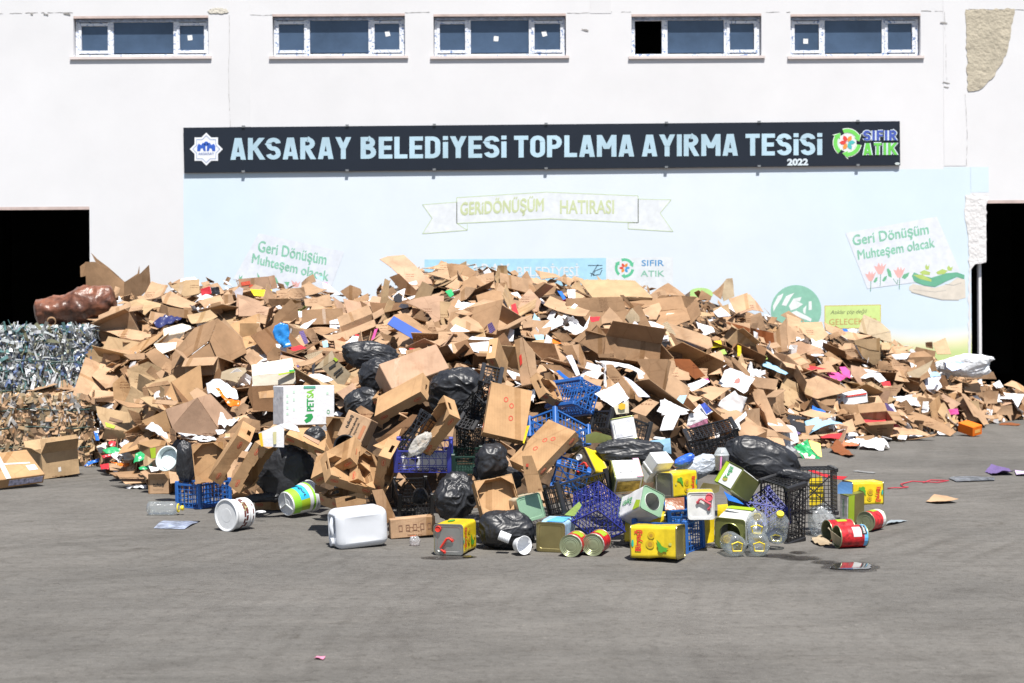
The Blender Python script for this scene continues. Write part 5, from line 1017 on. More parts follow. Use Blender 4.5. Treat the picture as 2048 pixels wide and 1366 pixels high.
for nm, n, cl, sd, mt in (('loose_cardboard_scraps', 2600, COLS['t'], 5, CARD), ('loose_brown_scraps', 2400, COLS['b'], 6, CARD), ('loose_paper_scraps', 640, COLS['w'], 8, PAPER)):
    o = link(nm, scrap_mesh(n, sd, .03, .11, .04, .38).mesh(nm), mt, None, cl); o['kind'] = 'stuff'

# prototypes of heap pieces that come in many copies
def proto(name, build):
    root = bpy.data.objects.new(name, None); C.objects.link(root); root.empty_display_size = .1; build(root); return root
def child(name, mb, parent, col, m=CARD, at=(0, 0, 0), rot=(0, 0, 0), **k):
    o = link(name, mb.mesh(name, **k), m, parent, col, at); o.rotation_euler = rot; return o
INKB = mat('brown_ink_print', (.17, .09, .05), rough=.9, var=.4, vscale=30)
def inked(root, L, W, z, seed, y0=0):
    r = random.Random(seed); mb = MB(); x = r.uniform(-.2, .1) * L
    for k in range(r.choice((2, 3, 3))): w_ = L * r.uniform(.12, .3); mb.box((x + w_ / 2, y0 + W * (.1 - .12 * k), z), (w_, W * r.choice((.04, .07)), .0012))
    child('printed_mark', mb, root, None, m=INKB if seed % 3 else CARDRED)
def b_open(root, L=.42, W=.30, H=.26, t=.007, angs=(2.2, 2.0, 2.5, 1.9)):
    m_ = MB(); m_.span((-L / 2, -W / 2, 0), (L / 2, W / 2, t)); m_.span((-L / 2, -W / 2, t), (L / 2, -W / 2 + t, H)); m_.span((-L / 2, W / 2 - t, t), (L / 2, W / 2, H))
    m_.span((-L / 2, -W / 2 + t, t), (-L / 2 + t, W / 2 - t, H)); m_.span((L / 2 - t, -W / 2 + t, t), (L / 2, W / 2 - t, H)); child('body', m_, root, None)
    inkf = MB().box((L * .1, -W / 2 - .001, H * .55), (L * .35, .0014, H * .09)); inkf.box((L * .05, -W / 2 - .001, H * .4), (L * .22, .0014, H * .05)); child('printed_mark', inkf, root, None, m=INKB)
    for k, a in enumerate(angs):
        f = MB(); ln, dp = ((L, W * .48), (W, W * .48))[k % 2]; f.poly([(-ln / 2, 0, 0), (ln / 2, 0, 0), (ln / 2 - .01, dp, 0), (-ln / 2 + .01, dp, 0)], (0, 0, 1), t)
        rz = (PI, -PI / 2, 0, PI / 2)[k]; pos = ((0, -W / 2, H + .002), (L / 2, 0, H + .002), (0, W / 2, H + .002), (-L / 2, 0, H + .002))[k]
        child('flap', f, root, None, at=pos, rot=(a - PI / 2 - .4 if k % 2 == 0 else a - PI / 2 - .6, 0, rz))
def b_flat(root, L=.62, W=.42, t=.006, fold=.3, seed=0):
    P3 = [Vector((-L / 2, -W / 2, 0)), Vector((L / 2, -W / 2, 0)), Vector((L / 2, W / 2, 0)), Vector((-L / 2, W / 2, 0))]
    child('panel', sheet_mesh(P3, Vector((0, 0, 1)), t, .12, seed), root, None)
    f = MB().poly([(-L / 2 + .01, 0, 0), (L / 2 - .01, 0, 0), (L / 2 - .03, W * .38, 0), (-L / 2 + .03, W * .38, 0)], (0, 0, 1), t); child('flap', f, root, None, at=(0, W / 2, .02), rot=(fold, 0, 0))
    f = MB().poly([(0, -W / 2 + .01, 0), (0, W / 2 - .01, 0), (L * .22, W / 2 - .03, 0), (L * .22, -W / 2 + .02, 0)], (0, 0, 1), t); child('flap', f, root, None, at=(L / 2, 0, .02), rot=(0, -fold * 1.5, 0))
def b_tray(root, L=.5, W=.34, H=.11, t=.008):
    m_ = MB(); m_.span((-L / 2, -W / 2, 0), (L / 2, W / 2, t)); m_.span((-L / 2, -W / 2, t), (L / 2, -W / 2 + t, H * .8)); m_.span((-L / 2, W / 2 - t, t), (L / 2, W / 2, H * .8))
    for s in (-1, 1):
        x0, x1 = sorted((s * L / 2, s * (L / 2 - t)))
        for y0, y1, z0, z1 in ((-W / 2 + t, -.05, t, H), (.05, W / 2 - t, t, H), (-.05, .05, t, H * .55), (-.05, .05, H * .8, H)): m_.span((x0, y0, z0), (x1, y1, z1))
    child('body', m_, root, None)
    for s in (-1, 1):
        for q in (-1, 1):
            f = MB().poly([(s * L / 2 - s * .01, q * (W / 2 - .01), H), (s * (L / 2 - .08), q * (W / 2 - .01), H), (s * (L / 2 - .01), q * (W / 2 - .08), H)], (0, 0, 1), .006); child('corner_gusset', f, root, None)
def b_closed(root, L=.36, W=.26, H=.22):
    child('body', MB().box((0, 0, H / 2), (L, W, H)), root, None, bevel=.006, segs=1)
    child('packing_tape', MB().box((0, 0, H + .0015), (L * .99, .05, .002)), root, (.50, .36, .2), m=FILM)
    inked(root, L, W, H + .001, int(L * 100), -W * .3)
    child('address_label', MB().box((L * .22, -W / 2 - .001, H * .55), (.09, .002, .06)), root, COLS['w'], m=PAPER)
def b_curl(root, L=.5, W=.34, seed=1):
    P3 = [Vector((-L / 2, -W / 2, 0)), Vector((L / 2, -W / 2 * .8, 0)), Vector((L / 2 * .9, W / 2, 0)), Vector((0, W / 2 * 1.15, 0)), Vector((-L / 2, W / 2 * .9, 0))]
    child('panel', sheet_mesh(P3, Vector((0, 0, 1)), .006, .4, seed), root, None)
def b_vee(root, L=.5, W=.3, ang=.9):
    f = MB().poly([(-L / 2, 0, 0), (L / 2, 0, 0), (L / 2 - .01, W, 0), (-L / 2 + .02, W * .95, 0)], (0, 0, 1), .006); child('panel', f, root, None, rot=(ang, 0, 0))
    f = MB().poly([(-L / 2, 0, 0), (L / 2, 0, 0), (L / 2 - .03, W * .8, 0), (-L / 2, W * .85, 0)], (0, 0, 1), .006); child('panel', f, root, None, rot=(PI - ang * .9, 0, 0))
def b_paper(root, s=.24, seed=1, cr=.08):
    P3 = [Vector((-s / 2, -s * .35, 0)), Vector((s / 2, -s * .35, 0)), Vector((s / 2, s * .35, 0)), Vector((-s / 2, s * .35, 0))]
    child('sheet', sheet_mesh(P3, Vector((0, 0, 1)), .002, .5, seed, cr), root, None, m=PAPER)
PROTOS = [('cardboard_box', 'open carton', lambda r: b_open(r)), ('cardboard_box', 'open carton', lambda r: b_open(r, .34, .26, .34, angs=(2.6, 1.6, 1.7, 2.4))), ('cardboard_box', 'open carton', lambda r: b_open(r, .55, .38, .2, angs=(1.6, 2.3, 2.7, 1.5))),
          ('flattened_carton', 'flattened carton', lambda r: b_flat(r)), ('flattened_carton', 'flattened carton', lambda r: b_flat(r, .8, .5, fold=.5, seed=4)), ('flattened_carton', 'flattened carton', lambda r: b_flat(r, .46, .4, fold=-.4, seed=9)),
          ('cardboard_tray', 'shallow carton tray', lambda r: b_tray(r)), ('cardboard_box', 'closed carton', lambda r: b_closed(r)), ('cardboard_box', 'closed carton', lambda r: b_closed(r, .46, .2, .14)),
          ('cardboard_sheet', 'curled cardboard sheet', lambda r: b_curl(r)), ('cardboard_sheet', 'curled cardboard sheet', lambda r: b_curl(r, .7, .4, 7)), ('folded_cardboard', 'folded cardboard', lambda r: b_vee(r)), ('folded_cardboard', 'folded cardboard', lambda r: b_vee(r, .65, .4, .6)), ('cardboard_sheet', 'curled cardboard sheet', lambda r: b_curl(r, .36, .3, 12))]
PAPS = [('paper_sheet', 'white paper sheet', lambda r: b_paper(r)), ('paper_sheet', 'white paper sheet', lambda r: b_paper(r, .3, 5, .03)), ('paper_scrap', 'crumpled paper', lambda r: b_paper(r, .2, 9, .2))]
made = {}
def place(i, lst, loc, R, sc, colr, pxy, tint):
    nm, words, fn = lst[i]; key = (id(lst), i)
    if key not in made: root = made[key] = proto(nm, fn)
    else:
        src = made[key]; root = src.copy(); C.objects.link(root)
        for ch in src.children: c = ch.copy(); C.objects.link(c); c.parent = root
    root.matrix_world = Matrix.Translation(loc) @ R.to_4x4() @ Matrix.Diagonal((sc, sc, sc, 1))
    for ch in root.children:
        if ch.name.startswith(('packing', 'address', 'printed')): continue
        f = rnd.uniform(.92, 1.06); ch.color = (*(c * f for c in colr), 1)
    root['category'] = {'c': 'cardboard', 'p': 'paper', 's': 'scrap'}[tint]; root['group'] = {'c': 'loose cardboard in the heap', 'p': 'loose paper in the heap', 's': 'coloured packets in the heap'}[tint]
    AUTO.append((root, pxy, words, None, sc)); return root
gr_ = random.Random(21)
cand = []
tries = 0
while len(cand) < 270 and tries < 20000:
    tries += 1
    x = gr_.uniform(5, 2043); yb, yt = lerp_table(YB, x), lerp_table(YT, x); y = yb - 12 - (yb - yt - 14) * gr_.random()
    if 480 < x < 1400 and y > 800: continue
    if y < lerp_table(YT, x) + 30: continue
    if x < 330 and y < 625 or x < 205 and y > 780: continue
    if gr_.random() < .9 and any(inside(x + a, y + b, q) for q in TPOLY for a, b in ((0, 0), (9, 0), (-9, 0), (0, -7))): continue
    Y = surf_Y(x, y); dmin = 21 * (15.5 / Y)
    if any((x - a) ** 2 + (y - b) ** 2 < dmin * dmin * 2.2 for a, b, _ in cand): continue
    cand.append((x, y, Y))
for k, (x, y, Y) in enumerate(cand):
    n = (surf_n(x, y) + Vector((gr_.gauss(0, .34), gr_.gauss(0, .25), .25 + gr_.gauss(0, .34)))).normalized()
    R = n.to_track_quat('Z', 'Y').to_matrix() @ Matrix.Rotation(gr_.uniform(0, 2 * PI), 3, 'Z')
    small = .72 if x > 1500 else .9
    if gr_.random() < .76:
        i = gr_.choice((0, 2, 3, 3, 4, 4, 5, 5, 6, 8, 9, 9, 10, 10, 11, 12, 12, 13, 13)); c = COLS[gr_.choice('tttbbpyodt')]; f = gr_.uniform(.74, 1.1)
        if y < lerp_table(YT, x) + 70 and i in (0, 2, 6, 8): i = 9
        place(i, PROTOS, P(x, y, Y + gr_.uniform(.14, .34) + (.25 if y < lerp_table(YT, x) + 45 else 0)), R, gr_.uniform(.75, 1.3) * small * (.7 if y < lerp_table(YT, x) + 45 else 1), tuple(q * f for q in c), (x, y), 'c')
    else:
        if gr_.random() < .85: place(gr_.choice((0, 1, 2)), PAPS, P(x, y, Y - gr_.uniform(.0, .1)), R, gr_.uniform(.7, 1.5), COLS['w'], (x, y), 'p')
        else:
            r_ = place(gr_.choice((0, 1, 2)), PAPS, P(x, y, Y - gr_.uniform(.0, .1)), R, gr_.uniform(.6, 1.1), COLS[gr_.choice('rmsYGvOLBB')], (x, y), 's'); AUTO[-1] = (r_, (x, y), None, None, 1); r_.name = 'plastic_packet'

# ================================================================ things lying in front of and on the heap
def xf(M, mb): mb.v = [M @ p for p in mb.v]; return mb
def rr(w, h, r, n=4):
    q = []
    for cx, cy, a in ((w / 2 - r, h / 2 - r, 0), (-w / 2 + r, h / 2 - r, PI / 2), (-w / 2 + r, -h / 2 + r, PI), (w / 2 - r, -h / 2 + r, 1.5 * PI)):
        q += [(cx + r * math.cos(a + PI / 2 * k / n), cy + r * math.sin(a + PI / 2 * k / n)) for k in range(n + 1)]
    return q
def axes3(b, k):
    i, j = [q for q in (0, 1, 2) if q != k - 1]
    return b.e[i], b.e[j], b.e[k - 1], b.d[i], b.d[j], b.d[k - 1]
def loft(mb, rings, close0=False, close1=False):
    n = len(rings[0]); vs = [p for r in rings for p in r]; fs = [(i * n + k, i * n + (k + 1) % n, (i + 1) * n + (k + 1) % n, (i + 1) * n + k) for i in range(len(rings) - 1) for k in range(n)]
    if close0: fs.append(tuple(range(n))[::-1])
    if close1: fs.append(tuple(range((len(rings) - 1) * n, len(rings) * n)))
    return mb.add(vs, fs)
def tin(b, k, bodym, endm, label, hole=None, group='oil and food tins at the foot of the heap', dent=0.11):
    """rectangular tin; k = long axis; hole = end (+1 far, -1 near) with a round cut-out"""
    t = thing('food_tin', b.base, label, 'tin', group); a, c_, z, wa, wc, wz_ = axes3(b, k); r = min(wa, wc) * .11
    def ring(s, pos, rf=1.0): return [b.c + a * (x * s) + c_ * (y * s) + z * pos for x, y in rr(wa, wc, r)]
    def dring(s, pos):
        out = []
        for p in ring(s, pos): out.append(p + (b.c - p) * (dent * max(0, mnoise.noise(p * 7))))
        return out
    h = wz_ / 2; rg = [ring(.985, -h + .006)] + [dring(.985, -h + .012 + (wz_ - .024) * i / 8) for i in range(9)] + [ring(.985, h - .006)]
    for i in (3, 7): rg[i] = [b.c + z * (p - b.c).dot(z) + (p - b.c - z * (p - b.c).dot(z)) * .992 for p in rg[i]]
    part('body', loft(MB(), rg), bodym, t, smoothf=False)
    for s in (-1, 1):
        mb = MB(); loft(mb, [ring(1.0, s * (h - .009)), ring(1.008, s * (h - .004)), ring(1.0, s * h), ring(.965, s * h)]); part('seam_rim', mb, endm, t)
        mb = MB(); pl = s * (h - .006)
        if hole == s:
            R_ = min(wa, wc) * .33; o_, i_ = [], []
            for k_ in range(48):
                ca, sa = math.cos(2 * PI * k_ / 48), math.sin(2 * PI * k_ / 48); f_ = min(wa * .485 / max(1e-6, abs(ca)), wc * .485 / max(1e-6, abs(sa)), min(wa, wc) * .62)
                o_.append(b.c + a * ca * f_ + c_ * sa * f_ + z * pl); i_.append(b.c + a * ca * R_ + c_ * sa * R_ + z * pl)
            loft(mb, [o_, i_, [p - z * (s * .004) for p in i_]])
            lip = MB(); loft(lip, [[p + z * (s * .0005) for p in i_], [p + z * (s * .004) + (p - (b.c + z * pl)) * .02 for p in i_], [p + z * (s * .0005) + (p - (b.c + z * pl)) * .06 for p in i_]]); part('hole_lip', lip, WHITEM if endm is GREENT else endm, t)
        else:
            o_ = [b.c + a * x + c_ * y + z * pl for x, y in rr(wa * .97, wc * .97, r)]; q_ = [b.c + a * x * .8 + c_ * y * .8 + z * pl for x, y in rr(wa, wc, r)]; q2 = [b.c + a * x * .77 + c_ * y * .77 + z * (pl - s * .003) for x, y in rr(wa, wc, r)]
            loft(mb, [o_, q_, q2], close1=True)
        part('end_plate', mb, endm, t)
    return t
def birlabel(t, b, face, u):
    fr = b.frame(face, u)
    part('lettering', face_text(MB(), fr, 'Biryağ', -.55, .72, .44, .80, .0035, .03), RED, t)
    fl = MB()
    for cu, cv, r in ((.42, .08, .22), (-.12, .13, .27)): face_disc(fl, fr, cu, cv, r, r * fr[4] / fr[5], .0025)
    part('flower_print', fl, mat('flower_ochre', (.55, .36, .01), rough=.4), t)
    fl = MB()
    for cu, cv, r in ((.42, .08, .10), (-.12, .13, .14)): face_disc(fl, fr, cu, cv, r, r * fr[4] / fr[5], .004)
    part('flower_centre', fl, mat('flower_brown', (.42, .24, .02), rough=.4), t)
    part('leaf_print', face_poly(MB(), fr, [(.18, -.14), (-.05, -.18), (-.2, -.16), (-.35, -.22), (-.5, -.2), (-.62, -.34), (-.52, -.46), (-.58, -.58), (-.42, -.56), (-.36, -.66), (-.28, -.46), (-.2, -.36), (-.05, -.3)], .003), mat('leaf_green', (.08, .30, .03), rough=.4), t)
    part('badge_print', face_disc(MB(), fr, -.08, .88, .22, .05, .003), mat('teal_print', (.03, .35, .28), rough=.4), t)
    part('small_print', face_disc(MB(), fr, -.1, -.72, .1, .07, .003, 6), mat('pale_print', (.45, .45, .1), rough=.4), t)
def carry_handle(t, fr, ang, m, cu=0, cv=0, s=.05):
    cen, uu, vv, n, hu, hv = fr; c_ = on(fr, cu, cv, .004); d = uu * math.cos(ang) + vv * math.sin(ang); e = n.cross(d)
    q = [c_ - d * s, c_ - d * s + e * s * .55 + n * .006, c_ - d * s * .8 + e * s * .75 + n * .008, c_ + d * s * .8 + e * s * .75 + n * .008, c_ + d * s + e * s * .55 + n * .006, c_ + d * s]
    q = [p - e * s * .3 for p in q]; mb = MB().tube(q, .008, 8); mb.tube([q[0], q[0] + n * -.003], .012, 8); mb.tube([q[-1], q[-1] + n * -.003], .012, 8); part('carry_handle', mb, m, t)
def cap(t, fr, cu, cv, r, m):
    cen, uu, vv, n, hu, hv = fr; c_ = on(fr, cu, cv, -.003); mb = MB(); k = 20
    rg = [[c_ + (uu * math.cos(2 * PI * i / k) + vv * math.sin(2 * PI * i / k)) * rad + n * z for i in range(k)] for rad, z in ((r, 0), (r, .014), (r * .9, .017), (r * .82, .012))]
    part('screw_cap', loft(mb, rg, close1=True), m, t)

# yellow and other rectangular tins
b = bx('F', (1895, 1050), (1668, 1052), (2000, 1005), (1890, 1290), (.235, .345, .235))
t = tin(b, 2, YEL, STEEL, 'yellow oil tin left of the front black bag, bare metal end with red handle')
birlabel(t, b, -1, -3); fr = b.frame(-2, -1); carry_handle(t, fr, .95, RED, -.12, -.35, .05); cap(t, fr, -.68, .68, .022, RED)
fr = b.frame(-3, 2); part('leaf_print', face_disc(MB(), fr, .1, .3, .4, .2, .003, 9), mat('leaf_green'), t)
b = bx('G', (1690, 1062), (1328, 1060), (1757, 1055), (1690, 1330), (.345, .235, .235))
t = tin(b, 1, YEL, GOLD, 'yellow oil tin lying foremost, printed side to the front, before a blue crate'); birlabel(t, b, -2, -3)
b = bx('G', (1652, 650), (1492, 648), (1862, 622), (1655, 822), (.235, .345, .235), 10.45)
t = tin(b, 2, YEL, STEEL, 'yellow oil tin below the white tub, its bare metal end to the left'); birlabel(t, b, -1, 3)
b = bx('H', (962, 582), (1152, 577), (905, 566), (962, 740), (.345, .235, .235), ground=False, Y=11.35)
t = tin(b, 1, YEL, GOLD, 'yellow oil tin at the right end of the tins, behind the strawberry red cans'); birlabel(t, b, -2, 3)
b = bx('G', (1600, 965), (1285, 968), (1618, 948), (1600, 1205), (.345, .235, .235), ground=False, Y=10.25)
t = tin(b, 1, YEL, GOLD, 'yellow oil tin mostly hidden behind the blue crate with the foremost tin')
fr = b.frame(-2, -1); part('leaf_print', face_poly(MB(), fr, [(.7, -.3), (.5, 0), (.35, .1), (.45, -.2), (.4, -.45), (.6, -.5)], .003), mat('leaf_green'), t); part('small_print', face_poly(MB(), b.frame(-3, -1), [(-.3, -.5), (.2, -.5), (.2, .4), (-.3, .4)], .003), RED, t)
b = bx('G', (1440, 735), (1592, 830), (1410, 932), (1288, 832), (.235, .235, .345), 10.15, near=None, hint=(2, -.8, .6, -.1))
t = tin(b, 3, WHITEM, GREENT, 'tilted white tin with a pale green end and round hole, below the yellow tin', hole=-1)
fr = b.frame(-1 if b.e[0].y > 0 else 1, 3); part('olive_print', face_poly(MB(), fr, [(-.9, .9), (-.3, .9), (-.5, .1), (-.9, .3)], .003), LIME, t); part('lettering', face_text(MB(), fr, 'Zeytin', -.1, .75, -.5, .2, .003, .02), GRN, t)
b = bx('G', (1212, 690), (1145, 562), (1408, 718), (1222, 790), (.235, .27, .235), 10.35)
t = tin(b, 2, WHITEM, OLIVE, 'white and pink tin tipped back beside the long black bag'); fr = b.frame(-1, 2); part('brown_picture', face_poly(MB(), fr, [(-.8, -.6), (.8, -.6), (.8, .6), (-.8, .6)], .003), mat('mixed_brown', (.45, .3, .06), var=.8, vscale=25), t)
part('pink_band', face_poly(MB(), b.frame(-3, 2), [(.55, -.95), (.95, -.95), (.95, .95), (.55, .95)], .003), mat('pink_print', (.72, .35, .5), rough=.4), t); part('faint_print', face_poly(MB(), b.frame(-3, 2), [(-.6, -.4), (.3, -.4), (.3, .5), (-.6, .5)], .003), mat('faint_grey_print', (.55, .56, .6), var=.4, vscale=30), t)
b = bx('G', (1772, 800), (2000, 796), (1785, 780), (1778, 987), (.235, .33, .24), 10.0)
t = tin(b, 2, YEL, WHITEM, 'tin showing a white square end with pink handle, above the foremost yellow tin')
fr = b.frame(-2, 1); s_ = 1 if fr[2].z > 0 else -1; PINKR = mat('faded_red_plastic', (.62, .10, .13), rough=.4); carry_handle(t, fr, -.55, PINKR, .25, .15 * s_, .045); cap(t, fr, .62, .62 * s_, .026, PINKR)
b = bx('H', (285, 822), (92, 800), (362, 748), (288, 1012), (.235, .345, .235))
t = tin(b, 2, WHITEM, OLIVE, 'tin with an olive green end and round hole, standing right of the blue crate', hole=-1)
fr = b.frame(-3, 2); part('lime_print', face_poly(MB(), fr, [(.5, -.9), (.95, -.9), (.95, .9), (.5, .9)], .003), LIME, t); part('small_print', face_poly(MB(), b.frame(-1, 2), [(-.6, -.6), (.3, -.6), (.3, .6), (-.6, .6)], .003), mat('faint_grey_print'), t)
b = bx('N', (848, 1085), (1208, 1082), (862, 1040), (848, 1360), (.235, .235, .345), ground=False, Y=10.55)
t = tin(b, 3, WHITEM, OLIVE, 'white tin with sky blue band and black name plate, behind the olive ended tin'); fr = b.frame(-2, 1); s_ = 1 if fr[2].z > 0 else -1
part('sky_print', face_poly(MB(), fr, [(-.9, .97 * s_), (.9, .97 * s_), (.9, .70 * s_), (-.9, .62 * s_)], .003), SKYB, t); part('name_plate', face_poly(MB(), fr, [(-.35, .78 * s_), (.25, .78 * s_), (.25, .58 * s_), (-.35, .58 * s_)], .005), BLACK, t)
part('lettering', text_mb(MB(), 'tukaş', on(fr, -.28, .61 * s_, .0065), on(fr, .18, .61 * s_, .0065) - on(fr, -.28, .61 * s_, .0065), on(fr, -.28, .73 * s_, .0065) - on(fr, -.28, .61 * s_, .0065), .02), WHITEM, t); part('lime_print', face_poly(MB(), fr, [(-.9, .55 * s_), (-.45, .5 * s_), (-.45, -.9 * s_), (-.9, -.9 * s_)], .003), LIME, t)
b = bx('N', (880, 882), (1048, 612), (1032, 1000), (750, 818), (.235, .30, .235), 10.35)
t = tin(b, 2, WHITEM, OLIVE, 'olive and white tin lying tilted under the big black bag'); part('olive_side', face_poly(MB(), b.frame(-3, 2), [(-.97, -.9), (.97, -.9), (.97, .9), (-.97, .9)], .003), OLIVE, t)
fr = b.frame(-2, 1); part('label_field', face_poly(MB(), fr, [(-.85, -.85), (.85, -.85), (.85, .85), (-.85, .85)], -.0), WHITEM, t); part('lettering', face_text(MB(), fr, 'Yeşil', -.4, .7, -.2, .3, .006, .02), GRN, t); part('lime_print', face_poly(MB(), fr, [(-.9, -.9), (.9, -.9), (.9, -.55), (-.9, -.55)] if fr[2].x > 0 else [(-.9, .9), (.9, .9), (.9, .55), (-.9, .55)], .004), LIME, t); part('olive_print', face_disc(MB(), fr, -.35, .1, .2, .25, .005), mat('olive_fruit', (.30, .28, .06), rough=.5), t)
b = bx('G', (437, 847), (640, 797), (482, 1008), (357, 872), (.235, .235, .345), 10.35, hint=(2, -.5, .8, .1))
t = tin(b, 3, mat('beige_tin', (.50, .42, .30), rough=.4), GREENT, 'pale green ended tin lying above the front black bag, beige side to the left')
b = bx('G', (818, 1040), (590, 1030), (900, 990), (815, 1262), (.235, .345, .235))
t = tin(b, 2, mat('pale_blue_tin', (.34, .52, .68), rough=.35, var=.35, vscale=14), GOLD, 'tin with plain gold square end between the front black bag and round cans'); part('blue_print', face_poly(MB(), b.frame(-3, 2), [(-.8, -.8), (.8, -.8), (.7, .2), (-.8, .4)], .003), SKYB, t)
b = bx('H', (935, 668), (868, 656), (1042, 655), (938, 828), (.11, .235, .30), ground=True, Y=10.9)
t = tin(b, 3, WHITEM, OLIVE, 'white and lime green tin standing right of the black crates'); part('gold_side', face_poly(MB(), b.frame(-1, 2), [(-.2, -.95), (.97, -.95), (.97, .95), (-.2, .95)], .003), GOLD, t); part('lime_side', face_poly(MB(), b.frame(-1, 2), [(-.95, -.95), (-.22, -.95), (-.22, .95), (-.95, .95)], .003), LIME, t); part('lettering', face_text(MB(), b.frame(-2, 3), 'yeşilzeytin', -.7, .5, -.3, .3, .003, .01), GRN, t)
b = bx('G', (1200, 410), (1400, 395), (1170, 340), (1210, 440), (.235, .235, .3), 10.95)
t = tin(b, 2, WHITEM, OLIVE, 'white tin with a printed list on its side, under the blue crates'); part('faint_print', face_poly(MB(), b.frame(-3, 1), [(-.7, -.7), (.7, -.7), (.7, .7), (-.7, .7)], .003), mat('faint_grey_print'), t)
b = bx('G', (975, 425), (1055, 530), (1095, 470), (850, 540), (.2, .2, .235), 10.75, near=None)
b = bx('G', (960, 432), (835, 545), (1090, 470), (1055, 620), (.235, .2, .30), 10.75, near=None, hint=(1, .6, .7, .2))
t = tin(b, 2, YEL, mat('brown_tin', (.16, .13, .09), rough=.4, metal=.4), 'tin with a dark brown end, red handle and white spout, above the small blue crate')
fr = b.frame(-2 if b.e[1].y > 0 else 2, 3); carry_handle(t, fr, 1.4, RED, .15, 0, .05); cap(t, fr, -.55, .2, .025, WHITE)

# round food cans
REDL = mat('strawberry_red_label', (.48, .015, .02), rough=.4, var=.7, vscale=35); CANEND = mat('lacquered_can_end', (.33, .36, .22), rough=.35, metal=.6)
def canR(axis):
    z = Vector(axis).normalized(); x = z.cross(Vector((0, 0, 1))).normalized(); y = z.cross(x); return x, y, z
def round_can(c0, axis, r, L, label, open_end=False, tail=None):
    x, y, z = canR(axis); M = Matrix(((x.x, y.x, z.x, c0.x), (x.y, y.y, z.y, c0.y), (x.z, y.z, z.z, c0.z), (0, 0, 0, 1)))
    t = thing('food_can', (c0.x, c0.y, c0.z - r), label, 'can', 'round red food cans')
    part('body', MB().lathe([(r, .006), (r, L * .25), (r * .99, L * .27), (r, L * .3), (r, L * .6), (r * .99, L * .62), (r, L * .65), (r, L - .006)], 36, M), REDL, t, smoothf=True)
    part('seam_rim', MB().lathe([(r * .95, .004), (r * 1.0, -.001), (r * 1.03, .001), (r * 1.03, .006), (r, .008)], 36, M), CANEND, t, smoothf=True)
    part('seam_rim', MB().lathe([(r, L - .008), (r * 1.03, L - .006), (r * 1.03, L), (r * .95, L - .002)], 36, M), CANEND, t, smoothf=True)
    ends = [(L - .006, 1)] + ([] if open_end else [(.004, 1)])
    for zz, s in ends: part('end_plate', MB().lathe([(r * .96, zz)] + [(r * k, zz + (.0025 if i % 2 else 0)) for i, k in enumerate((.86, .83, .72, .69, .57, .54))] + [(r * .3, zz), (.0005, zz)], 36, M), CANEND, t)
    if open_end: part('inner_wall', MB().lathe([(r * .985, .004), (r * .985, L - .008)], 36, M), CANEND, t, smoothf=True)
    return t, M
def bandlabel(t, M, r, L, z0, z1, a0, a1, m, name, lift=.001, n=10):
    mb = MB(); vs = []; 
    for i in range(n + 1):
        a = a0 + (a1 - a0) * i / n
        for z_ in (z0, z1): vs.append(M @ Vector(((r + lift) * math.cos(a), (r + lift) * math.sin(a), z_ * L)))
    mb.add(vs, [(2 * i, 2 * i + 2, 2 * i + 3, 2 * i + 1) for i in range(n)]); return part(name, mb, m, t)
def rolltext(t, M, r, s, z0, z1, a0, a1, m, name='lettering', alongz=True, bold=.02):
    vs, fs, _ = text_geo(s, bold); mb = MB(); q = []
    for a, b_ in vs:
        zz, an = (z0 + (z1 - z0) * a, a0 + (a1 - a0) * b_) if alongz else (z0 + (z1 - z0) * b_, a0 + (a1 - a0) * a); q.append(M @ Vector(((r + .002) * math.cos(an), (r + .002) * math.sin(an), zz)))
    mb.add(q, fs); return part(name, mb, m, t)
def groundpt(reg, x, ybot): q = px(reg, x, ybot); return G0(*q)
r_ = .077
for (xx, yb_, ax_, lb, op) in ((862, 1306, (.28, .96, 0), 'left one of two round cans with ringed gold ends before the navy crate', False), (1036, 1298, (.33, .94, .02), 'right one of two round cans with ringed gold ends before the navy crate', False)):
    g = groundpt('G', xx, yb_); t, M_ = round_can(g + Vector((0, 0, r_ * 1.03)), ax_, r_, .2, lb); bandlabel(t, M_, r_, .2, .35, .85, 4.6, 5.6, LIME, 'lime_label'); bandlabel(t, M_, r_, .2, .04, .12, 3.6, 7.0, WHITEM, 'white_label_edge')
g = groundpt('H', 1046, 896); t, M_ = round_can(g + Vector((0, 0, .076 * 1.03)), (.66, .75, 0), .076, .2, 'red can showing its ringed gold end, beside the yellow tin at the right'); bandlabel(t, M_, .076, .2, .74, .96, 4.2, 7.0, WHITEM, 'white_label'); bandlabel(t, M_, .076, .2, .3, .7, 4.3, 5.1, LIME, 'lime_label', .002)
g = groundpt('H', 845, 999); t, M_ = round_can(g + Vector((.02, 0, .079 * 1.03)), (.97, .22, 0), .079, .215, 'dented open red can lying foremost at the right, blue band at its far end', True)
bandlabel(t, M_, .079, .215, .84, .97, 4.2, 7.2, SKYB, 'blue_label'); bandlabel(t, M_, .079, .215, .45, .74, 5.2, 6.2, WHITEM, 'white_label'); bandlabel(t, M_, .079, .215, .76, .93, 5.0, 6.0, BLACK, 'name_plate', .003)
rolltext(t, M_, .0815, 'tukaş', .80 * .215, .89 * .215, 5.1, 5.9, WHITEM, alongz=False)
x_, y_, z_ = canR((.97, .22, 0)); part('bent_lid', sheet_mesh([M_ @ Vector((.07 * math.cos(a), .07 * math.sin(a), -.03 + .05 * math.sin(a))) for a in [2 * PI * k / 14 for k in range(14)]], -z_, .002, .3, 3), mat('lid_kraft', (.42, .36, .24), rough=.5), t)
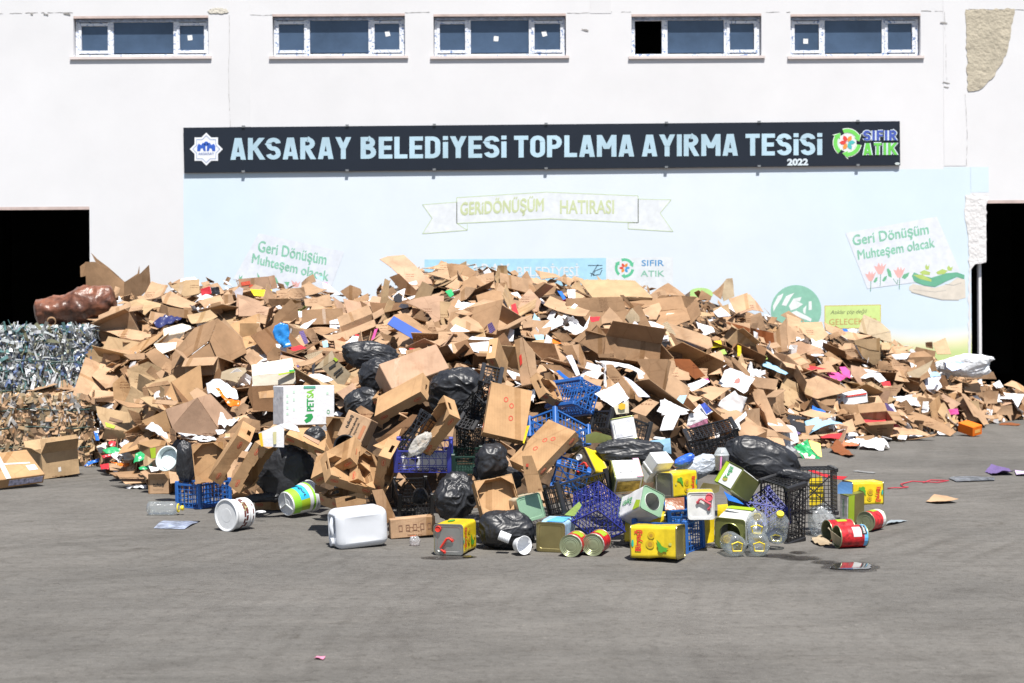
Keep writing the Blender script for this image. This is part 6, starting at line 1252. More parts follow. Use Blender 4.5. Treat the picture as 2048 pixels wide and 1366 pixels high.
g = groundpt('H', 800, 960); t, M_ = round_can(g + Vector((0, 0, .079 * 1.03)), (.95, .3, 0), .078, .2, 'open red can lying behind the foremost red can', True); bandlabel(t, M_, .078, .2, .35, .75, 4.4, 5.2, LIME, 'lime_label')

# buckets
def bucket(c0, axis, r0, r1, L, label, bands, m=WHITE, mouth=False):
    x, y, z = canR(axis); M = Matrix(((x.x, y.x, z.x, c0.x), (x.y, y.y, z.y, c0.y), (x.z, y.z, z.z, c0.z), (0, 0, 0, 1))); t = thing('plastic_bucket', (c0.x, c0.y, c0.z - r0), label, 'bucket')
    f = lambda k: r0 + (r1 - r0) * k
    part('body', MB().lathe([(r0 * .97, 0), (r0, .006), (f(.7), L * .7), (f(.7) + .006, L * .71), (f(.74) + .006, L * .73), (f(.75), L * .74), (f(.84), L * .84), (f(.84) + .009, L * .85), (f(.87) + .009, L * .87), (f(.88), L * .88), (r1, L * .97), (r1 + .008, L * .975), (r1 + .008, L), (r1 - .004, L), (r1 - .006, L * .9), (r0 - .004, .012)], 48, M), m, t, smoothf=True)
    part('base_disc' if not mouth else 'inner_base', MB().lathe([(r0 * .97, .0005), (r0 * .90, .0005), (r0 * .88, .008), (r0 * .45, .007), (r0 * .43, .003), (.0005, .003)], 48, M), m, t)
    for z0, z1, a0, a1, mm, nm in bands:
        mb = MB(); vs = []; n = 24
        for i in range(n + 1):
            a = a0 + (a1 - a0) * i / n
            for zz in (z0, z1): vs.append(M @ Vector(((f(zz) + .0015) * math.cos(a), (f(zz) + .0015) * math.sin(a), zz * L)))
        mb.add(vs, [(2 * i, 2 * i + 2, 2 * i + 3, 2 * i + 1) for i in range(n)]); part(nm, mb, mm, t)
    return t, M
g = groundpt('E', 1765, 1103); BR = mat('maroon_print', (.13, .03, .025), rough=.5)
t, M_ = bucket(g + Vector((0, 0, .124)), (.58, .81, 0), .122, .112, .20, 'white paint bucket with maroon brick print, lying left on the bare ground', [(.42, .52, 4.0 + k * .5, 4.38 + k * .5, BR, 'brick_print') for k in range(7)] + [(.54, .66, 3.8 + k * .5, 4.18 + k * .5, BR, 'brick_print') for k in range(7)] + [(.90, .965, 3.9 + k * .5, 4.25 + k * .5, BR, 'brick_print') for k in range(7)] + [(.44, .68, 5.3, 6.0, mat('mixed_label', (.4, .38, .2), var=.9, vscale=30), 'label_picture')])
rim = MB().lathe([(.118, -.004), (.126, -.006), (.130, 0), (.130, .016), (.123, .018)], 48, M_); part('lid_rim', rim, WHITE, t, smoothf=True)
part('lid', MB().lathe([(.118, -.004), (.112, .004), (.0005, .004)], 48, M_), WHITE, t)
g = groundpt('F', 515, 1000); t, M_ = bucket(g + Vector((0, 0, .118)), (.66, .73, .16), .102, .13, .27, 'white bucket with green and blue label bands, lying left of the white jerrycan', [(.04, .3, 3.7, 7.2, mat('apple_green_print', (.25, .55, .04), rough=.4), 'green_band'), (.30, .62, 4.3, 6.1, mat('cyan_print', (.03, .42, .68), rough=.4), 'blue_band'), (.30, .62, 6.1, 7.0, LIME, 'lime_band'), (.76, .83, 3.7, 7.2, mat('apple_green_print'), 'green_band')])
rolltext(t, M_, .1165, 'yoğurt', .40 * .27, .55 * .27, 4.5, 5.9, BLACK, alongz=False)
mb = MB()
for k in range(3):
    a = .5 + k * 2 * PI / 3; mb.bar(M_ @ Vector((0, 0, .0045)), M_ @ Vector((.09 * math.cos(a), .09 * math.sin(a), .0045)), .02, .006)
part('moulded_ribs', mb, mat('grey_white_plastic', (.5, .52, .52), rough=.4), t)
q = px('J', 750, 640); c_ = P(*q, 11.2); t, M_ = bucket(c_ + Vector((.02, .16, .02)), (-.25, -.92, .12), .078, .09, .2, 'black bucket lying with its open mouth to the front under the lettered brown carton', [], BLACKP, True)
q = px('E', 1330, 545); c_ = P(*q, 12.9); t, M_ = bucket(c_, (-.35, -.85, .3), .10, .11, .06, 'pale white tub lid standing left of the narrow black bag', [], mat('milky_plastic', (.6, .68, .68), rough=.4))

# white jerrycan
g = groundpt('F', 1060, 1240); t = thing('jerrycan', g, 'white plastic jerrycan lying on its side at the front of the heap', 'jerrycan')
ang = .55; M_ = Matrix.Translation(g + Vector((.0, .13, .143))) @ Matrix.Rotation(ang * .8, 4, 'Z') @ Matrix.Rotation(-.05, 4, 'Y')
HD = mat('translucent_white_plastic', (.60, .62, .66), rough=.3, var=.06, spec=.45)
bm = bmesh.new(); bmesh.ops.create_cube(bm, size=1)
for v in bm.verts: v.co = Vector((v.co.x * .40, v.co.y * .26, v.co.z * .285))
bmesh.ops.bevel(bm, geom=list(bm.edges), offset=.062, segments=6, affect='EDGES', profile=.5)
bmesh.ops.subdivide_edges(bm, edges=list(bm.edges), cuts=3, use_grid_fill=True)
for v in bm.verts:
    x, y, z = v.co
    if abs(x) < .14 and abs(z) < .095:
        k = smooth((.14 - abs(x)) / .02) * smooth((.095 - abs(z)) / .02); v.co.y -= (1 if y > 0 else -1) * .006 * k
    if x < -.13: v.co.z -= .0 ; k = smooth((-x - .13) / .06) * smooth((.09 - abs(y)) / .04) * smooth((.11 - abs(z - .0)) / .04); v.co.x += .03 * k * (1 if z > -.02 else .3)
mb = MB(); bm.verts.index_update(); mb.v = [M_ @ v.co for v in bm.verts]; mb.f = [tuple(v.index for v in f.verts) for f in bm.faces]; bm.free(); part('body', mb, HD, t, smoothf=True)
part('grip', MB().tube([M_ @ Vector(p) for p in ((-.165, 0, -.04), (-.195, 0, -.03), (-.20, 0, .03), (-.185, 0, .075), (-.16, 0, .09))], [.018, .019, .019, .019, .018], 10), HD, t, smoothf=True)
part('screw_cap', MB().lathe([(.001, .0), (.028, .0), (.03, .004), (.03, .024), (.0005, .026)], 20, M_ @ Matrix.Translation((-.188, 0, -.088)) @ Matrix.Rotation(-PI / 2, 4, 'Y')), HD, t)


# black rubbish bags
def bag(reg, cx, cy, hx, hy, Y, label, depth=1.0, tilt=0, seed=0, m=None, knot=None, amp=1.0, group='black rubbish bags on the heap', ground=False, name='rubbish_bag', cat='rubbish bag', sq=2.4):
    o_ = REG[reg]; c = P(*px(reg, cx, cy), Y); s = Y / F; rx, rz = hx / o_[2] * s, hy / o_[2] * s; ry = min(rx, rz) * depth
    if ground: c.z = max(c.z, rz * .93)
    sub = 6 if max(rx, rz) > .12 else 5
    bm = bmesh.new(); bmesh.ops.create_icosphere(bm, subdivisions=sub, radius=1); off = Vector((seed * 7.1, seed * 3.3, seed * 5.7)); ct, st = math.cos(tilt), math.sin(tilt)
    kd = Vector(knot).normalized() if knot else None; sz = (rx * ry * rz) ** (1 / 3); nz = mnoise.noise; rd_ = random.Random(seed); g_ = Vector((rd_.gauss(0, .5), rd_.gauss(0, .5), 1)).normalized()
    for v in bm.verts:
        d = v.co.normalized(); k = (abs(d.x) ** sq + abs(d.y) ** sq + abs(d.z) ** sq) ** (-1 / sq); p = Vector((d.x * rx, d.y * ry, d.z * rz)) * k
        w3 = d + Vector((nz(d * 1.4 + off), nz(d * 1.4 - off), nz(d * 1.4 + off * 2))) * .45; ws = w3 - g_ * (w3.dot(g_) * .62)
        n1 = nz(d * 1.3 + off) * .20 + nz(d * 2.7 + off) * .06
        f = lambda q, s_: max(0.0, 1 - abs(nz(q)) * s_)
        rid = f(w3 * 1.9 + off, 3.0) ** 2 * .060 + f(ws * 3.8 - off, 3.2) ** 2 * .034 + f(ws * 8.5 + off, 3.0) ** 2 * .010
        fac = 1 + (n1 + rid - .03) * amp
        if kd:
            a = max(0, d.dot(kd)); 
            if a > .80: fac *= 1 + (a - .80) * 2.4; q = p.dot(kd) * kd; p = q + (p - q) * (1 - .75 * smooth((a - .8) / .17))
            ang_ = math.atan2(d.cross(kd).x, d.cross(kd).z); fac += .03 * math.sin(ang_ * 9) * a * amp
        p *= fac
        p = Vector((p.x * ct - p.z * st, p.y, p.x * st + p.z * ct)); v.co = c + p
        if v.co.z < .004: v.co.z = .004 + .1 * (v.co.z * 0)
    mb = MB(); bm.verts.index_update(); mb.v = [v.co.copy() for v in bm.verts]; mb.f = [tuple(v.index for v in f.verts) for f in bm.faces]; bm.free()
    return solo(name, mb, m or BAG, label, cat, group, smoothf=True)
bag('G', 360, 1100, 225, 155, 10.25, 'black rubbish bag torn open at the front, white foam cups showing', .95, -.1, 1, ground=True, amp=.8)
bag('K', 1260, 985, 195, 185, 10.75, 'round black bag tied in a knot, below the big tray bottom', 1, 0, 2, knot=(-.5, -.3, -.8)); bag('K', 1340, 1190, 300, 150, 10.85, 'loose black bag slumped under the round knotted bag', .8, -.2, 3)
bag('K', 815, 140, 330, 265, 11.75, 'big shiny black bag beside the black crates at mid slope', .9, .1, 4, knot=(-.5, -.2, -.9))
bag('B', 1010, 905, 225, 108, 12.95, 'upper black bag on the slope, a strip of cardboard on it', .9, -.15, 5); bag('B', 1080, 1055, 150, 130, 12.45, 'middle black bag on the slope left of the pale closed carton', .9, .3, 6); bag('B', 970, 1275, 150, 115, 12.1, 'black bag right of the white carton with green lettering, lowest of three', .9, .1, 7)
bag('M', 1470, 610, 370, 330, 12.15, 'wide flat black bag draped behind the green and blue banded bucket', .35, .75, 8, amp=.8, sq=2.4); bag('M', 195, 470, 112, 265, 12.55, 'narrow upright black bag behind the blue crate', .8, .03, 9, amp=.8)
bag('F', 1840, 830, 165, 175, 10.75, 'crinkled black bag right of the open black crate', .9, -.6, 10, amp=1.2, ground=True); bag('G', 1330, 490, 270, 105, 10.85, 'long black bag lying above the white and pink tin', 1, -.03, 11, amp=1.1)
bag('N', 1275, 490, 455, 245, 10.85, 'big black bag sagging over the black crates at the right', .8, -.32, 12, amp=.75); bag('N', 1660, 680, 200, 70, 10.55, 'flattened neck of black bag hanging over the upright black crate', .9, -.2, 13); bag('G', 880, 430, 75, 60, 10.95, 'small black bag end right of the leaning tray', 1, .4, 14); bag('M', 1850, 140, 130, 110, 12.0, 'small black bag behind the brown trays', 1, .4, 15); bag('F', 1560, 930 - 100, 60, 60, 11.3, 'dark bag end behind the open black crate', 1, 0, 16)
bag('M', 1180, 930, 230, 60, 12.1, 'low black bag spread on the ground behind the lying tray', .9, .08, 17, ground=True, amp=.8)
bag('D', 1625, 900, 190, 78, 21.5, 'white woven sack with blue print at the right end of the heap', .8, .05, 18, m=mat('white_sack', (.68, .7, .73), rough=.6, var=.25, vscale=8, bump=.6), group=None, name='sack', cat='sack', amp=1.3)
CLEAR = clear_mat('clear_film', body=.22, gloss=.2); bag('H', 770, 835, 80, 105, 10.75, 'clear crumpled plastic bag behind the red cans', .9, 0, 19, m=CLEAR, group=None, name='plastic_bag', cat='plastic bag', ground=True)
bag('N', 470, 590, 270, 130, 10.75, 'grey clear plastic film bundle with a blue end, right of the white tub', .7, .35, 20, m=mat('grey_film', (.42, .46, .52), rough=.3, var=.3, bump=.6), group=None, name='plastic_bag', cat='plastic bag'); bag('N', 300, 500, 130, 60, 10.7, 'bright blue film end beside the white tub', .9, .4, 21, m=mat('blue_film_bag', (.03, .12, .62), rough=.3, bump=.4), group=None, name='plastic_bag', cat='plastic bag')
bag('K', 370, 800, 170, 85, 10.75, 'clear plastic film crumpled in the leaning tray', .6, .85, 22, m=clear_mat('clear_film2', body=.5, bodycol=(.7, .66, .6)), group=None, name='plastic_bag', cat='plastic bag', amp=2.2)
# foam cups sticking out of the torn bag
FOAM = mat('white_foam', (.74, .75, .77), rough=.6); c_ = P(*px('G', 345, 1130), 10.02); x, y, z = canR((.9, -.1, -.35)); M_ = Matrix(((x.x, y.x, z.x, c_.x - .035), (x.y, y.y, z.y, c_.y), (x.z, y.z, z.z, c_.z), (0, 0, 0, 1)))
t = thing('foam_cups', c_, 'stack of white foam cups sticking out of the torn front black bag', 'cups'); part('cup_stack', MB().lathe([(.0009, 0), (.032, 0)] + [(.032 + (.004 if k % 2 else 0), .006 * k) for k in range(1, 13)] + [(.036, .08), (.0009, .075)], 24, M_), FOAM, t)
c_ = P(*px('G', 470, 1190), 9.98); c_.z = .062; x, y, z = canR((.55, -.75, .1)); M_ = Matrix(((x.x, y.x, z.x, c_.x - .03), (x.y, y.y, z.y, c_.y + .04), (x.z, y.z, z.z, c_.z), (0, 0, 0, 1))); t = thing('foam_bowl', (c_.x, c_.y, .01), 'white foam bowl in the mouth of the torn front black bag', 'bowl'); part('bowl', MB().lathe([(.0009, 0), (.03, .0), (.05, .03), (.062, .09), (.066, .1), (.062, .1), (.046, .03), (.0009, .006)], 32, M_), FOAM, t, smoothf=True)
c_ = P(*px('N', 765, 520), 10.6); M_ = Matrix.Translation(c_ - Vector((0, 0, .06))); t = thing('paper_cup', M_.to_translation(), 'white printed paper cup with a pink straw, left of the big black bag', 'cup'); part('cup', MB().lathe([(.0009, 0), (.045, 0), (.055, .11), (.058, .112), (.053, .11), (.044, .01)], 28, M_), WHITEM, t, smoothf=True); part('lid', MB().lathe([(.056, .113), (.05, .13), (.03, .165), (.0009, .167)], 24, M_), clear_mat('clear_lid', body=.3), t, smoothf=True); part('straw', MB().tube([M_ @ Vector((-.02, -.06, -.03)), M_ @ Vector((-.012, -.06, .1))], .007, 8), mat('pink_straw', (.75, .3, .55), rough=.4), t)

# plastic crates
def crate(b, up, m, label, pitch=.042, bw=.008, solid=False, group='lattice plastic crates', diag=False, posts=True, flared=0.0):
    M = b.M(up); L, W, H = b.d; t = thing('plastic_crate', b.base, label, 'crate', group)
    def grid(mb, o, u, v, nu, nv):
        for i in range(nu + 1): q = o + u * (i / nu); mb.bar(q, q + v, bw, bw * .8, up=u.cross(v))
        for j in range(nv + 1): q = o + v * (j / nv); k = bw * (1.6 if j in (0, nv) else 1); mb.bar(q, q + u, k, bw * .9, up=u.cross(v))
        if diag:
            for i in range(nu): mb.bar(o + u * (i / nu), o + u * ((i + 1) / nu) + v * .5, bw * .7, bw * .7, up=u.cross(v)); mb.bar(o + u * ((i + 1) / nu) + v * .5, o + u * (i / nu) + v, bw * .7, bw * .7, up=u.cross(v))
    V = Vector; x, y, z = L / 2 - bw / 2, W / 2 - bw / 2, H / 2 - bw / 2; nL, nW, nH = max(4, int(L / pitch)), max(3, int(W / pitch)), max(3, int(H / pitch))
    for s in (-1, 1):
        mb = MB(); grid(mb, V((-x, s * y, -z)), V((2 * x, 0, 0)), V((0, 0, 2 * z)), nL, nH); part('side_panel', xf(M, mb), m, t)
        mb = MB(); grid(mb, V((s * x, -y, -z)), V((0, 2 * y, 0)), V((0, 0, 2 * z)), nW, nH)
        if solid: mb.box((s * x, 0, z * .35), (bw * .6, W * .5, H * .22))
        part('end_panel', xf(M, mb), m, t)
    mb = MB(); grid(mb, V((-x, -y, -z + bw * .1)), V((2 * x, 0, 0)), V((0, 2 * y, 0)), nL, nW); mb.bar(V((-x, -y, -z)), V((x, y, -z)), bw * 1.6); mb.bar(V((-x, y, -z)), V((x, -y, -z)), bw * 1.6); part('base', xf(M, mb), m, t)
    mb = MB(); w_ = bw * 2.2
    for s in (-1, 1): mb.box((0, s * (W / 2), H / 2), (L + w_, w_, w_)); mb.box((s * (L / 2), 0, H / 2 + .0004), (w_ * .98, W - w_, w_ * .98))
    part('rim', xf(M, mb), m, t)
    if posts:
        for sx in (-1, 1):
            for sy in (-1, 1): part('corner_post', xf(M, MB().box((sx * (L / 2 - .006), sy * (W / 2 - .006), .012), (.034, .034, H + .03))), m, t, bevel=.005, segs=1)
    return t
crate(bx('E', (1560, 747), (1370, 737), (1800, 705), (1560, 920), (.26, .36, .19)), -1, BLUEP, 'blue lattice crate standing upside down left of the trays, near the clear bottle', .040, .007)
crate(bx('C', (655, 1275), (725, 1080), (815, 1340), (450, 1312), (.22, .2, .36), 11.3, near=None, hint=(2, -.7, .6, .1)), 1, BLUEP, 'blue crate tipped on end, topmost on the slope', .036, .006)
crate(bx('G', (742, 150), (548, 265), (1005, 335), (765, 250), (.28, .45, .16), 10.95), -1, BLUEP, 'long blue crate lying behind the leaning tray', .042, .006)
crate(bx('G', (762, 577), (1005, 640), (702, 765), None, (.30, .24, .2), 10.6, hint=(2, .3, .9, .2)), 1, BLUEP, 'small blue crate lying on its side above the black crate', .042, .006)
crate(bx('G', (1075, 935), (895, 1040), (1270, 1110), (1085, 690), (.27, .36, .30), 10.05), -1, NAVYP, 'navy crate standing on one corner behind the two round cans', .036, .0045, diag=True, posts=False)
crate(bx('G', (757, 745), (1150, 642), (650, 792), (817, 950), (.46, .28, .22), 10.35), -1, BLACKP, 'black crate lying tilted left of the navy crate', .036, .006)
crate(bx('G', (1755, 1052), (1345, 1037), (1900, 1002), (1755, 1265), (.40, .28, .2), Y=9.98), -1, BLUEP, 'blue crate standing directly behind the foremost yellow tin', .04, .006)
crate(bx('H', (565, 622), (378, 575), (552, 975), (688, 585), (.26, .42, .18), ground=False, Y=10.3), -1, BLACKP, 'black crate standing on end under the big black bag', .030, .005)
crate(bx('H', (865, 500), (600, 506), (868, 812), None, (.38, .36, .2), 10.7, hint=(2, .15, .95, .1)), 1, BLACKP, 'black crate standing on its side behind the white and lime tin', .030, .005)
crate(bx('N', (365, 265), (965, 95), (365, 445), None, (.46, .16, .28), 11.5, hint=(2, .1, .95, .2)), 1, BLACKP, 'black crate on the slope left above the big black bag', .036, .006, diag=True)
crate(bx('G', (1185, 165), (1480, 285), (1045, 205), (1150, 305), (.45, .3, .16), 11.2), -1, BLACKP, 'black crate lying flat right of the topmost blue crate', .042, .006)
tv = crate(bx('K', (60, 885), (738, 893), None, (72, 1160), (.42, .28, .17), 10.85, hint=(1, 0, .95, .25)), -1, VIOLP, 'violet blue crate with white contents, above the open black crate', .05, .0045, diag=True)
crate(bx('F', (1395, 985), (1660, 975), (1345, 810), (1385, 872), (.29, .42, .17)), 1, BLACKP, 'open black crate standing on the ground right of the tall brown tray', .030, .0055, solid=True)
crate(bx('F', (925, 992), (1232, 965), None, (918, 790), (.33, .3, .2), hint=(1, -.15, .97, 0)), 1, BLACKP, 'black crate half hidden behind the white jerrycan', .030, .0055, solid=True)
crate(bx('K', (85, 852), (385, 368), (152, 900), None, (.44, .16, .28), 11.0, near=None, hint=(2, .35, .8, -.3)), 1, BLACKP, 'black crate leaning beside the tray with clear film', .038, .006)
crate(bx('K', (838, 392), (1005, 175), (935, 470), None, (.40, .18, .28), 11.4, near=None, hint=(2, .3, .9, .1)), 1, BLACKP, 'black crate leaning against the big shiny black bag', .038, .006)
crate(bx('K', (1000, 470), (1110, 40), (1180, 500), None, (.46, .2, .28), 11.3, near=None, hint=(2, .1, .95, .2)), 1, BLACKP, 'black crate standing on end left of the big tray bottom', .038, .006)
crate(bx('K', (815, 570), (940, 595), (830, 930), None, (.18, .44, .28), 11.2, near=None, hint=(2, .2, .95, .1)), 1, BLACKP, 'black crate on end above the round knotted bag', .036, .005, diag=True); crate(bx('K', (775, 962), (1085, 960), None, (790, 1150), (.28, .28, .17), 11.1, hint=(1, 0, .97, .15)), -1, GREENBP, 'dark green crate right of the violet blue crate', .022, .006)
crate(bx('K', (960, 600), (1250, 560), (980, 900), None, (.36, .36, .2), 11.45, near=None, hint=(2, .0, .97, .1)), 1, BLACKP, 'black crate in the shade under the big tray bottom', .042, .006)
crate(bx('H', (430, 605), (285, 717), (548, 752), (440, 690), (.26, .30, .2), 10.55, near=None, hint=(2, .1, .85, -.5)), 1, NAVYP, 'navy crate leaning behind the upright black crate', .036, .006); crate(bx('G', (1622, 950), (1765, 946), None, (1640, 1050), (.22, .3, .17), 10.35, hint=(1, 0, .97, .1)), -1, BLUEP, 'blue crate corner below the round holed white tin', .036, .006)
cw = b_ = Box(*fit(px('K', 130, 960), [px('K', 700, 960), None, px('K', 130, 1130)], (.36, .2, .11), 10.98, hint=(1, 0, .97, .2)))
mb = MB(); x_, y_, z_ = b_.d; M_ = b_.M(-1); solo('paper_stack', xf(M_, mb.box((0, 0, 0), (x_, y_, z_))), PAPER, 'stack of white paper inside the violet blue crate', 'paper', None, COLS['w'], bevel=.01)

# fruit trays and cartons of the near mound
def tray(b, up, label, logo=True, col='o', group='brown fruit trays with red oval logos', base_print=False):
    M = b.M(up); L, W, H = b.d; t_ = .006; t = thing('cardboard_tray', b.base, label, 'fruit tray', group); f = rnd.uniform(.92, 1.1); colr = tuple(c * f for c in COLS[col]); z0 = -H / 2
    mb = MB().box((0, 0, z0 + t_ / 2), (L, W, t_)); part('base', xf(M, mb), CARD, t, colr)
    for s in (-1, 1):                                     # long walls dip in the middle
        mb = MB(); y = s * (W / 2 - t_ / 2); top = H / 2; q = [(-L / 2, z0 + t_), (L / 2, z0 + t_), (L / 2, top), (L * .33, top), (L * .30, top - H * .14), (L * .1, top - H * .14), (L * .08, top - H * .22), (-L * .08, top - H * .22), (-L * .1, top - H * .14), (-L * .30, top - H * .14), (-L * .33, top), (-L / 2, top)]
        mb.poly([Vector((a, y + t_ / 2, c_)) for a, c_ in q], (0, 1, 0), t_); part('long_wall', xf(M, mb), CARD, t, colr)
        mb = MB(); x = s * (L / 2 - t_ / 2); hw = .045; w2 = W / 2 - t_
        for y0, y1, a, c_ in ((-w2, -hw, z0 + t_, top), (hw, w2, z0 + t_, top), (-hw, hw, z0 + t_, top - H * .45), (-hw, hw, top - H * .18, top)): mb.box((x, (y0 + y1) / 2, (a + c_) / 2), (t_, y1 - y0, c_ - a))
        part('end_wall', xf(M, mb), CARD, t, colr)
        for q in (-1, 1):
            mb = MB().poly([Vector((s * (L / 2 - .007), q * (W / 2 - .007), top - .001)), Vector((s * (L / 2 - .09), q * (W / 2 - .007), top - .001)), Vector((s * (L / 2 - .007), q * (W / 2 - .08), top - .001))], (0, 0, 1), .006); part('corner_gusset', xf(M, mb), CARD, t, colr)
            if logo:
                for (ox, oz, ln) in ((q * L * .36, 0, .034),): 
                    n = 16; ov = lambda sx, k: [Vector((ox + sx * ln * k * math.cos(2 * PI * i / n), s * (W / 2 + .0012 + .0006 * (k < 1)), oz + sx * ln * .48 * k * math.sin(2 * PI * i / n))) for i in range(n)]
                    lo_ = part('oval_logo', xf(M, MB().poly(ov(1, 1), (0, s, 0), .001)), CARDRED, t); part('logo_field', xf(M, MB().poly(ov(1, .80), (0, s, 0), .001)), CARD, lo_, colr); part('logo_word', xf(M, MB().poly([Vector((v.x, v.y + s * .0008, oz + (v.z - oz) * .5)) for v in ov(1, .62)], (0, s, 0), .001)), CARDRED, lo_)
    if base_print:
        for k, (ox, oy) in enumerate(((.05, .02), (.09, -.03), (-.05, .03))):
            n = 16; z_ = z0 - .0015; o1 = [Vector((ox + .022 * math.cos(2 * PI * i / n), oy + .018 * math.sin(2 * PI * i / n), z_)) for i in range(n)]; o2 = [Vector((ox + .014 * math.cos(2 * PI * i / n), oy + .011 * math.sin(2 * PI * i / n), z_)) for i in range(n)]; mb = MB(); loft(mb, [o1, o2]); part('printed_ring', xf(M, mb), CARDRED, t)
    return t
tray(bx('M', (275, 252), (720, 188), (312, 720), (290, 350), (.32, .40, .10), 12.3), -1, 'brown tray standing with its lit floor to the front, behind the blue upside down crate')
tray(bx('M', (490, 680), (882, 120), None, (620, 702), (.46, .30, .12), 12.0, near=None, hint=(1, .2, .9, .35)), 1, 'leftmost of two long brown trays leaning side by side, scalloped edge down')
tray(bx('M', (745, 770), (1100, 190), None, (800, 842), (.46, .30, .12), 11.75, near=None, hint=(1, .2, .9, .35)), 1, 'second of two long brown trays leaning side by side, against the wide flat black bag')
tray(bx('M', (1490, 118), (1935, 320), None, (1465, 235), (.44, .30, .11), 11.9, near=None, hint=(1, .1, .8, .55)), 1, 'brown tray with a shaded long side, below the white box with yellow corner')
tray(bx('J', (398, 100), (370, 665), (640, 122), (470, 110), (.38, .30, .10), 11.6, near=None, hint=(2, .2, .95, 0)), -1, 'upright brown tray with two red logos, left of the lettered brown carton')
tray(bx('J', (165, 1040), (757, 713), None, (245, 1140), (.44, .30, .10), 10.95, near=None, hint=(1, .1, .8, .55)), 1, 'long brown tray lying slanted above the banded bucket')
tray(bx('J', (880, 1040), (900, 675), (1080, 1145), (745, 1060), (.36, .28, .11), 10.8, near=None, hint=(2, -.3, .9, .0)), -1, 'brown tray on its side, open floor to the right, amid the tray heap')
tray(bx('J', (1190, 690), (1088, 1210), None, (1345, 670), (.46, .30, .12), 10.7, near=None, hint=(1, .3, .9, .1)), 1, 'tall narrow brown tray standing left of the violet blue crate')
tray(bx('M', (1078, 955), (1400, 962), (1230, 885), (1085, 1092), (.42, .30, .11)), -1, 'brown tray lying flat on the ground left of the banded bucket')
tray(bx('F', (770, 800), (875, 850), None, (765, 900), (.42, .30, .12), 11.0, near=None, hint=(1, .2, .9, .3)), -1, 'shaded brown tray right behind the banded bucket')
tray(bx('G', (108, 712), (425, 672), (205, 960), (80, 748), (.32, .30, .11), 10.45, near=None, hint=(2, -.15, .95, -.1)), -1, 'brown tray tipped open to the front above the torn black bag')
tray(bx('G', (180, 328), (240, -70), (492, 412), (178, 362), (.46, .36, .11), 10.75), 1, 'big brown tray showing its underside, standing at the middle of the near mound', base_print=True)
tray(bx('G', (595, 645), (902, 325), (385, 540), (625, 715), (.50, .30, .10), 10.5), 1, 'long brown tray showing its underside, leaning to the right below the blue crates', base_print=True)
tray(bx('K', (500, 942), (882, 500), None, (335, 922), (.46, .28, .12), 10.85, near=None, hint=(1, -.25, .9, .3)), 1, 'brown tray holding clear plastic film, above the violet blue crate')
tray(bx('F', (1205, 205), (1565, 5), None, (1232, 275), (.46, .30, .10), 11.5, near=None, hint=(1, .1, .8, .55)), 1, 'long brown tray with a red oval logo, left of the big shiny black bag')
tray(bx('F', (1185, 68), (1345, 35), None, (1197, 125), (.30, .30, .10), 11.95, near=None, hint=(1, .1, .9, .4)), -1, 'small brown tray in front of the pale closed carton')
tray(bx('C', (40, 920), (110, 1080), None, (0, 950), (.38, .3, .1), 11.9, near=None, hint=(1, .3, .9, .2)), 1, 'brown tray above the big tray bottom, below the upright logo tray')
tray(bx('C', (440, 1190), (550, 1240), None, (430, 1225), (.3, .28, .1), 11.3, near=None, hint=(1, .1, .9, .4)), -1, 'brown tray peeping out left of the topmost blue crate')
tray(bx('J', (380, 1110), (1040, 1285), None, (560, 970), (.42, .28, .1), 10.65, near=None, hint=(1, .1, .9, .4)), 1, 'brown tray lying low above the black crate behind the jerrycan')
def carton(b, label, col='b', m=None, group=None, openup=0, flaps=True, name='cardboard_box', cat='cardboard box'):
    M = b.M(1); L, W, H = b.d; t = thing(name, b.base, label, cat, group); colr = COLS[col]; m = m or CARD
    if not openup: part('body', xf(M, MB().box((0, 0, 0), (L, W, H))), m, t, colr, bevel=.005, segs=1); return t
    s = openup; k = .006; mb = MB(); mb.box((0, 0, -s * (H / 2 - k / 2)), (L, W, k))
    for q in (-1, 1): mb.box((0, q * (W / 2 - k / 2), s * k / 2), (L, k, H - k)); mb.box((q * (L / 2 - k / 2), 0, s * k / 2), (k, W - 2 * k, H - k))
    part('body', xf(M, mb), m, t, colr)
    if flaps:
        for q, a in ((1, .9), (-1, .7)):
            mb = MB().poly([Vector((-L / 2, q * W / 2, s * (H / 2 + .001))), Vector((L / 2, q * W / 2, s * (H / 2 + .001))), Vector((L / 2 - .02, q * (W / 2 + W * .4 * math.sin(a)), s * (H / 2 + W * .4 * math.cos(a)))), Vector((-L / 2 + .02, q * (W / 2 + W * .4 * math.sin(a)), s * (H / 2 + W * .4 * math.cos(a))))], (0, q * math.cos(a), -s * math.sin(a)), k); part('flap', xf(M, mb), m, t, colr)
            mb = MB().poly([Vector((q * L / 2, -W / 2 + .01, s * (H / 2 + .001))), Vector((q * L / 2, W / 2 - .01, s * (H / 2 + .001))), Vector((q * (L / 2 + .09), W / 2 - .03, s * (H / 2 + .07))), Vector((q * (L / 2 + .09), -W / 2 + .03, s * (H / 2 + .07)))], (q, 0, -s), k); part('flap', xf(M, mb), m, t, colr)
    return t
b = bx('B', (1635, 1000), (1200, 1200), (1592, 828), (1500, 1165), (.60, .28, .28), 12.1); t = carton(b, 'pale closed carton with red print on its shaded underside, on the middle slope', 'p'); fr = b.frame(-2, -1); part('red_print', face_poly(MB(), fr, [(-.6, -.3), (.1, -.3), (.1, .3), (-.6, .3)], .002), CARDRED, t)
b = bx('F', (495, -31), (902, -31), (408, -28), (500, 266), (.42, .28, .31), 11.95); t = carton(b, 'white carton with large green lettering up its front, on the left of the near mound', 'w', PAPER); fr = b.frame(-2, -3)
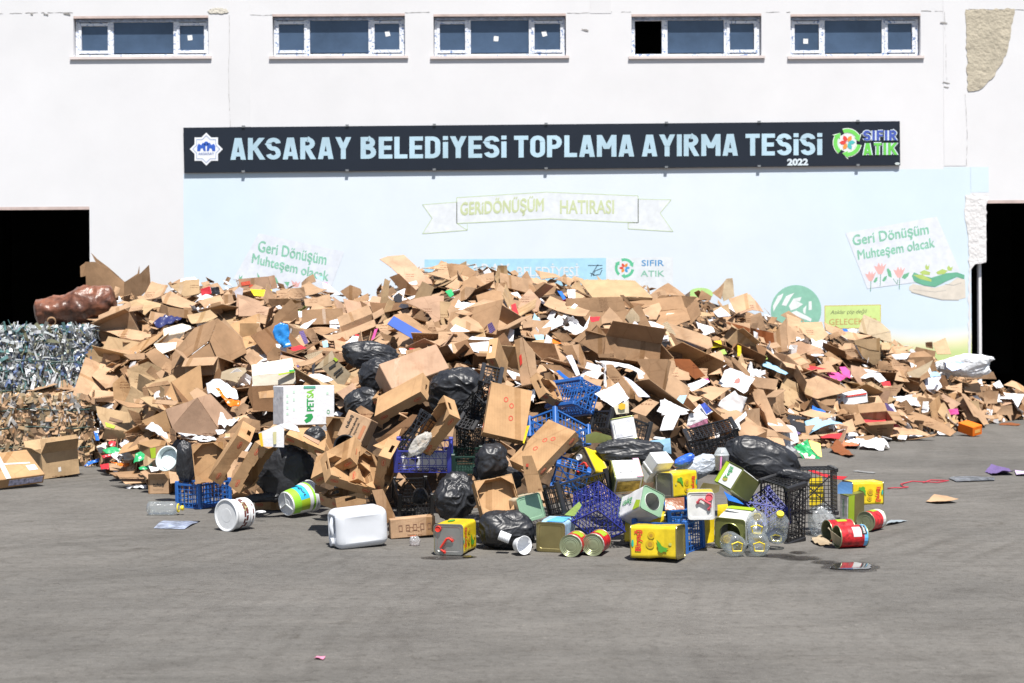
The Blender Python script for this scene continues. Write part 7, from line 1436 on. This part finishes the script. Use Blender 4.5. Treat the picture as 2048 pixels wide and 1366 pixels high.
part('lettering', face_text(MB(), fr, 'PET', -.30, .35, -.18, .10, .002, .03), GRN, t); part('lime_lettering', face_text(MB(), fr, 'SA', .38, .82, -.18, .10, .002, .03), mat('lime_ink', (.22, .55, .05)), t)
part('leaf_logo', face_poly(MB(), fr, [(-.42, -.1), (-.6, -.16), (-.8, -.05), (-.9, .12), (-.75, .2), (-.6, .05), (-.55, .18), (-.45, .1)], .002), GRN, t); part('green_tape', face_poly(MB(), fr, [(.86, -.25), (.99, -.25), (.99, .22), (.86, .22)], .003), mat('sea_green_tape', (.08, .32, .22)), t)
for k, (u0, v0) in enumerate(((.2, .85), (-.1, .85), (-.4, .85), (.5, .85), (.7, .6), (.3, .6), (-.2, .6), (.6, -.72))): part('faint_icon', face_poly(MB(), fr, [(u0 - .07, v0 - .04), (u0 + .07, v0 - .04), (u0 + .07, v0 + .04), (u0 - .07, v0 + .04)], .002), mat('faint_green_icon', (.5, .66, .55)), t)
part('ring_logo', loft(MB(), [[on(fr, -.35 + .11 * math.cos(a) * k, -.75 + .06 * math.sin(a) * k, .002) for a in [2 * PI * i / 18 for i in range(18)]] for k in (1, .7)]), GRN, t)
b = bx('J', (905, 540), (560, 390), (1090, 150), None, (.27, .27, .16), 11.25, near=None, hint=(2, .3, .9, -.25)); t = carton(b, 'brown carton with black lettering tilted above the black bucket mouth', 't'); fr = b.frame(-3, 2)
part('name_lettering', face_text(MB(), fr, 'tukaş', -.25, .75, .35, .70, .002, .03), BLACK, t); part('lettering', face_text(MB(), fr, 'Dondurulmuş', -.75, .72, -.05, .2, .002, .008), BLACK, t); part('lettering', face_text(MB(), fr, 'Ispanak', -.45, .45, -.35, -.12, .002, .008), BLACK, t); part('red_print', face_poly(MB(), fr, [(-.6, -.85), (.4, -.85), (.4, -.6), (-.6, -.6)], .002), mat('faded_red_ink', (.42, .17, .08)), t)
b = bx('E', (1315, 698), (1152, 703), (1372, 678), (1315, 805), (.18, .18, .12)); t = carton(b, 'small open brown box with black lettering, left of the blue upside down crate', 't', openup=-1); part('lettering', face_text(MB(), b.frame(-2, -1), 'tukaş', -.55, .55, -.1, .55, .002, .03), BLACK, t); part('small_lettering', face_text(MB(), b.frame(-2, -1), 'konserve', -.5, .45, -.5, -.38, .002, .0), BLACK, t)
b = bx('F', (1325, 1012), (1680, 975), (1312, 1000), (1325, 1158), (.34, .10, .145)); t = carton(b, 'low brown egg carton with five printed panels, right of the white jerrycan', 't'); fr = b.frame(-2, 1); sg = 1 if fr[2].z > 0 else -1
for k in range(5): part('printed_panel', loft(MB(), [[on(fr, -.55 + k * .32 + .085 * sx, sg * (.0 + .33 * sy), .002) for sx, sy in ((-1, -1), (1, -1), (1, 1), (-1, 1))], [on(fr, -.55 + k * .32 + .055 * sx, sg * (.0 + .25 * sy), .002) for sx, sy in ((-1, -1), (1, -1), (1, 1), (-1, 1))]]), mat('brown_ink', (.2, .1, .06)), t)
part('orange_mark', face_poly(MB(), fr, [(-.15, -.98), (.1, -.98), (.1, -.84), (-.15, -.84)], .002), mat('orange_ink', (.7, .15, .02)), t)
b = bx('G', (1545, 572), (1482, 502), (1680, 558), (1438, 725), (.14, .2, .25), 10.5); t = carton(b, 'white plastic tub with a lid tipped over the yellow tins', 'w', WHITE, name='plastic_tub', cat='tub'); M_ = b.M(1); part('lid_rim', xf(M_, MB().box((0, 0, -b.d[2] * .0), (b.d[0] * 1.05, b.d[1] * 1.05, .02))), WHITE, t, bevel=.004, segs=1)
b = bx('H', (1725, 237), (1628, 207), (1787, 222), (1722, 282), (.3, .2, .15)); t = carton(b, 'orange box lying at the right foot of the heap', (0) or 'O', PAPER); part('orange_print', face_poly(MB(), b.frame(-1, 2), [(-.6, -.4), (.6, -.4), (.6, .3), (-.6, .3)], .002), mat('pale_orange', (.75, .4, .1)), t)
b = bx('E', (352, 655), (-140, 700), (140, 455), (330, 700), (.80, .55, .13)); t = carton(b, 'flat carton bound with clear tape lying at the far left of the ground', 'o')
fr = b.frame(-3, -1); TAPE = mat('clear_tape', (.62, .6, .58), rough=.25); part('tape', face_poly(MB(), fr, [(-.2, -1), (-.05, -1), (.1, 1), (-.05, 1)], .002), TAPE, t); part('tape', face_poly(MB(), fr, [(-.97, .2), (.8, -.1), (.8, .0), (-.97, .32)], .004), TAPE, t); part('label', face_poly(MB(), fr, [(.62, -.6), (.9, -.6), (.9, -.2), (.62, -.2)], .003), WHITEM, t); part('printed_tape', face_poly(MB(), b.frame(-2, -1), [(-.1, -.6), (.95, -.6), (.95, .6), (-.1, .6)], .003), mat('violet_print_tape', (.45, .45, .6), var=.8, vscale=30), t)
b = bx('E', (322, 500), (622, 468), (200, 480), (352, 672), (.36, .36, .24)); t = carton(b, 'open brown box standing on the ground before the cardboard bale', 'y', openup=-1, flaps=True); part('sticker', face_poly(MB(), b.frame(-2, 1), [(-.15, -.6), (.0, -.6), (.0, -.25), (-.15, -.25)], .002), WHITEM, t)
fr = b.frame(-2, 1); s_ = 1 if fr[2].z > 0 else -1; A_, B_ = on(fr, -1, s_, .001), on(fr, 1, s_, .001); upv = Vector((-.02, .03, .15)); part('flap', MB().poly([A_, B_, B_ + upv, A_ + upv], (0, -1, .1), .006), CARD, t, COLS['y'])
T('F', 'box', 'w', [('V', '300 335 460 270 500 300 500 447 330 440'), ('U', '460 270 500 300 620 330 600 285 540 262')], label='white box with a yellow corner below the white carton with green lettering', Y=11.6, lift=0, m=PAPER, marks=[('302 340 325 330 340 440 320 440', mat('amber_print', (.7, .42, .02)), 'yellow_corner'), ('412 330 440 325 440 420 418 425', mat('faint_olive_ink', (.5, .47, .25)), 'oval_print')])
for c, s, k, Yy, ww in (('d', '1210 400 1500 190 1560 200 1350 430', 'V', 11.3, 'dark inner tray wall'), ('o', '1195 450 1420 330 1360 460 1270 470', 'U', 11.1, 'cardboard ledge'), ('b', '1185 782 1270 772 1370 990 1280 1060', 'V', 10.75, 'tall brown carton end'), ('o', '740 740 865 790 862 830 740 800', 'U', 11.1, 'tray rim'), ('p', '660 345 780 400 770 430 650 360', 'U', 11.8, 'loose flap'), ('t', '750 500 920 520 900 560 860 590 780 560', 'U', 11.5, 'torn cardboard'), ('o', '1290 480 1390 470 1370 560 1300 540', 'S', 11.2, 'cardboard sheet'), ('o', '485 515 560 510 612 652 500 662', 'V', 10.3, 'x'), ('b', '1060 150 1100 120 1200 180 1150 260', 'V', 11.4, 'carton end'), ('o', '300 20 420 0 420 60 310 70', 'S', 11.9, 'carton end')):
    if ww == 'x': T('G', 'box', 'o', [('V', '485 515 560 510 612 652 500 662'), ('V', '500 662 612 652 650 790 530 802')], label='small upright carton with a white label leaning on the long tray', Y=10.35, lift=0, marks=[('515 575 535 575 535 600 515 600', CARDRED)]); continue
    T('F', 'sheet', c, [(k, s)], Y=Yy, lift=0, words=ww)
T('G', 'paper', 's', [('V', '1480 395 1640 375 1650 500 1600 480 1500 420')], words='light blue carton', Y=10.9, lift=0, m=PAPER); T('G', 'sheet', 't', [('S', '1330 165 1480 60 1555 92 1450 200')], Y=11.8, lift=.1, words='tan carton'); T('G', 'paper', 'g', [('V', '980 350 1060 325 1180 360 1190 410 980 415')], words='olive tin under clear film', Y=10.85, lift=0, m=OLIVE); T('G', 'film', 'Y', [('V', '520 280 545 275 500 420 490 410')], words='yellow plastic edge', Y=10.7, lift=0)
T('G', 'paper', 'w', [('S', '1050 30 1130 -10 1310 60 1200 130')], words='white carton lid', Y=11.5, lift=.2); T('G', 'paper', 'c', [('V', '1200 130 1315 80 1320 180 1220 190')], words='pale box with a sunflower', Y=11.3, lift=.1, marks=[('1235 120 1260 100 1290 110 1290 145 1260 155 1238 145', mat('sunflower_print', (.62, .38, .02)), 'sunflower')])
T('G', 'film', 'L', [('V', '815 975 930 870 950 900 900 985')], words='lime and white packet', Y=10.2, lift=0); T('G', 'film', 'a', [('S', '1600 850 1750 835 1750 935 1600 935')], words='dark metallic film', Y=10.15, lift=0); T('H', 'paper', 'B', [('S', '150 640 230 690 280 730 180 700')], words='blue white plastic packet', Y=10.25, lift=0); T('H', 'paper', 'g', [('V', '0 620 20 585 125 600 120 640 100 650 0 650')], words='amber tinted tin lid', Y=10.35, lift=0, m=GOLD)
T('H', 'paper', 'B', [('V', '868 600 890 578 960 585 960 655 868 655')], words='blue plastic drum end', Y=11.0, lift=0, m=mat('faded_blue_plastic', (.08, .2, .42), rough=.45)); T('H', 'paper', 'r', [('U', '680 520 700 510 930 560 900 575')], words='red box edge', Y=11.2, lift=0); T('H', 'paper', 'Y', [('V', '690 560 770 545 790 720 690 740')], words='yellow tin side', Y=10.95, lift=0, m=YEL)
T('H', 'paper', 'Y', [('V', '110 725 175 720 175 800 110 800')], words='yellow tin corner', Y=10.4, lift=0, m=YEL); T('H', 'paper', 'Y', [('V', '25 800 90 800 90 960 30 970')], words='shaded yellow tin', Y=10.3, lift=0, m=YEL)
T('D', 'film', (.25, .38, .75), [('S', '1480 880 1560 870 1610 890 1600 925 1530 945 1490 920')], words='faded blue printed sheet', Y=21.32, lift=0)
T('N', 'film', 'G', [('S', '1660 345 1830 250 1870 350 1990 490 1900 515 1790 490')], label='green and yellow snack bag lying behind the big black bag', cat='bag', crumple=.1, Y=16.4, lift=0, marks=[('1845 250 1990 290 2010 460 1960 440 1880 350', mat('yellow_print', (.72, .5, .02), rough=.35), 'yellow_side'), ('1775 430 1830 395 1930 450 1920 480 1800 475', mat('pale_red_print', (.65, .45, .42), var=.7, vscale=30), 'printed_badge')])

# bottles
BT = clear_mat('clear_bottle', body=.10, gloss=.08); YP = mat('yellow_bottle_plastic', (.72, .55, .02), rough=.35)
def bottle(c0, axis, r, L, label, ribs=6, neck=True, seed=0, squash=1.0):
    x, y, z = canR(axis); M = Matrix(((x.x, y.x, z.x, c0.x), (x.y, y.y, z.y, c0.y), (x.z, y.z, z.z, c0.z), (0, 0, 0, 1))); t = thing('plastic_bottle', (c0.x, c0.y, .002), label, 'bottle', 'empty clear plastic bottles on the ground'); pr = [(r * .35, .012), (r * .7, .0), (r * .96, .008), (r, .03)]
    for k in range(ribs): z_ = .04 + (L * .72 - .05) * k / ribs; pr += [(r, z_), (r * .94, z_ + .008), (r, z_ + .016)]
    pr += [(r, L * .72), (r * .8, L * .84), (r * .36, L * .93), (r * .3, L)]
    part('body', MB().lathe(pr, 28, M), BT, t, smoothf=True); part('screw_cap', MB().lathe([(.0009, L + .018), (r * .34, L + .018), (r * .36, L + .014), (r * .36, L - .004)], 16, M), YP, t); return t, M
g = groundpt('E', 1150, 978); t, M_ = bottle(g + Vector((0, .02, .06)), (.99, -.05, 0), .058, .29, 'clear plastic bottle with a yellow cap lying left of the blue upside down crate', 8)
part('carry_ring', MB().tube([M_ @ Vector((.034 * math.cos(a), .034 * math.sin(a), .262)) for a in [2 * PI * k / 16 for k in range(17)]], .006, 6), YP, t)
for xx, yb_, dz, ax_, lb in ((238, 1062, 0, (-.15, .97, .05), 'leftmost clear bottle with yellow handle, lying before the tin with olive end'), (378, 1062, 0, (.1, .97, .1), 'clear bottle with yellow handle lying right beside the leftmost one'), (365, 1040, .10, (.15, .9, .2), 'clear bottle with yellow handle lying behind on top of the two front bottles'), (485, 1002, .0, (.0, -.62, .75), 'clear ribbed bottle leaning against the upright black crate')):
    g = groundpt('H', xx, yb_); t, M_ = bottle(g + Vector((0, .02, .075 + dz)), ax_, .074, .24, lb, 3)
    part('carry_handle', MB().tube([M_ @ Vector(p) for p in ((-.03, .03, -.003), (-.04, -.02, -.008), (0, -.035, -.010), (.035, -.02, -.008), (.03, .03, -.003), (-.03, .03, -.003))], .0055, 6), YP, t)
# crushed clear cup before the egg carton
g = groundpt('F', 1520, 1215); bag('F', 1520, 1178, 42, 38, (g.y), 'small crushed clear plastic cup before the low egg carton', .9, .3, 33, m=clear_mat('pinkish_clear', tint=(.95, .9, .9), body=.2), group=None, ground=True, name='crushed_cup', cat='cup', amp=1.6); bag('F', 320, 950, 34, 10, 11.65, 'white foam crumbs before the tray lying flat', 1, 0, 34, m=FOAM, group=None, ground=True, name='foam_scrap', cat='scrap', amp=2)

# bales, wrapped roll
def bale(x0, x1, y0, y1, z0, z1, name, label, pal, seed, straps, nst=1500, upright=.7, wide=1.0):
    t = thing(name, ((x0 + x1) / 2, (y0 + y1) / 2, z0), label, 'bale', 'pressed bales at the left'); part('pressed_core', MB().span((x0 + .03, y0 + .04, z0), (x1 - .03, y1, z1 - .04)), mat('pressed_scrap_' + pal[0], pal[1], rough=.9, var=.7, vscale=9, bump=1), t)
    r = random.Random(seed)
    for ci, (cn, cc, mm) in enumerate(pal[2]):
        mb = MB()
        for _ in range(nst // len(pal[2])):
            f = r.random()
            if f < .60: p = Vector((r.uniform(x0, x1), y0 + r.uniform(-.03, .03), r.uniform(z0 + .01, z1))); nn = Vector((r.gauss(0, .22), -1, r.gauss(0, .22)))
            elif f < .86: p = Vector((r.uniform(x0, x1), r.uniform(y0, y1), z1 - .03 + r.uniform(-.03, .04))); nn = Vector((r.gauss(0, .3), -.4, 1))
            else: p = Vector((x1 + r.uniform(-.03, .02), r.uniform(y0, y1), r.uniform(z0 + .01, z1))); nn = Vector((1, r.gauss(0, .4), r.gauss(0, .3)))
            nn.normalize(); a = Vector((r.gauss(0, .35), r.gauss(0, .3), 1 if r.random() < upright else .1)); a = (a - nn * a.dot(nn)).normalized(); b_ = nn.cross(a); L_, W_s = r.uniform(.06, .22), r.choice((.004, .006, .010, .018)) * wide
            q = [p + a * (L_ * k / 3 - L_ / 2) + nn * (.012 * math.sin(k * 2.1 + p.x * 30)) for k in range(4)]; vs = []
            for c_ in q: vs += [c_ + b_ * W_s, c_ - b_ * W_s]
            mb.add(vs, [(0, 2, 3, 1), (2, 4, 5, 3), (4, 6, 7, 5)])
        for p in mb.v: p.z = max(p.z, .004)
        o = part(cn, mb, mm, t, cc); o['kind'] = 'stuff'
    for z in straps: part('strap', MB().tube([(x0, y0 - .025 + .01 * math.sin(k), z + .012 * math.sin(k * 1.3)) if k < 11 else (x1 + .02, y0 + .02, z) for k in range(0)] or [(x0 + (x1 - x0) * k / 10, y0 - .028 + .012 * math.sin(k * 1.7), z + .015 * math.sin(k * 1.3)) for k in range(11)], .006, 5), mat('green_strap', (.02, .06, .05), rough=.5), t)
    return t
bale(-6.4, -4.74, 16.0, 17.0, 0, .76, 'cardboard_bale', 'pressed bale of brown cardboard strips and rags at the left foot of the heap', ('brown', (.36, .25, .15), [('brown_strips', COLS['t'], CARD), ('dark_strips', COLS['b'], CARD), ('beige_strips', COLS['g'], CARD), ('tan_strips', COLS['t'], CARD), ('pale_strips', (.42, .40, .38), PAPER), ('sand_strips', COLS['y'], CARD), ('mixed_strips', (.22, .17, .11), CARD)]), 3, (.22, .44, .64), 1900, .75, 1.9)
bale(-6.9, -5.05, 17.1, 18.1, .4, 1.55, 'plastic_bale', 'pressed bale of shredded plastic bottles and film, behind the cardboard bale', ('grey', (.13, .14, .14), [('clear_strips', (.40, .43, .44), FILM), ('grey_strips', (.30, .32, .32), FILM), ('white_film_strips', (.42, .44, .45), FILM), ('black_strips', (.10, .11, .11), FILM), ('teal_strips', (.10, .20, .20), FILM), ('blue_strips', (.10, .14, .26), FILM), ('white_strips', (.55, .57, .6), FILM), ('olive_strips', (.16, .16, .1), FILM)]), 4, (.8, 1.15), 3000, .7, 1.15)
AMB = mat('amber_stretch_film', (.17, .065, .036), rough=.38, var=.9, vscale=6, bump=.8, bscale=13)
def roll():
    mb = MB(); A_, B_ = P(70, 625, 18.0), P(232, 600, 18.2); n, k = 60, 60; rings = []; z = (B_ - A_).normalized(); x = z.cross(Vector((0, 0, 1))).normalized(); y = x.cross(z)
    for i in range(n + 1):
        t = i / n; c = A_ + (B_ - A_) * t; r = .175 + .055 * smooth((t - .3) * 3) - .03 * smooth((t - .85) * 6); e = min(1, min(t, 1 - t) * 14 + .55); ring = []
        for j in range(k): a = 2 * PI * j / k; d = x * math.cos(a) + y * math.sin(a); q = c + d * r; ring.append(c + d * r * e * (1 + .30 * mnoise.noise(q * 3.6) + .14 * mnoise.noise(q * 8) + .06 * max(0, 1 - 3 * abs(mnoise.noise(q * 9)))))
        rings.append(ring)
    loft(mb, rings, True, True); return mb
rl = roll(); tr_ = thing('wrapped_roll', P(150, 645, 18.1), 'big brown roll wound in shiny amber stretch film lying on the plastic bale', 'roll'); part('wrapped_body', rl, AMB, tr_, smoothf=True); c_ = P(103, 642, 17.76); M_ = Matrix.Translation(c_) @ Matrix.Rotation(PI / 2 + .2, 4, 'X') @ Matrix.Rotation(.3, 4, 'Y'); part('tube_core', MB().lathe([(.045, 0), (.055, 0), (.055, .06), (.045, .06), (.045, 0)], 18, M_), CARD, tr_, COLS['b']); part('rag_end', sheet_mesh([P(228, 572, 18.2), P(240, 576, 18.2), P(236, 600, 18.2), P(226, 604, 18.2)], Vector((0, -1, 0)), .004, .3, 3), CARD, tr_, COLS['t'])

# ---------------------------------------------------------------- flat things on the bare ground
def flat(reg, s, name, label, cat, colr, m=PAPER, h=.012, crumple=.02, bend=.1):
    ps = [G0(*p) + Vector((0, 0, h)) for p in pts(reg, s)]; mb = sheet_mesh(ps, Vector((0, 0, 1)), .003, bend, rnd.randrange(9999), crumple)
    for p in mb.v: p.z = max(p.z, .004)
    lo = min(p.z for p in mb.v)
    for p in mb.v: p.z -= lo - .004
    return solo(name, mb, m, label, cat, None, colr)
MIX = mat('mixed_magazine_print', (.30, .32, .4), rough=.4, var=1.2, vscale=14)
flat('E', '1200 1082 1275 1022 1565 1026 1440 1090', 'magazine', 'glossy magazine lying open on the ground left of the paint bucket', 'magazine', None, mat('magazine_print', (.26, .30, .40), rough=.4, var=.9, vscale=11), .02, .008, .08)
flat('H', '1570 562 1600 552 1860 558 1862 576 1620 584', 'magazine', 'black and white magazine lying on the bare ground at the right', 'magazine', None, mat('bw_print', (.12, .13, .15), rough=.35, var=1.2, vscale=18), .02, .01, .08)
flat('H', '1800 520 1840 506 1940 515 1990 540 1850 543', 'plastic_packet', 'dark purple packet lying near the right edge of the picture', 'packet', COLS['v'], PAPER, .03, .05); flat('H', '1990 520 2060 518 2060 546 2000 545', 'paper_sheet', 'lilac paper lying beside the dark purple packet at the right edge', 'paper', (.5, .4, .62), PAPER, .02)
flat('H', '1425 712 1480 692 1560 694 1635 716 1500 723', 'cardboard_sheet', 'single flat cardboard scrap lying alone on the bare ground at the right', 'cardboard', COLS['t'], CARD, .02, 0, .2); flat('H', '1172 862 1212 826 1312 830 1240 850', 'plastic_sheet', 'grey flat sheet lying right of the red can with a ringed end', 'sheet', (.25, .29, .32), PAPER, .01)
flat('H', '1008 378 1045 342 1110 346 1200 378 1160 388', 'cloth', 'white cloth scrap on the ground before the right foot of the heap', 'cloth', COLS['w'], PAPER, .06, .12, .3); flat('H', '820 395 865 366 980 418 945 432', 'cardboard_sheet', 'dark brown glossy card on the ground right of the green snack bag', 'card', COLS['a'], PAPER, .04, .03); flat('H', '895 372 910 355 1005 358 1000 376', 'plastic_packet', 'salmon orange packet on the ground right of the green snack bag', 'packet', (.55, .16, .08), PAPER, .05, .1); flat('H', '780 330 890 335 900 368 800 350', 'paper_sheet', 'white folded paper above the green snack bag', 'paper', COLS['w'], PAPER, .05, .06)
flat('S', '628 1319 634 1315 651 1316 647 1321', 'plastic_scrap', 'small pink scrap alone in the foreground asphalt', 'scrap', (.6, .22, .33), PAPER, .012, .1); flat('H', '1885 222 1900 216 2025 220 2010 228', 'cardboard_sheet', 'dark flat scrap on the ground at the far right', 'scrap', COLS['a'], PAPER, .01); flat('H', '700 955 760 935 800 960 840 985 760 990 720 975', 'cardboard_scrap', 'torn kraft scrap under the open red cans', 'scrap', COLS['g'], CARD, .012, .05)
flat('F', '1305 1150 1330 1120 1400 1155 1660 1130 1670 1145 1340 1165', 'cardboard_sheet', 'pale flap of card under the low egg carton', 'card', COLS['t'], CARD, .008); flat('H', '965 518 980 512 1110 526 1090 530', 'plastic_scrap', 'thin grey scrap on the ground behind the black crates', 'scrap', (.2, .2, .2), PAPER, .006)
def string():
    q = [G0(*px('H', x, y)) + Vector((0, 0, .008 + .01 * (i % 2))) for i, (x, y) in enumerate(((1185, 627), (1230, 629), (1275, 624), (1315, 625), (1290, 618), (1268, 606), (1290, 594), (1340, 588), (1400, 585), (1440, 592), (1500, 590), (1570, 584), (1530, 576), (1460, 580), (1410, 590)))]
    return MB().tube(q, .006, 6)
solo('string', string(), mat('red_string', (.42, .03, .05), rough=.7), 'tangled red string lying on the bare ground at the right', 'string', smoothf=True)
# wet patches
WET = mat('oily_water', (.035, .033, .032), rough=.04, spec=.7, var=.1); DAMP = mat('damp_asphalt', (.035, .030, .026), rough=.45, spec=.4, var=.3, vscale=8)
def fade(m, k=1.0):
    nt = m.node_tree; N, L = nt.nodes, nt.links; b = N['Principled BSDF']; tc = [n for n in N if n.bl_idname == 'ShaderNodeTexCoord'][0]
    sb = N.new('ShaderNodeVectorMath'); sb.operation = 'SUBTRACT'; sb.inputs[1].default_value = (.5, .5, 0); L.new(tc.outputs['Generated'], sb.inputs[0]); ms = N.new('ShaderNodeVectorMath'); ms.operation = 'MULTIPLY'; ms.inputs[1].default_value = (2, 2, 0); L.new(sb.outputs[0], ms.inputs[0]); ln = N.new('ShaderNodeVectorMath'); ln.operation = 'LENGTH'; L.new(ms.outputs[0], ln.inputs[0])
    nz = N.new('ShaderNodeTexNoise'); nz.inputs['Scale'].default_value = 9; nz.inputs['Detail'].default_value = 8; nz.inputs['Roughness'].default_value = .75; L.new(tc.outputs['Object'], nz.inputs[0])
    a = N.new('ShaderNodeMath'); a.operation = 'MULTIPLY_ADD'; a.inputs[1].default_value = 1.1; L.new(nz.outputs[0], a.inputs[0]); L.new(ln.outputs['Value'], a.inputs[2])
    r = N.new('ShaderNodeMapRange'); r.inputs['From Min'].default_value = 1.7; r.inputs['From Max'].default_value = 1.0; r.inputs['To Min'].default_value = 0; r.inputs['To Max'].default_value = .85 * k; L.new(a.outputs[0], r.inputs[0]); L.new(r.outputs[0], b.inputs['Alpha'])
fade(DAMP)
def blob(reg, cx, cy, rx, ry, seed, z, n=40, jag=.3):
    r = []
    for k in range(n): a = 2 * PI * k / n; f = 1 + jag * mnoise.noise(Vector((math.cos(a) * 1.7, math.sin(a) * 1.7, seed))) + jag * .5 * mnoise.noise(Vector((math.cos(a) * 5, math.sin(a) * 5, seed))); r.append(G0(*px(reg, cx + rx * f * math.cos(a), cy + ry * f * math.sin(a))) + Vector((0, 0, z)))
    return r
def wet(name, blobs, m, z):
    for b_ in blobs: o = link(name, MB().poly(blob(*b_, z)).mesh(name, recalc=False), m); o['kind'] = 'structure'; o.data.update()
wet('damp_patch', [('H', 960, 1120, 190, 34, 1), ('H', 640, 1065, 130, 16, 2), ('H', 620, 1030, 60, 10, 3), ('H', 780, 1090, 90, 14, 4), ('F', 1740, 1312, 200, 16, 5), ('H', 500, 1050, 120, 14, 6), ('F', 1940, 1305, 60, 10, 9), ('H', 60, 985, 90, 16, 8)], DAMP, .004)
wet('puddle', [('H', 955, 1120, 125, 24, 7), ('F', 1930, 1306, 42, 8, 11)], WET, .008)

# ================================================================ descriptions of the many pieces of the heap
LM = [('white carton with green lettering', 620, 810), ('blue knotted bag', 568, 672), ('notched big box', 235, 550), ('brown wrapped roll', 145, 605), ('long jutting sheet', 825, 545), ('upper black bag', 740, 715), ('pale closed carton', 845, 735), ('blue crate on the slope', 1165, 790),
      ('white sack at the right end', 1935, 735), ('orange box', 1940, 860), ('painted green globe', 1592, 620), ('yellow green slogan board', 1705, 635), ('white woven bag', 1475, 760), ('bright pink bag', 1690, 745), ('upright logo tray', 1045, 720), ('blue lined carton', 825, 655), ('cardboard bale', 80, 830), ('plastic bale', 70, 710),
      ('black bag on the tins', 1530, 905), ('painted recycling logo', 1249, 536), ('lilac newsprint carton', 1280, 665), ('tied carton bundle', 345, 690), ('yellow printed card', 522, 586), ('large tilted panel', 1205, 680), ('open box by the bales', 120, 905), ('green foil packet', 225, 900), ('black crate on the slope', 1440, 880), ('purple egg tray', 1760, 820), ('crumpled glossy sheet', 1470, 820), ('long stacked cartons', 1220, 575), ('peaked folded carton', 1570, 670), ('big creased carton', 400, 730)]
DIRS = ['right of', 'above right of', 'above', 'above left of', 'left of', 'below left of', 'below', 'below right of']
SHADE = {'t': 'tan', 'b': 'brown', 'p': 'pinkish', 'd': 'dark brown', 'o': 'orange brown', 'y': 'yellowish', 'g': 'greyish', 'a': 'reddish brown'}
def shade(c):
    r, g, b = c[0], c[1], c[2]; mx_, mn = max(r, g, b), min(r, g, b)
    if mx_ < .06: return 'black'
    if mn > .5: return 'white'
    if r > .25 and g > .6 * r and b < .4 * r and r > .55: return 'yellow'
    if r == mx_ and .48 < g / r < .75 and b / r > .2: return 'light tan' if r > .44 else 'tan' if r > .34 else 'dark brown'
    if r == mx_: return 'pink' if b > .2 else 'orange' if g > .1 else 'red'
    if g == mx_: return 'green'
    return 'purple' if r > .08 else 'blue'
norm = lambda t: t.lower().replace(',', '').replace('just ', '')
used = {norm(o['label']) for o in bpy.data.objects if o.get('label')}
for o_, (x, y), words, cc, size in AUTO:
    if words is None: words = 'plastic packet'
    m_ = o_ if o_.type == 'MESH' else o_.children[0]
    sh = SHADE.get(cc) or shade(m_.color)
    w0 = words.split()
    if any(k in words for k in ('white', 'blue', 'red', 'pink', 'black', 'purple', 'green', 'orange', 'lilac', 'yellow', 'grey', 'beige', 'lime', 'mustard', 'cream', 'brown')): sh = ''
    near = sorted(LM, key=lambda q: (q[1] - x) ** 2 + (q[2] - y) ** 2)
    def rel(q):
        a = math.atan2(-(y - q[2]), x - q[1]); d = math.hypot(x - q[1], y - q[2]); return ('over ' if d < 14 else DIRS[int(round(a / (PI / 4))) % 8] + ' ') + 'the ' + q[0]
    big = 'large ' if size and cc and size > .7 else 'small ' if size and cc and size < .3 else ''
    base = ' '.join((big + sh + ' ' + words).split())
    d0 = math.hypot(x - near[0][1], y - near[0][2])
    opts = [f'{base}, {"just " if d0 < 45 else ""}{rel(near[0])}', f'{base} {rel(near[0])}, nearer it than the {near[1][0]}', f'{base} {rel(near[1])}']
    for adj in ('creased', 'torn', 'tilted', 'dented', 'bent', 'crooked', 'battered', 'leaning', 'buckled'): opts.append(f'{adj} {base}, {rel(near[0])}')
    for q in near[2:6]: opts.append(f'{base} {rel(q)}')
    for adj in ('creased', 'torn', 'tilted', 'bent', 'battered'): opts += [f'{adj} {base} {rel(q)}' for q in near[1:5]]
    for t in opts:
        if norm(t) not in used and 4 <= len(t.split()) <= 16: break
    else:
        for q in near[6:]:
            t = f'{base} {rel(q)}'
            if norm(t) not in used: break
    used.add(norm(t)); o_['label'] = t
